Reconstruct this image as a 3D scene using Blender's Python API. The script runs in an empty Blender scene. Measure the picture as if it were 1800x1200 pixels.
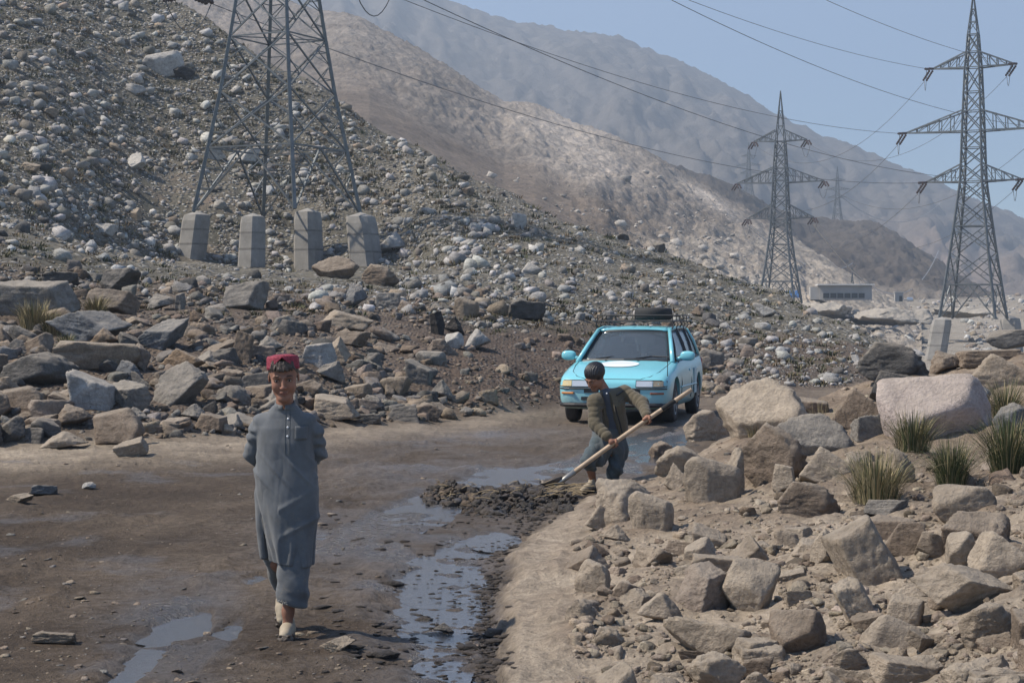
import bpy, math, random
import numpy as np
from mathutils import Vector, Matrix
from mathutils.bvhtree import BVHTree

# ------------------------------------------------------------------ camera, sky, sun, exposure
scene = bpy.context.scene
FPX, HOR, CXP, EYE = 3200.0, 552.0, 900.0, 1.62     # focal length in px of the 1800 px photograph, horizon row, centre column, eye height
cam_data = bpy.data.cameras.new("camera")
cam_data.sensor_width = 36.0
cam_data.lens = 36.0 * FPX / 1800.0
cam_data.shift_y = -(600.0 - HOR) / 1800.0
cam_data.clip_start = 0.1
cam_data.clip_end = 20000.0
cam = bpy.data.objects.new("camera", cam_data)
scene.collection.objects.link(cam)
cam.location = (0, 0, EYE)
cam.rotation_euler = (math.radians(90), 0, 0)
scene.camera = cam

SUN_DIR = Vector((-0.80, -0.10, 0.98)).normalized()      # towards the sun: left and high
sun_el = math.asin(SUN_DIR.z)
sun_rot = math.atan2(SUN_DIR.x, SUN_DIR.y)
world = bpy.data.worlds.new("World")
scene.world = world
world.use_nodes = True
wn = world.node_tree
wn.nodes.clear()
w_out = wn.nodes.new("ShaderNodeOutputWorld")
w_bg = wn.nodes.new("ShaderNodeBackground")
w_sky = wn.nodes.new("ShaderNodeTexSky")
w_sky.sky_type = 'NISHITA'
w_sky.sun_disc = False
w_sky.sun_elevation = sun_el
w_sky.sun_rotation = sun_rot
w_sky.altitude = 2200
w_sky.air_density = 1.0
w_sky.dust_density = 0.3
w_sky.ozone_density = 4.0
w_bg.inputs["Strength"].default_value = 0.118
wn.links.new(w_sky.outputs[0], w_bg.inputs[0])
wn.links.new(w_bg.outputs[0], w_out.inputs[0])

sun_data = bpy.data.lights.new("sun", 'SUN')
sun_data.energy = 5.0
sun_data.angle = math.radians(0.6)
sun_data.color = (1.0, 0.91, 0.78)
sun = bpy.data.objects.new("sun", sun_data)
scene.collection.objects.link(sun)
sun.rotation_euler = SUN_DIR.to_track_quat('Z', 'Y').to_euler()

scene.view_settings.view_transform = 'Standard'
scene.view_settings.look = 'None'
scene.view_settings.exposure = 0.62
scene.view_settings.gamma = 1.0
scene.view_settings.use_curve_mapping = False
scene.cycles.max_bounces = 5
scene.cycles.diffuse_bounces = 2
scene.cycles.glossy_bounces = 3
scene.cycles.transmission_bounces = 4
scene.cycles.transparent_max_bounces = 8
scene.cycles.volume_bounces = 0
scene.cycles.use_denoising = True
scene.cycles.caustics_reflective = False
scene.cycles.caustics_refractive = False

# ------------------------------------------------------------------ small helpers
COL = scene.collection
RNG = np.random.default_rng(7)


def h3(ix, iy, iz, seed):
    n = (ix.astype(np.int64) * 374761393 + iy.astype(np.int64) * 668265263 + iz.astype(np.int64) * 2147483647 + seed * 974634777) & 0xFFFFFFFF
    n = ((n ^ (n >> 13)) * 1274126177) & 0xFFFFFFFF
    n = ((n ^ (n >> 15)) * 2246822519) & 0xFFFFFFFF
    return ((n ^ (n >> 16)) & 0xFFFFFF).astype(np.float64) / float(0xFFFFFF)


def vn(p, seed=0):
    """value noise in -1..1 at the points p (N,3)"""
    i = np.floor(p).astype(np.int64)
    f = p - i
    f = f * f * (3 - 2 * f)
    r = 0
    for dx in (0, 1):
        wx = f[:, 0] if dx else 1 - f[:, 0]
        for dy in (0, 1):
            wy = f[:, 1] if dy else 1 - f[:, 1]
            for dz in (0, 1):
                wz = f[:, 2] if dz else 1 - f[:, 2]
                r = r + wx * wy * wz * h3(i[:, 0] + dx, i[:, 1] + dy, i[:, 2] + dz, seed)
    return r * 2 - 1


def fbm(p, octv=4, seed=0, gain=0.5):
    a, s, t = 1.0, 0, 0
    p = np.array(p, dtype=np.float64)
    for k in range(octv):
        s = s + a * vn(p, seed + 17 * k)
        t += a
        a *= gain
        p = p * 2.03 + 11.7
    return s / t


def n2(x, y, sx, sy=None, octv=4, seed=0, gain=0.5):
    x = np.asarray(x, float).ravel(); y = np.asarray(y, float).ravel()
    return fbm(np.stack([x / sx, y / (sy or sx), np.zeros_like(x) + seed * 3.3], 1), octv, seed, gain)


def sstep(a, b, x):
    t = np.clip((x - a) / (b - a), 0, 1)
    return t * t * (3 - 2 * t)


def P(px, py, Y):
    """the point that shows at photo pixel (px, py) and stands Y metres away"""
    return Vector(((px - CXP) * Y / FPX, Y, EYE - (py - HOR) * Y / FPX))


def fast_mesh(name, V, F, cols=None, attrs=None, smooth=False):
    """V (N,3), F (M,3) or (M,4) integer array, or a list of those"""
    me = bpy.data.meshes.new(name)
    V = np.asarray(V, dtype=np.float32)
    Fs = [np.asarray(f, dtype=np.int32) for f in (F if isinstance(F, list) else [F])]
    Fs = [f for f in Fs if len(f)]
    me.vertices.add(len(V))
    me.vertices.foreach_set("co", V.ravel())
    tot = sum(f.size for f in Fs)
    npol = sum(len(f) for f in Fs)
    me.loops.add(tot)
    me.loops.foreach_set("vertex_index", np.concatenate([f.ravel() for f in Fs]))
    me.polygons.add(npol)
    ls, st = [], 0
    for f in Fs:
        k = f.shape[1]
        ls.append(st + np.arange(len(f)) * k)
        st += f.size
    me.polygons.foreach_set("loop_start", np.concatenate(ls).astype(np.int32))
    me.update(calc_edges=True)
    me.validate()
    if smooth:
        me.polygons.foreach_set("use_smooth", np.ones(len(me.polygons), dtype=bool))
    if cols is not None:
        a = me.color_attributes.new("col", 'FLOAT_COLOR', 'POINT')
        c = np.ones((len(V), 4), dtype=np.float32)
        c[:, :3] = cols
        a.data.foreach_set("color", c.ravel())
    for k, v in (attrs or {}).items():
        a = me.attributes.new(k, 'FLOAT', 'POINT')
        a.data.foreach_set("value", np.asarray(v, dtype=np.float32))
    return me


def link(name, me, mat=None, parent=None, loc=None, rot=None, scale=None):
    o = bpy.data.objects.new(name, me)
    COL.objects.link(o)
    if mat is not None and me is not None and len(me.materials) == 0:
        me.materials.append(mat)
    if parent is not None:
        o.parent = parent
    if loc is not None:
        o.location = loc
    if rot is not None:
        o.rotation_euler = rot
    if scale is not None:
        o.scale = scale
    return o


def tag(o, label=None, cat=None, group=None, kind=None):
    if label: o['label'] = label
    if cat: o['category'] = cat
    if group: o['group'] = group
    if kind: o['kind'] = kind
    return o


def empty(name, loc, label=None, cat=None, group=None, rz=0):
    o = bpy.data.objects.new(name, None)
    COL.objects.link(o)
    o.empty_display_size = 0.2
    o.location = loc
    o.rotation_euler = (0, 0, rz)
    return tag(o, label, cat, group)


class MB:
    """collects simple solids and links them as one mesh"""
    def __init__(self):
        self.v, self.f = [], []

    def add(self, V, F):
        n = len(self.v)
        self.v += [tuple(p) for p in V]
        self.f += [tuple(i + n for i in f) for f in F]
        return self

    def box(self, c, s, R=None):
        V = []
        for z in (-.5, .5):
            for x, y in ((-.5, -.5), (.5, -.5), (.5, .5), (-.5, .5)):
                q = Vector((x * s[0], y * s[1], z * s[2]))
                if R is not None:
                    q = R @ q
                V.append(q + Vector(c))
        return self.add(V, [(3, 2, 1, 0), (4, 5, 6, 7), (0, 1, 5, 4), (1, 2, 6, 5), (2, 3, 7, 6), (3, 0, 4, 7)])

    def bar(self, a, b, w, h=None):
        a, b = Vector(a), Vector(b)
        d = b - a
        R = d.to_track_quat('Z', 'Y').to_matrix()
        return self.box((a + b) / 2, (w, h or w, d.length), R)

    def tube(self, pts, r, n=8, caps=True, closed=False):
        pts = [Vector(p) for p in pts]
        m = len(pts)
        rs = r if isinstance(r, (list, tuple)) else [r] * m
        V, F = [], []
        up = Vector((0, 0, 1))
        for i, p in enumerate(pts):
            if closed:
                t = pts[(i + 1) % m] - pts[i - 1]
            else:
                t = pts[min(i + 1, m - 1)] - pts[max(i - 1, 0)]
            t.normalize()
            u = t.cross(up)
            if u.length < 1e-3:
                u = t.cross(Vector((1, 0, 0)))
            u.normalize()
            w = u.cross(t)
            for k in range(n):
                a = 2 * math.pi * k / n
                V.append(p + (u * math.cos(a) + w * math.sin(a)) * rs[i])
        seg = m if closed else m - 1
        for i in range(seg):
            for k in range(n):
                a0, a1 = i * n + k, i * n + (k + 1) % n
                b0, b1 = ((i + 1) % m) * n + k, ((i + 1) % m) * n + (k + 1) % n
                F.append((a0, b0, b1, a1))
        if caps and not closed:
            F.append(tuple(range(n)))
            F.append(tuple((m - 1) * n + k for k in range(n - 1, -1, -1)))
        return self.add(V, F)

    def build(self, name, mat, parent=None, smooth=False, bevel=0, sub=0, **kw):
        me = bpy.data.meshes.new(name)
        me.from_pydata([tuple(p) for p in self.v], [], self.f)
        me.update()
        if smooth:
            for p in me.polygons: p.use_smooth = True
        o = link(name, me, mat, parent, **kw)
        if bevel:
            m = o.modifiers.new("bevel", 'BEVEL'); m.width = bevel; m.segments = 2; m.limit_method = 'ANGLE'
        if sub:
            m = o.modifiers.new("sub", 'SUBSURF'); m.levels = sub; m.render_levels = sub
        return o


# ------------------------------------------------------------------ materials
def new_mat(name):
    m = bpy.data.materials.new(name)
    m.use_nodes = True
    nt = m.node_tree
    return m, nt, nt.nodes["Principled BSDF"]


def nnode(nt, kind, **props):
    n = nt.nodes.new(kind)
    for k, v in props.items():
        setattr(n, k, v)
    return n


def noise(nt, scale, detail=6, rough=0.6, vec=None, dist=0.0):
    n = nnode(nt, "ShaderNodeTexNoise")
    n.inputs["Scale"].default_value = scale
    n.inputs["Detail"].default_value = detail
    n.inputs["Roughness"].default_value = rough
    n.inputs["Distortion"].default_value = dist
    if vec is not None:
        nt.links.new(vec, n.inputs["Vector"])
    return n.outputs["Fac"]


def mathn(nt, op, a, b=None, c=None, clamp=False):
    n = nnode(nt, "ShaderNodeMath", operation=op, use_clamp=clamp)
    for i, v in enumerate((a, b, c)):
        if v is None: continue
        if isinstance(v, (int, float)):
            n.inputs[i].default_value = v
        else:
            nt.links.new(v, n.inputs[i])
    return n.outputs[0]


def mixc(nt, fac, a, b, blend='MIX'):
    n = nnode(nt, "ShaderNodeMix", data_type='RGBA', blend_type=blend)
    for i, v in ((0, fac), (6, a), (7, b)):
        if isinstance(v, (int, float)):
            n.inputs[i].default_value = v
        elif isinstance(v, (tuple, list)):
            n.inputs[i].default_value = (*v[:3], 1)
        else:
            nt.links.new(v, n.inputs[i])
    return n.outputs[2]


def ramp(nt, fac, stops):
    n = nnode(nt, "ShaderNodeValToRGB")
    cr = n.color_ramp
    while len(cr.elements) < len(stops):
        cr.elements.new(0.5)
    for e, (p, c) in zip(cr.elements, stops):
        e.position = p
        e.color = (*c, 1) if isinstance(c, (tuple, list)) else (c, c, c, 1)
    nt.links.new(fac, n.inputs[0])
    return n.outputs[0]


def bump(nt, bsdf, height, strength=0.5, dist=0.02, prev=None):
    b = nnode(nt, "ShaderNodeBump")
    b.inputs["Strength"].default_value = strength
    b.inputs["Distance"].default_value = dist
    nt.links.new(height, b.inputs["Height"])
    if prev is not None:
        nt.links.new(prev, b.inputs["Normal"])
    if bsdf is not None:
        nt.links.new(b.outputs[0], bsdf.inputs["Normal"])
    return b.outputs[0]


def plain(name, col, rough=0.6, metal=0.0, var=0.0, scale=8.0, bmp=0.0, bscale=60.0, bdist=0.005, coord="Object", coat=0.0):
    m, nt, b = new_mat(name)
    tc = nnode(nt, "ShaderNodeTexCoord")
    b.inputs["Base Color"].default_value = (*col, 1)
    b.inputs["Roughness"].default_value = rough
    b.inputs["Metallic"].default_value = metal
    if coat:
        b.inputs["Coat Weight"].default_value = coat
    if var:
        f = noise(nt, scale, 6, 0.65, tc.outputs[coord])
        lo = tuple(c * (1 - var) for c in col)
        hi = tuple(min(1, c * (1 + var)) for c in col)
        nt.links.new(ramp(nt, f, [(0.3, lo), (0.7, hi)]), b.inputs["Base Color"])
    if bmp:
        f = noise(nt, bscale, 5, 0.6, tc.outputs[coord])
        bump(nt, b, f, bmp, bdist)
    return m


def rock_material(name, per_object, fine=1.0):
    """stone: its colour comes from the object (or from the colour attribute of a joined scatter)"""
    m, nt, b = new_mat(name)
    if per_object:
        base = nnode(nt, "ShaderNodeObjectInfo").outputs["Color"]
    else:
        base = nnode(nt, "ShaderNodeAttribute", attribute_name="col").outputs["Color"]
    geo = nnode(nt, "ShaderNodeNewGeometry")
    pos = geo.outputs["Position"]
    n1 = noise(nt, 2.6 * fine, 8, 0.62, pos)
    n2_ = noise(nt, 18 * fine, 6, 0.7, pos)
    # bedding: stretched noise on a tilted axis
    mp = nnode(nt, "ShaderNodeMapping")
    mp.inputs["Rotation"].default_value = (0.5, 0.35, 0.2)
    mp.inputs["Scale"].default_value = (1.2 * fine, 1.2 * fine, 14 * fine)
    if per_object:
        # dry dust lying on whatever faces up
        sz = nnode(nt, "ShaderNodeSeparateXYZ"); nt.links.new(geo.outputs["Normal"], sz.inputs[0])
        up_ = ramp(nt, mathn(nt, 'ADD', mathn(nt, 'MULTIPLY', sz.outputs[2], .6), mathn(nt, 'MULTIPLY', n1, .6)), [(.45, 0.0), (.95, .55)])
    if per_object:
        nt.links.new(nnode(nt, "ShaderNodeTexCoord").outputs["Object"], mp.inputs[0])
        mp.inputs["Rotation"].default_value = (0.35, 0.5, 0.2)
        mp.inputs["Scale"].default_value = (1.0, 1.0, 6.0)
    else:
        nt.links.new(pos, mp.inputs[0])
    n3 = noise(nt, 1.5, 5, 0.6, mp.outputs[0])
    c1 = mixc(nt, 1.0, base, ramp(nt, n1, [(0.30, 0.66), (0.52, 1.0), (0.75, 1.32)]), 'MULTIPLY')
    c2 = mixc(nt, 1.0, c1, ramp(nt, n2_, [(0.32, 0.72), (0.55, 1.0), (0.72, 1.2)]), 'MULTIPLY')
    c3 = mixc(nt, 0.4, c2, ramp(nt, n3, [(0.35, 0.75), (0.6, 1.15)]), 'MULTIPLY')
    if per_object:
        c3 = mixc(nt, up_, c3, (.33, .285, .23))
    nt.links.new(c3, b.inputs["Base Color"])
    b.inputs["Roughness"].default_value = 0.9
    b.inputs["Specular IOR Level"].default_value = 0.25
    h = mathn(nt, 'ADD', mathn(nt, 'MULTIPLY', n1, 0.7), mathn(nt, 'ADD', mathn(nt, 'MULTIPLY', n2_, 0.25), mathn(nt, 'MULTIPLY', n3, 0.15)))
    n4 = noise(nt, 70 * fine, 4, 0.7, pos)
    h = mathn(nt, 'ADD', h, mathn(nt, 'MULTIPLY', n4, 0.08))
    bump(nt, b, h, 1.0, 0.16 / fine)
    return m


def ground_material(name, fine=1.0, bd=0.055, stones=0.0, scale=4.0):
    """soil: colour and wetness come from attributes, grain from noise"""
    m, nt, b = new_mat(name)
    base = nnode(nt, "ShaderNodeAttribute", attribute_name="col").outputs["Color"]
    wet = nnode(nt, "ShaderNodeAttribute", attribute_name="wet").outputs["Fac"]
    pos = nnode(nt, "ShaderNodeNewGeometry").outputs["Position"]
    a = noise(nt, 1.3 * fine, 8, 0.7, pos)
    c = noise(nt, 14 * fine, 7, 0.72, pos)
    d = noise(nt, 60 * fine, 4, 0.7, pos)
    col = mixc(nt, 1.0, base, ramp(nt, a, [(0.3, 0.72), (0.5, 1.0), (0.72, 1.3)]), 'MULTIPLY')
    col = mixc(nt, 1.0, col, ramp(nt, c, [(0.3, 0.62), (0.5, 1.0), (0.7, 1.35)]), 'MULTIPLY')
    col = mixc(nt, 0.8, col, ramp(nt, d, [(0.3, 0.8), (0.7, 1.2)]), 'MULTIPLY')
    vh = None
    if stones:
        vt = nnode(nt, "ShaderNodeTexVoronoi"); vt.inputs["Scale"].default_value = scale; nt.links.new(pos, vt.inputs["Vector"])
        vt.inputs["Randomness"].default_value = 1.0
        sp = nnode(nt, "ShaderNodeSeparateColor"); nt.links.new(vt.outputs["Color"], sp.inputs[0])
        is_stone = ramp(nt, sp.outputs[0], [(.48, 0.0), (.52, 1.0)])
        rnd = ramp(nt, sp.outputs[1], [(0.0, (.15, .142, .13)), (.5, (.27, .258, .24)), (1.0, (.42, .405, .38))])
        inner = ramp(nt, vt.outputs["Distance"], [(.34, 1.0), (.46, 0.0)])
        f = mathn(nt, 'MULTIPLY', mathn(nt, 'MULTIPLY', is_stone, inner), stones)
        col = mixc(nt, f, col, rnd)
        vh = mathn(nt, 'MULTIPLY', mathn(nt, 'SUBTRACT', .6, vt.outputs["Distance"]), mathn(nt, 'ADD', mathn(nt, 'MULTIPLY', is_stone, 3.0), .6))
    dark = mixc(nt, 1.0, col, (0.62, 0.60, 0.60), 'MULTIPLY')
    w2 = mathn(nt, 'ADD', wet, mathn(nt, 'MULTIPLY', mathn(nt, 'SUBTRACT', c, 0.5), 1.2), clamp=True)
    w3 = mathn(nt, 'MULTIPLY', w2, mathn(nt, 'GREATER_THAN', wet, 0.01))
    nt.links.new(mixc(nt, w3, col, dark), b.inputs["Base Color"])
    nt.links.new(mathn(nt, 'SUBTRACT', 0.95, mathn(nt, 'MULTIPLY', w3, 0.70)), b.inputs["Roughness"])
    nt.links.new(mathn(nt, 'ADD', .25, mathn(nt, 'MULTIPLY', w3, .65)), b.inputs["Specular IOR Level"])
    h = mathn(nt, 'ADD', mathn(nt, 'MULTIPLY', c, 1.0), mathn(nt, 'MULTIPLY', d, 0.3))
    if vh is not None:
        h = mathn(nt, 'ADD', h, vh)
    bump(nt, b, h, 1.0, bd)
    return m


M = {}
M['rock'] = rock_material("weathered_stone", True, 2.0)
M['rock_scatter'] = rock_material("scattered_stone", False, 1.0)
M['soil'] = ground_material("soil")
M['scree'] = ground_material("stony_slope_soil", 0.6, 0.10, .95, 3.6)
M['rubble_soil'] = ground_material("rubbly_soil", 1.0, 0.045, .35, 13.0)
M['far_soil'] = ground_material("mountain_soil", 0.03, 1.2)

# ------------------------------------------------------------------ terrain
# stations across every line of sight: foot of the bank, mid bank, bank top, terrace end, three on the slope, crest
T_PX = np.array([-900, -300, 0, 300, 520, 700, 850, 1000, 1160, 1350, 1480, 1580, 1660, 1900, 2600], float)


def zz(py, Y):
    return EYE - (py - HOR) * Y / FPX


_st = {   # px: [(Y, py or None, z)] : foot, mid, top, terrace end, slope 1, slope 2, crest
    -900: [(17, None, 0), (20, None, 1.2), (26, None, 2.6), (45, None, 5.0), (62, None, 10), (85, None, 20), (125, None, 38)],
    -300: [(19, None, 0), (23, None, 1.1), (30, None, 2.4), (45, None, 4.2), (65, None, 8.5), (88, None, 17), (130, None, 34)],
    0: [(21.8, None, 0), (26, 645, 0), (32, 535, 0), (50, 428, 0), (80, 385, 0), (105, 200, 0), (140, -90, 0)],
    300: [(22.6, None, 0), (27, 645, 0), (33, 550, 0), (58, 474, 0), (99, 466, 0), (118, 250, 0), (141, 0, 0)],
    520: [(24, None, 0), (28, 645, 0), (34, 565, 0), (60, 490, 0), (102, 478, 0), (115, 310, 0), (131, 135, 0)],
    700: [(26.2, None, 0), (31, 650, 0), (38, 568, 0), (60, 496, 0), (98, 466, 0), (112, 350, 0), (128, 241, 0)],
    850: [(28.3, None, 0), (32, 650, 0), (36, 600, 0), (48, 530, 0), (65, 490, 0), (96, 420, 0), (125, 322, 0)],
    1000: [(31.8, None, 0), (35, 645, 0), (40, 598, 0), (50, 552, 0), (65, 503, 0), (90, 443, 0), (122, 395, 0)],
    1160: [(34.5, None, 0), (41, 645, 0), (47, 605, 0), (58, 556, 0), (78, 503, 0), (95, 470, 0), (112, 445, 0)],
    1350: [(37.0, None, 0), (42, 652, 0), (52, 605, 0), (64, 570, 0), (78, 545, 0), (90, 528, 0), (100, 512, 0)],
    1480: [(40, None, 0), (46, 645, 0), (54, 610, 0), (62, 595, 0), (70, 585, 0), (76, 578, 0), (82, 572, 0)],
    1580: [(44, None, 0), (50, 645, 0), (56, 634, 0), (60, 630, 0), (64, 627, 0), (68, 625, 0), (72, 623, 0)],
    1660: [(48, None, -.3), (52, None, -.5), (56, None, -.7), (60, None, -.9), (64, None, -1.1), (68, None, -1.3), (72, None, -1.5)],
    1900: [(48, None, -.2), (52, None, -.4), (56, None, -.6), (60, None, -.9), (64, None, -1.1), (68, None, -1.3), (72, None, -1.5)],
    2600: [(48, None, 0), (52, None, -.2), (56, None, -.4), (60, None, -.6), (64, None, -.9), (68, None, -1.1), (72, None, -1.2)],
}
ST_Y = np.zeros((len(T_PX), 12)); ST_Z = np.zeros((len(T_PX), 12))
for _i, _px in enumerate(T_PX):
    row = [(1.5, 0.0), (8.0, 0.0)] + [(Y, z if py is None else zz(py, Y)) for Y, py, z in _st[int(_px)]]
    Yc, Zc = row[-1]
    drop = max(3.0, 0.25 * Zc)
    row += [(Yc + 10, Zc - drop * 0.5), (Yc + 40, min(Zc - drop, -2.0) if Zc < 8 else Zc * 0.55), (max(190.0, Yc + 60), -4.0)]
    ST_Y[_i] = [r[0] for r in row]; ST_Z[_i] = [r[1] for r in row]


def station_rows(px):
    px = np.clip(px, T_PX[0], T_PX[-1])
    k = np.clip(np.searchsorted(T_PX, px) - 1, 0, len(T_PX) - 2)
    t = (px - T_PX[k]) / (T_PX[k + 1] - T_PX[k])
    t = t * t * (3 - 2 * t) * 0.5 + t * 0.5
    t = t[:, None]
    return ST_Y[k] * (1 - t) + ST_Y[k + 1] * t, ST_Z[k] * (1 - t) + ST_Z[k + 1] * t


def slope_z(px, Y):
    SY, SZ = station_rows(px)
    out = np.full(len(px), -4.0)
    for j in range(SY.shape[1] - 1):
        m = (Y >= SY[:, j]) & (Y < SY[:, j + 1])
        t = (Y[m] - SY[m, j]) / (SY[m, j + 1] - SY[m, j])
        out[m] = SZ[m, j] * (1 - t) + SZ[m, j + 1] * t
    out[Y < SY[:, 0]] = 0
    far = Y >= SY[:, -1]
    # the valley floor rises again beyond 200 m
    out[far] = np.interp(Y[far], [190, 215, 280, 350, 430, 460, 560, 700], [-4, -3.3, -2.6, -0.6, 4.0, 5.0, 7.0, 9.0])
    return out, SY


H_PX = np.array([800, 1000, 1150, 1300, 1450, 1600, 1800, 2400], float)
H_Y = np.array([3, 8, 11, 14, 16, 19, 22, 25, 30, 40], float)
H_Z = np.array([
    [.05, .06, .06, .02, 0, 0, 0, 0, 0, 0],
    [.06, .07, .08, .03, 0, 0, 0, 0, 0, 0],
    [.07, .08, .13, .20, .20, 0, 0, 0, 0, 0],
    [.08, .10, .22, .32, .38, .38, .10, 0, 0, 0],
    [.10, .16, .33, .41, .49, .60, .62, .3, 0, 0],
    [.15, .24, .37, .46, .58, .80, .95, .8, .1, 0],
    [.22, .38, .50, .58, .68, .98, 1.20, 1.15, .6, 0],
    [.30, .55, .80, 1.0, 1.2, 1.5, 1.8, 1.9, 1.5, .5]])


def heap_edge(Y):
    return np.interp(Y, [4, 8, 10, 12, 14, 15.8, 17, 19, 22, 26, 40], [900, 878, 866, 890, 945, 1010, 1130, 1200, 1260, 1330, 1500])


def heap_z(px, Y):
    i = np.clip(np.searchsorted(H_PX, px) - 1, 0, len(H_PX) - 2)
    t = np.clip((px - H_PX[i]) / (H_PX[i + 1] - H_PX[i]), 0, 1)
    j = np.clip(np.searchsorted(H_Y, Y) - 1, 0, len(H_Y) - 2)
    s = np.clip((Y - H_Y[j]) / (H_Y[j + 1] - H_Y[j]), 0, 1)
    z = (H_Z[i, j] * (1 - t) + H_Z[i + 1, j] * t) * (1 - s) + (H_Z[i, j + 1] * (1 - t) + H_Z[i + 1, j + 1] * t) * s
    e = heap_edge(Y) + (26 * n2(Y, Y * 0, 0.8, seed=3) + 16 * n2(Y + px * .004, px * .012, 0.16, seed=4)) * np.clip(12 / np.maximum(Y, 1), .3, 1.3)
    m = sstep(e - 16, e + 46, px)
    return z * m + 0.015 * m * n2(Y, px * .01, .3, seed=5), m, e


# puddles on the flat road: (px, py, half width px, half height px, depth)
PUDDLES = [(775, 1010, 62, 34, 1.0), (790, 1062, 72, 44, 1.0), (778, 1150, 42, 60, 1.0), (745, 892, 46, 22, 1.0), (690, 915, 48, 22, .9),
           (612, 942, 48, 18, .8), (868, 945, 34, 12, .9), (905, 832, 62, 13, 1.0), (968, 822, 44, 8, 1.0), (848, 842, 36, 8, .9),
           (1140, 792, 60, 24, .8), (1185, 762, 42, 12, .75), (1105, 822, 26, 12, .8), (858, 728, 36, 5, .8), (905, 722, 25, 4, .8),
           (240, 1160, 24, 40, .62), (365, 1140, 26, 44, .66), (300, 1098, 50, 16, .5), (860, 1110, 16, 40, .6), (452, 1012, 22, 8, .6),
           (665, 1030, 36, 10, .5), (560, 962, 26, 10, .7), (1015, 812, 40, 8, .9), (815, 965, 40, 20, .9), (700, 980, 50, 10, .6), (640, 925, 40, 10, .7),
           (1060, 806, 40, 10, .8), (1215, 745, 40, 8, .7), (820, 1195, 30, 25, .7), (330, 1080, 30, 14, .7), (250, 1120, 22, 14, .7), (395, 1110, 16, 30, .6)]


def puddle_mask(X, Y):
    m = np.zeros(len(X))
    for px, py, a, b, d in PUDDLES:
        Yc = EYE * FPX / (py - HOR)
        Y0 = EYE * FPX / (py + b - HOR); Y1 = EYE * FPX / (py - b - HOR)
        Xc = (px - CXP) * Yc / FPX
        ax = a * Yc / FPX
        ay = (Y1 - Y0) / 2
        yc = (Y1 + Y0) / 2
        near = (np.abs(X - Xc) < 2.2 * ax) & (np.abs(Y - yc) < 2.2 * ay)
        if not near.any(): continue
        r = np.full(len(X), 9.0)
        r[near] = np.sqrt(((X[near] - Xc) / ax) ** 2 + ((Y[near] - yc) / ay) ** 2) + 0.55 * n2(X[near], Y[near], .35, .7, octv=4, seed=61, gain=.65) + 0.25 * n2(X[near], Y[near], .07, .16, octv=2, seed=62)
        m = np.maximum(m, d * sstep(1.6, 0.55, r))
    return m


TRACKS = [[(150, 1300), (330, 1110), (500, 960), (640, 880), (790, 815), (960, 775), (1120, 740), (1250, 712)],
          [(640, 1300), (700, 1120), (745, 980), (790, 900), (880, 838), (1010, 795), (1150, 758), (1260, 722)],
          [(-200, 1200), (60, 1020), (300, 910), (520, 835), (720, 790), (930, 752), (1090, 728)]]
TRACKS = [[((px - CXP) * EYE / (py - HOR), EYE * FPX / (py - HOR)) for px, py in t] for t in TRACKS]


def track_relief(X, Y):
    """tyre ruts pressed into the mud: a groove with raised sides and churned tread"""
    out = np.zeros(len(X))
    for k, t in enumerate(TRACKS):
        ty = np.array([p[1] for p in t]); tx = np.array([p[0] for p in t])
        c = np.interp(Y, ty, tx)
        w = X - c + .10 * n2(Y, Y * 0, 1.6, seed=71 + k)
        on = np.clip(.7 + .8 * n2(X, Y, 2.5, octv=2, seed=81 + k), 0, 1)
        out += on * (-.030 * np.exp(-(w / .13) ** 2) + .020 * np.exp(-((np.abs(w) - .24) / .08) ** 2))
        out += on * .007 * np.sin(Y * 42 + 10 * w) * np.exp(-(w / .11) ** 2)
    return out


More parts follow.
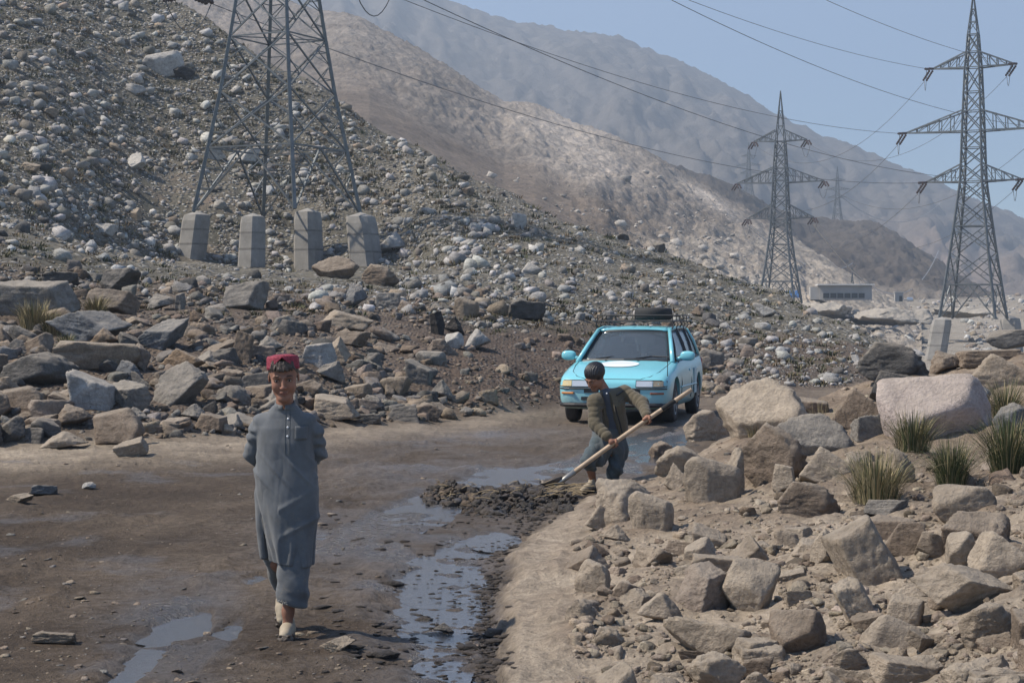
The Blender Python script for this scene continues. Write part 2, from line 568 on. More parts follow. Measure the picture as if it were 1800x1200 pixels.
def terrain(X, Y, full=False):
    """height of the near ground at world points; with full also colour and wetness"""
    X = np.asarray(X, float).ravel(); Y = np.asarray(Y, float).ravel()
    px = CXP + FPX * X / np.maximum(Y, 0.5)
    z, SY = slope_z(px, Y)
    hz, hm, he = heap_z(px, Y)
    foot = SY[:, 2]
    up = sstep(-0.6, 1.6, Y - foot)                       # 0 road, 1 bank
    hill = sstep(SY[:, 4], SY[:, 5], Y)                   # 1 past the bank top
    past = sstep(SY[:, 8], SY[:, 9] + 10, Y)
    bank = up * (1 - hill)
    hx = np.clip((px - he) / 120.0, 0, 1) * (Y < 34)
    z = z + hz
    # relief
    a1 = n2(X, Y, 7.0, octv=4, seed=11)
    a2 = n2(X, Y, 1.3, octv=4, seed=12)
    a3 = n2(X, Y, 0.28, octv=3, seed=13)
    z = z + hill * (0.55 * a1 + 0.20 * a2) * (1 - 0.5 * past) + bank * (0.18 * a1 + 0.14 * a2 + 0.05 * a3)
    z = z + hm * hx * (0.07 * a2 + 0.055 * a3)
    flat = (1 - up) * (1 - hm)
    shoulder = sstep(-4.2, -0.8, Y - foot + 1.2 * a1) * (1 - up) * (1 - .75 * sstep(850, 980, px))
    z = z + flat * (0.016 * a2 + 0.010 * a3) + shoulder * (0.05 + 0.03 * a2)
    rut = np.sin(X * 2.6 + 0.5 * Y * 0.25 + 1.2 * a1) * 0.5 + 0.5
    z = z - flat * 0.030 * rut
    pm = puddle_mask(X, Y) * (1 - hm) * (1 - up)
    z = z - pm * (0.026 + 0.016 * a2)
    nearroad = (Y < 34) & (flat > .5)
    if nearroad.any():
        z[nearroad] += track_relief(X[nearroad], Y[nearroad])
    # a little ledge of mud at the edge of the heap bank
    z = z + hm * (1 - hx) * 0.02 * a3
    floor_ = np.where(flat > .5, -.019 - .25 * pm, -99.0)
    if not full:
        return np.maximum(z, floor_)
    N = len(X)
    fine = n2(X, Y, 0.09, octv=3, seed=31)
    crumb = np.clip(a3 + 0.3 * fine, -1, 1)
    lump = np.clip(n2(X, Y, 0.45, octv=4, seed=41, gain=0.65), -1, 1)
    z = z + flat * (0.015 * crumb + 0.016 * fine + 0.036 * lump) + (hm * hx) * (0.02 * crumb + 0.012 * fine) + bank * 0.02 * crumb

    z = np.maximum(z, floor_)

    def C(*c): return np.tile(np.array(c, float), (N, 1))
    t = lambda v: np.clip(v, 0, 1)[:, None]
    mud, dry = C(.066, .048, .034), C(.132, .101, .074)
    col = mud + (dry - mud) * t(0.45 + 0.9 * a2 + 0.3 * a3)
    col = col + (C(.37, .305, .23) - col) * t(shoulder * (0.75 + 0.9 * a2 + .3 * a3))
    farroad = sstep(17, 27, Y) * flat
    col = col + (C(.165, .135, .108) - col) * t(farroad * 0.55)
    # dried grey-buff mud of the right bank
    buff = C(.385, .318, .245) * (1 + 0.18 * a2[:, None])
    brown = C(.215, .165, .122)
    heapc = buff + (brown - buff) * t(0.15 + 0.9 * a3 * hx + 0.65 * hx * sstep(9, 16, Y) + 0.3 * a2)
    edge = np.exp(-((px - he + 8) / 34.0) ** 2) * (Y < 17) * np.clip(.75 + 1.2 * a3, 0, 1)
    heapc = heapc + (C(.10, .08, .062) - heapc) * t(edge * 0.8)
    col = col + (heapc - col) * t(hm)
    # left bank earth, reddish where it is cut behind the car
    bk = C(.165, .128, .098) + (C(.095, .072, .056) - C(.165, .128, .098)) * t(0.5 + 0.9 * a2)
    cut = sstep(650, 800, px) * (1 - sstep(1050, 1200, px))
    bk = bk + (C(.085, .06, .046) - bk) * t(cut * 0.7)
    col = col + (bk - col) * t(up)
    hs = C(.105, .097, .075) + (C(.185, .165, .132) - C(.105, .097, .075)) * t(0.35 + 1.1 * a1 + 0.5 * a2)
    scar = np.exp(-(((px - 340) / 130.0) ** 2 + ((Y - 107) / 6.0) ** 2))
    hs = hs + (C(.21, .155, .115) - hs) * t(scar * (0.25 + 1.8 * a2 + a1))
    col = col + (hs - col) * t(hill)
    val = C(.36, .32, .265) + (C(.25, .215, .17) - C(.36, .32, .265)) * t(0.5 + a1 + .6 * a2)
    col = col + (val - col) * t(np.maximum(past, (Y > 48) * sstep(1560, 1600, px)))
    wet = np.clip(pm * 1.2 + flat * np.exp(-((px - 780) / 230.0) ** 2) * (Y < 26) * (0.45 + 0.7 * a2 + .5 * a3) - 0.02, 0, 1) * (1 - shoulder)
    wet = np.maximum(wet, flat * (1.1 + a2 + a3) * np.maximum(np.exp(-(((px - 310) / 110.0) ** 2 + ((Y - 9.4) / 1.5) ** 2)), .8 * np.exp(-(((px - 620) / 150.0) ** 2 + ((Y - 13) / 1.6) ** 2))))
    wet = np.clip(wet, 0, 1)
    wet = np.maximum(wet, flat * 0.55 * sstep(0.15, 0.5, n2(X, Y, 0.6, octv=3, seed=77)) * (Y < 20))
    return z, col, wet, dict(up=up, hill=hill, hm=hm, past=past, px=px, foot=foot, SY=SY)


rowpy = np.arange(1330, 640, -2.4)
rowsY = np.concatenate([np.linspace(1.6, 6.4, 14), EYE * FPX / (rowpy - HOR)])
rowsY = np.concatenate([rowsY[rowsY < 58], np.arange(58.2, 150, 0.55), np.geomspace(150.6, 760, 120)])
colpx = np.concatenate([np.arange(-2600, -100, 60), np.arange(-90, 1890, 3.0), np.arange(1900, 3800, 60)])
GX, GY = np.meshgrid(colpx, rowsY)
YY = GY.ravel(); XX = ((GX.ravel() - CXP) / FPX) * YY
TZ, TC, TW, TI = terrain(XX, YY, True)
nr, nc = GX.shape
idx = np.arange(nr * nc).reshape(nr, nc)
quads = np.stack([idx[:-1, :-1].ravel(), idx[:-1, 1:].ravel(), idx[1:, 1:].ravel(), idx[1:, :-1].ravel()], 1)
q0 = quads[:, 0]
zone = np.full(len(quads), 0)
zone[(TI['up'][q0] > 0.5)] = 1
zone[(TI['hill'][q0] > 0.5)] = 2
zone[(TI['past'][q0] > 0.5)] = 4
zone[(TI['hm'][q0] > 0.5) & (YY[q0] < 40)] = 3
VV = np.stack([XX, YY, TZ], 1)
for zi, nm in ((0, "road"), (1, "roadside_bank_ground"), (2, "hillside"), (3, "rubble_heap_ground"), (4, "valley_ground")):
    q = quads[zone == zi]
    u, inv = np.unique(q, return_inverse=True)
    me = fast_mesh(nm, VV[u], inv.reshape(-1, 4), TC[u], {"wet": TW[u]}, smooth=True)
    tag(link(nm, me, M[('soil', 'rubble_soil', 'scree', 'soil', 'scree')[zi]]), kind="structure")

# water standing in the road hollows
m, nt, b = new_mat("muddy_water")
b.inputs["Base Color"].default_value = (0.15, 0.14, 0.14, 1)
b.inputs["Coat Weight"].default_value = 1.0
b.inputs["Coat Roughness"].default_value = 0.2
b.inputs["Coat IOR"].default_value = 2.1
b.inputs["Roughness"].default_value = 0.16
b.inputs["IOR"].default_value = 1.6
b.inputs["Specular IOR Level"].default_value = 0.9
pos = nnode(nt, "ShaderNodeNewGeometry").outputs["Position"]
mpw = nnode(nt, "ShaderNodeMapping"); mpw.inputs["Scale"].default_value = (.8, 1.9, 1); nt.links.new(pos, mpw.inputs[0])
f1 = noise(nt, 9, 5, 0.65, mpw.outputs[0], 1.5)
f2 = noise(nt, 42, 3, 0.6, pos)
bump(nt, b, mathn(nt, 'ADD', f1, mathn(nt, 'MULTIPLY', f2, 0.35)), 1.0, 0.24)
M['water'] = m
for k, (px, py, a, bb, d) in enumerate(PUDDLES):
    Yc = EYE * FPX / (py - HOR)
    Y0 = EYE * FPX / (py + bb - HOR); Y1 = EYE * FPX / (py - bb - HOR)
    Xc = (px - CXP) * Yc / FPX
    ring = [(Xc + 1.45 * a * Yc / FPX * math.cos(t), (Y0 + Y1) / 2 + 1.45 * (Y1 - Y0) / 2 * math.sin(t), -0.026 - 0.0006 * k) for t in np.linspace(0, 2 * math.pi, 40, endpoint=False)]
    me = bpy.data.meshes.new("puddle_water")
    me.from_pydata(ring, [], [tuple(range(40))])
    tag(link("puddle_water", me, M['water']), kind="structure")


GRIDZ = TZ.reshape(nr, nc)


def terrain_q(X, Y):
    """height read back from the ground mesh itself"""
    X = np.asarray(X, float); Y = np.asarray(Y, float)
    px = CXP + FPX * X / np.maximum(Y, 0.5)
    i = np.clip(np.searchsorted(rowsY, Y) - 1, 0, nr - 2); j = np.clip(np.searchsorted(colpx, px) - 1, 0, nc - 2)
    s = np.clip((Y - rowsY[i]) / (rowsY[i + 1] - rowsY[i]), 0, 1); t = np.clip((px - colpx[j]) / (colpx[j + 1] - colpx[j]), 0, 1)
    return (GRIDZ[i, j] * (1 - t) + GRIDZ[i, j + 1] * t) * (1 - s) + (GRIDZ[i + 1, j] * (1 - t) + GRIDZ[i + 1, j + 1] * t) * s


def ground_z(x, y):
    return float(terrain_q([x], [y])[0])


def hit_many(px, py, y0=5.0, y1=230.0):
    """distance Y at which the line of sight through each pixel first meets the terrain (nan when it misses)"""
    px = np.asarray(px, float); py = np.asarray(py, float)
    Ys = np.geomspace(y0, y1, 260)
    out = np.full(len(px), np.nan)
    prev = None
    for Yk in Ys:
        zt = terrain_q((px - CXP) * Yk / FPX, np.full(len(px), Yk))
        zr = EYE - (py - HOR) * Yk / FPX
        d = zr - zt
        if prev is not None:
            m = np.isnan(out) & (d <= 0)
            t = prev[0][m] / (prev[0][m] - d[m] + 1e-9)
            out[m] = prev[1] + np.clip(t, 0, 1) * (Yk - prev[1])
        prev = (d, Yk)
    return out

# ------------------------------------------------------------------ mountains behind
def ridge_land(name, pxs, near, ridge, ridgeY, nearY, back, colf, amp, seed, ncols=420, nrows=130, shape=1.0, rough=None, gully=1.0):
    """a mountain side as real terrain: from nearY (rows near) up to its ridge, and down behind it"""
    pxs = np.array(pxs, float)
    cols = np.linspace(pxs[0], pxs[-1], ncols)
    f = lambda v: np.interp(cols, pxs, np.array(v, float))
    nY, rY, nP, rP = f(nearY), f(ridgeY), f(near), f(ridge)
    zN = EYE - (nP - HOR) * nY / FPX
    zR = EYE - (rP - HOR) * rY / FPX
    t = np.concatenate([np.linspace(0, 1, nrows), 1 + np.linspace(0.02, 0.35, 14)])
    T, Cc = np.meshgrid(t, cols, indexing='ij')
    Y = nY + (rY - nY) * T
    Tm = np.clip(T, 0, 1)
    z = zN + (zR - zN) * Tm ** shape - np.clip(T - 1, 0, 1) * (zR - zN) * back
    X = (Cc - CXP) * Y / FPX
    xs, ys = X.ravel(), Y.ravel()
    g = rY.mean() * 0.045
    cc = Cc.ravel() * rY.mean() / FPX
    wp = n2(xs, ys, g * 2.0, octv=3, seed=seed + 8)
    gl1 = np.abs(n2(cc + 55 * g / 100 * wp, Tm.ravel() * g * 3.0, g * 1.5, octv=4, seed=seed + 5, gain=.55))
    gl2 = np.abs(n2(cc + 30 * g / 100 * wp, Tm.ravel() * g * 2.2, g * .42, octv=4, seed=seed + 6, gain=.6))
    r1 = 1 - 2 * np.abs(n2(xs + 0.35 * ys, ys * 0.5, g * 1.4, octv=4, seed=seed))
    r2 = n2(xs, ys, g * 0.45, octv=5, seed=seed + 1, gain=0.6)
    r3 = n2(xs, ys, g * 0.10, octv=4, seed=seed + 2, gain=0.6)
    w = np.sin(np.clip(Tm.ravel(), 0, 1) * math.pi) ** 0.5
    crest = 0.25 + 0.75 * w
    r4 = n2(xs, ys, g * 0.035, octv=3, seed=seed + 3, gain=0.65)
    rr = 1 - 2 * np.abs(n2(xs, ys, g * 0.22, octv=4, seed=seed + 4, gain=0.62))
    fade = sstep(0, 0.08, Tm.ravel())
    if rough is not None:
        q_ = rough(Cc.ravel(), HOR - (z.ravel() - EYE) / ys * FPX)
        gl1 = .2 + (gl1 - .2) * q_; gl2 = .2 + (gl2 - .2) * q_
        r3 = r3 * q_; r4 = r4 * q_; rr = .4 + (rr - .4) * q_
    z = z.ravel() + fade * amp * (gully * w * (gl1 - .2) * 1.3 + gully * (.15 + .85 * w) * (gl2 - .2) * .75 + (0.1 + 0.9 * w) * r2 * 0.16 + 0.15 * r3 + 0.10 * (rr - .4) * (0.3 + 0.7 * w) + 0.10 * r4)
    r3 = np.clip(r3 + 0.6 * r4 + 0.9 * (.25 - gl2), -1, 1)
    n_r, n_c = T.shape
    ix = np.arange(n_r * n_c).reshape(n_r, n_c)
    q = np.stack([ix[:-1, :-1].ravel(), ix[:-1, 1:].ravel(), ix[1:, 1:].ravel(), ix[1:, :-1].ravel()], 1)
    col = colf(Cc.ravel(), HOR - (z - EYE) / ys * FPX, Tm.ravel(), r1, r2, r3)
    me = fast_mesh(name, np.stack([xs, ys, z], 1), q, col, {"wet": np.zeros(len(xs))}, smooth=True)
    tag(link(name, me, M['far_soil']), kind="structure")
    return np.stack([xs, ys, z], 1), q


def lerpc(a, b, t):
    return a + (b - a) * np.clip(t, 0, 1)[:, None]


def col_spur(px, py, t, r1, r2, r3):
    n = len(px)
    C = lambda *c: np.tile(np.array(c, float), (n, 1))
    c = lerpc(C(.165, .138, .115), C(.26, .222, .188), 0.5 + 0.9 * r2 + 0.5 * r3)
    line = py - spur_line(px)                          # distance below the ridge line
    crest = sstep(130, 20, line + 50 * r2)
    c = lerpc(c, C(.235, .205, .178), crest * 0.8)
    c = lerpc(c, C(.13, .10, .08), sstep(0.1, 0.6, r2 + r3 * .6) * crest * 0.5)
    brown = sstep(95, 150, line + 60 * r2) * sstep(330, 240, line) * sstep(1330, 1150, px)
    c = lerpc(c, C(.150, .118, .092) * (1 + .25 * r3[:, None]), brown * 0.9)
    rust = np.exp(-((line - 150 - 40 * r2) / 22.0) ** 2) * sstep(1250, 1000, px)
    c = lerpc(c, C(.22, .175, .135), rust * 0.4)
    pale = np.exp(-(((px - 1010) / 110.0) ** 2 + ((line - 40) / 55.0) ** 2)) + np.exp(-(((px - 1240) / 70.0) ** 2 + ((line - 22) / 12.0) ** 2))
    c = lerpc(c, C(.50, .44, .38), pale * (0.8 + r2))
    low = sstep(1000, 1250, px) * sstep(380, 430, py)
    c = lerpc(c, C(.42, .37, .31), low * (0.6 + r2))
    return c


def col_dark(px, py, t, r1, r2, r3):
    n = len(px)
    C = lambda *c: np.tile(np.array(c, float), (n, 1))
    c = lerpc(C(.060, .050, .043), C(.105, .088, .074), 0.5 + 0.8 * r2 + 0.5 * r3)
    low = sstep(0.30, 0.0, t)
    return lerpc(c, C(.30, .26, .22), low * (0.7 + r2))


def col_far(px, py, t, r1, r2, r3):
    n = len(px)
    C = lambda *c: np.tile(np.array(c, float), (n, 1))
    c = lerpc(C(.085, .078, .072), C(.165, .148, .134), 0.5 + 0.7 * r2 + 0.6 * r3)
    c = lerpc(c, C(.07, .062, .056), sstep(0.0, 0.7, r3 + r2) * 0.5)
    pink = np.exp(-((px - 1650) / 160.0) ** 2) * sstep(0.55, 0.2, t)
    return lerpc(c, C(.33, .24, .185), pink * 0.45)


def spur_line(px):
    return np.interp(px, [200, 420, 560, 650, 740, 830, 940, 1060, 1160, 1250, 1345, 1460, 1540], [-110, -25, 18, 40, 88, 146, 182, 232, 278, 330, 388, 452, 500])


def spur_rough(px, py):
    line = py - spur_line(px)
    return np.clip(1.25 - 1.1 * sstep(70, 150, line) * sstep(1150, 900, px) + .0 * line, .12, 1.3)


SPUR = ridge_land("spur_mountain",
           [-700, 200, 420, 560, 610, 650, 740, 830, 885, 940, 1000, 1060, 1110, 1160, 1210, 1250, 1300, 1345, 1400, 1460, 1540, 1620],
           [560, 420, 380, 350, 350, 350, 390, 430, 450, 470, 490, 510, 530, 560, 580, 600, 610, 615, 618, 620, 622, 626],
           [-400, -110, -25, 18, 24, 40, 88, 146, 178, 182, 212, 232, 255, 278, 308, 330, 358, 388, 424, 462, 512, 548],
           [900, 800, 700, 660, 640, 620, 600, 580, 570, 560, 550, 540, 530, 525, 520, 515, 510, 505, 490, 470, 450, 440],
           [200] * 12 + [215] * 10, 0.9, col_spur, 6.0, 201, ncols=760, nrows=260, shape=1.15, rough=spur_rough, gully=.5)
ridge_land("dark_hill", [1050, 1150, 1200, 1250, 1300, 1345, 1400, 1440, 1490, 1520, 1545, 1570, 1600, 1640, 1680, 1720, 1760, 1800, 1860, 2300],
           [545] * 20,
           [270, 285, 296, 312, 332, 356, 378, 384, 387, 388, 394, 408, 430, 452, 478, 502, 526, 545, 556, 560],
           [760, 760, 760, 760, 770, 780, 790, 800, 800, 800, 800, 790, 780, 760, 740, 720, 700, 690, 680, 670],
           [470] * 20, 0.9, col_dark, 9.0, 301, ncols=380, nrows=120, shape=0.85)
ridge_land("far_mountain", [-1500, -300, 300, 560, 700, 790, 850, 900, 980, 1020, 1090, 1140, 1200, 1260, 1300, 1350, 1400, 1450, 1500, 1560, 1600, 1650, 1700, 1750, 1800, 1900, 2300, 3600],
           [520] * 28,
           [-500, -380, -200, -90, -45, 2, 24, 38, 50, 57, 64, 85, 108, 140, 160, 192, 216, 242, 258, 283, 298, 320, 344, 366, 384, 420, 480, 500],
           [2300] * 28, [1000] * 28, 0.5, col_far, 36.0, 401, ncols=760, nrows=210, shape=1.05)

# the air over the valley
bx = MB()
bx.box((200, 1450, 262), (6400, 3400, 580))
hz_o = bx.build("haze", None)
tag(hz_o, kind="stuff")
hm_ = bpy.data.materials.new("haze_air")
hm_.use_nodes = True
hnt = hm_.node_tree
hnt.nodes.clear()
ho = hnt.nodes.new("ShaderNodeOutputMaterial")
hv = hnt.nodes.new("ShaderNodeVolumePrincipled")
hv.inputs["Color"].default_value = (0.70, 0.83, 1.0, 1)
hv.inputs["Density"].default_value = 0.00050
hv.inputs["Anisotropy"].default_value = 0.25
hnt.links.new(hv.outputs[0], ho.inputs["Volume"])
hz_o.data.materials.append(hm_)

# ------------------------------------------------------------------ rocks
import bmesh as _bm


def ico(sub):
    b = _bm.new()
    _bm.ops.create_icosphere(b, subdivisions=sub, radius=1.0)
    b.verts.ensure_lookup_table()
    V = np.array([v.co[:] for v in b.verts])
    F = np.array([[v.index for v in f.verts] for f in b.faces])
    b.free()
    return V, F


ICO = {k: ico(k) for k in (1, 2, 3, 5)}


def rock_verts(seed, sub, style="angular"):
    """a stone cut by random planes, its edges worn; fills the unit box"""
    r = np.random.default_rng(seed)
    N, F = ICO[sub]
    npl = {"angular": 9, "block": 9, "round": 15, "slab": 10}[style]
    D = r.normal(size=(npl, 3))
    if style in ("block", "slab"):
        ax = np.eye(3)
        Q, _ = np.linalg.qr(np.eye(3) + 0.25 * r.normal(size=(3, 3)))
        D[:6] = np.concatenate([Q, -Q]) + 0.16 * r.normal(size=(6, 3))
    D /= np.linalg.norm(D, axis=1)[:, None]
    dist = r.uniform(0.34, 0.90, npl)
    if style == "round":
        dist = r.uniform(0.62, 1.0, npl)
    if style in ("block", "slab"):
        dist[:6] = r.uniform(0.5, 0.7, 6)
        dist[6:] = r.uniform(0.78, 0.98, npl - 6)
    dots = N @ D.T
    R = np.where(dots > 0.05, dist[None, :] / np.maximum(dots, 0.05), 9.0)
    k = 60.0 if style != "round" else 22.0
    rad = -np.log(np.exp(-k * R).sum(1)) / k
    rad = np.clip(rad, 0.3, 1.35)
    V = N * rad[:, None]
    off = r.uniform(-50, 50, 3)
    if sub >= 3:
        a = fbm(V * 1.6 + off, 4, seed % 97)
        bnd = fbm(np.stack([V[:, 0] * 1.2, V[:, 1] * 1.2, V[:, 2] * 7.0], 1) + off, 3, seed % 89)
        c = np.abs(fbm(V * 3.0 + off, 4, seed % 71, 0.6))
        wgt = {"angular": 1.0, "block": 0.8, "slab": 0.8, "round": 0.5}[style]
        rad2 = rad * (1 + wgt * (0.10 * a + 0.035 * bnd - 0.17 * c))
        V = N * rad2[:, None]
    else:
        V = V * (1 + 0.07 * vn(N * 2.1 + off, seed % 97))[:, None]
    V -= (V.max(0) + V.min(0)) / 2
    V /= (V.max(0) - V.min(0))
    return V, F


STYLES = ["angular"] * 10 + ["block"] * 6 + ["slab"] * 4 + ["round"] * 6
ROCK_ME = {}
for _i, _s in enumerate(STYLES):
    V_, F_ = rock_verts(1000 + _i * 7, 5, _s)
    me = fast_mesh("rock", V_, F_, smooth=True)
    me.materials.append(M['rock'])
    ROCK_ME.setdefault(_s, []).append(me)


def shard(seed, n):
    """a broken stone: the hull of a few points near an egg"""
    r = np.random.default_rng(seed)
    P_ = r.normal(size=(n, 3)); P_ /= np.linalg.norm(P_, axis=1)[:, None]
    P_ *= r.uniform(.72, 1.0, (n, 1)) * np.array([1, r.uniform(.7, 1), r.uniform(.55, .9)])
    b = _bm.new()
    for p in P_: b.verts.new(p)
    o_ = _bm.ops.convex_hull(b, input=b.verts)
    junk = [v for v in b.verts if not v.link_faces]
    _bm.ops.delete(b, geom=junk, context='VERTS')
    _bm.ops.recalc_face_normals(b, faces=b.faces)
    b.verts.ensure_lookup_table(); b.verts.index_update()
    V = np.array([v.co[:] for v in b.verts]); F = np.array([[v.index for v in f.verts] for f in b.faces])
    b.free()
    V -= (V.max(0) + V.min(0)) / 2
    V /= (V.max(0) - V.min(0))
    return V, F


SMALL = {0: [shard(3000 + i, 9) for i in range(40)], 1: [shard(3100 + i, 13) for i in range(40)], 4: [shard(3150 + i, 18) for i in range(40)],
         2: [rock_verts(3200 + i, 2, ["angular", "block", "slab", "angular"][i % 4]) for i in range(40)],
         3: [rock_verts(3300 + i, 3, ["angular", "block", "slab", "angular"][i % 4]) for i in range(24)]}

CW = {   # stone colours (albedo)
    'grey': (.225, .207, .185), 'blue-grey': (.165, .168, .172), 'dark grey': (.112, .106, .10), 'tan': (.29, .235, .18),
    'orange-brown': (.30, .215, .145), 'brown': (.20, .155, .118), 'pale grey': (.37, .355, .335), 'black': (.035, .032, .031),
    'pink': (.40, .335, .305), 'mud-coated buff': (.345, .285, .222), 'white': (.45, .435, .41), 'mottled brown': (.235, .19, .155),
}
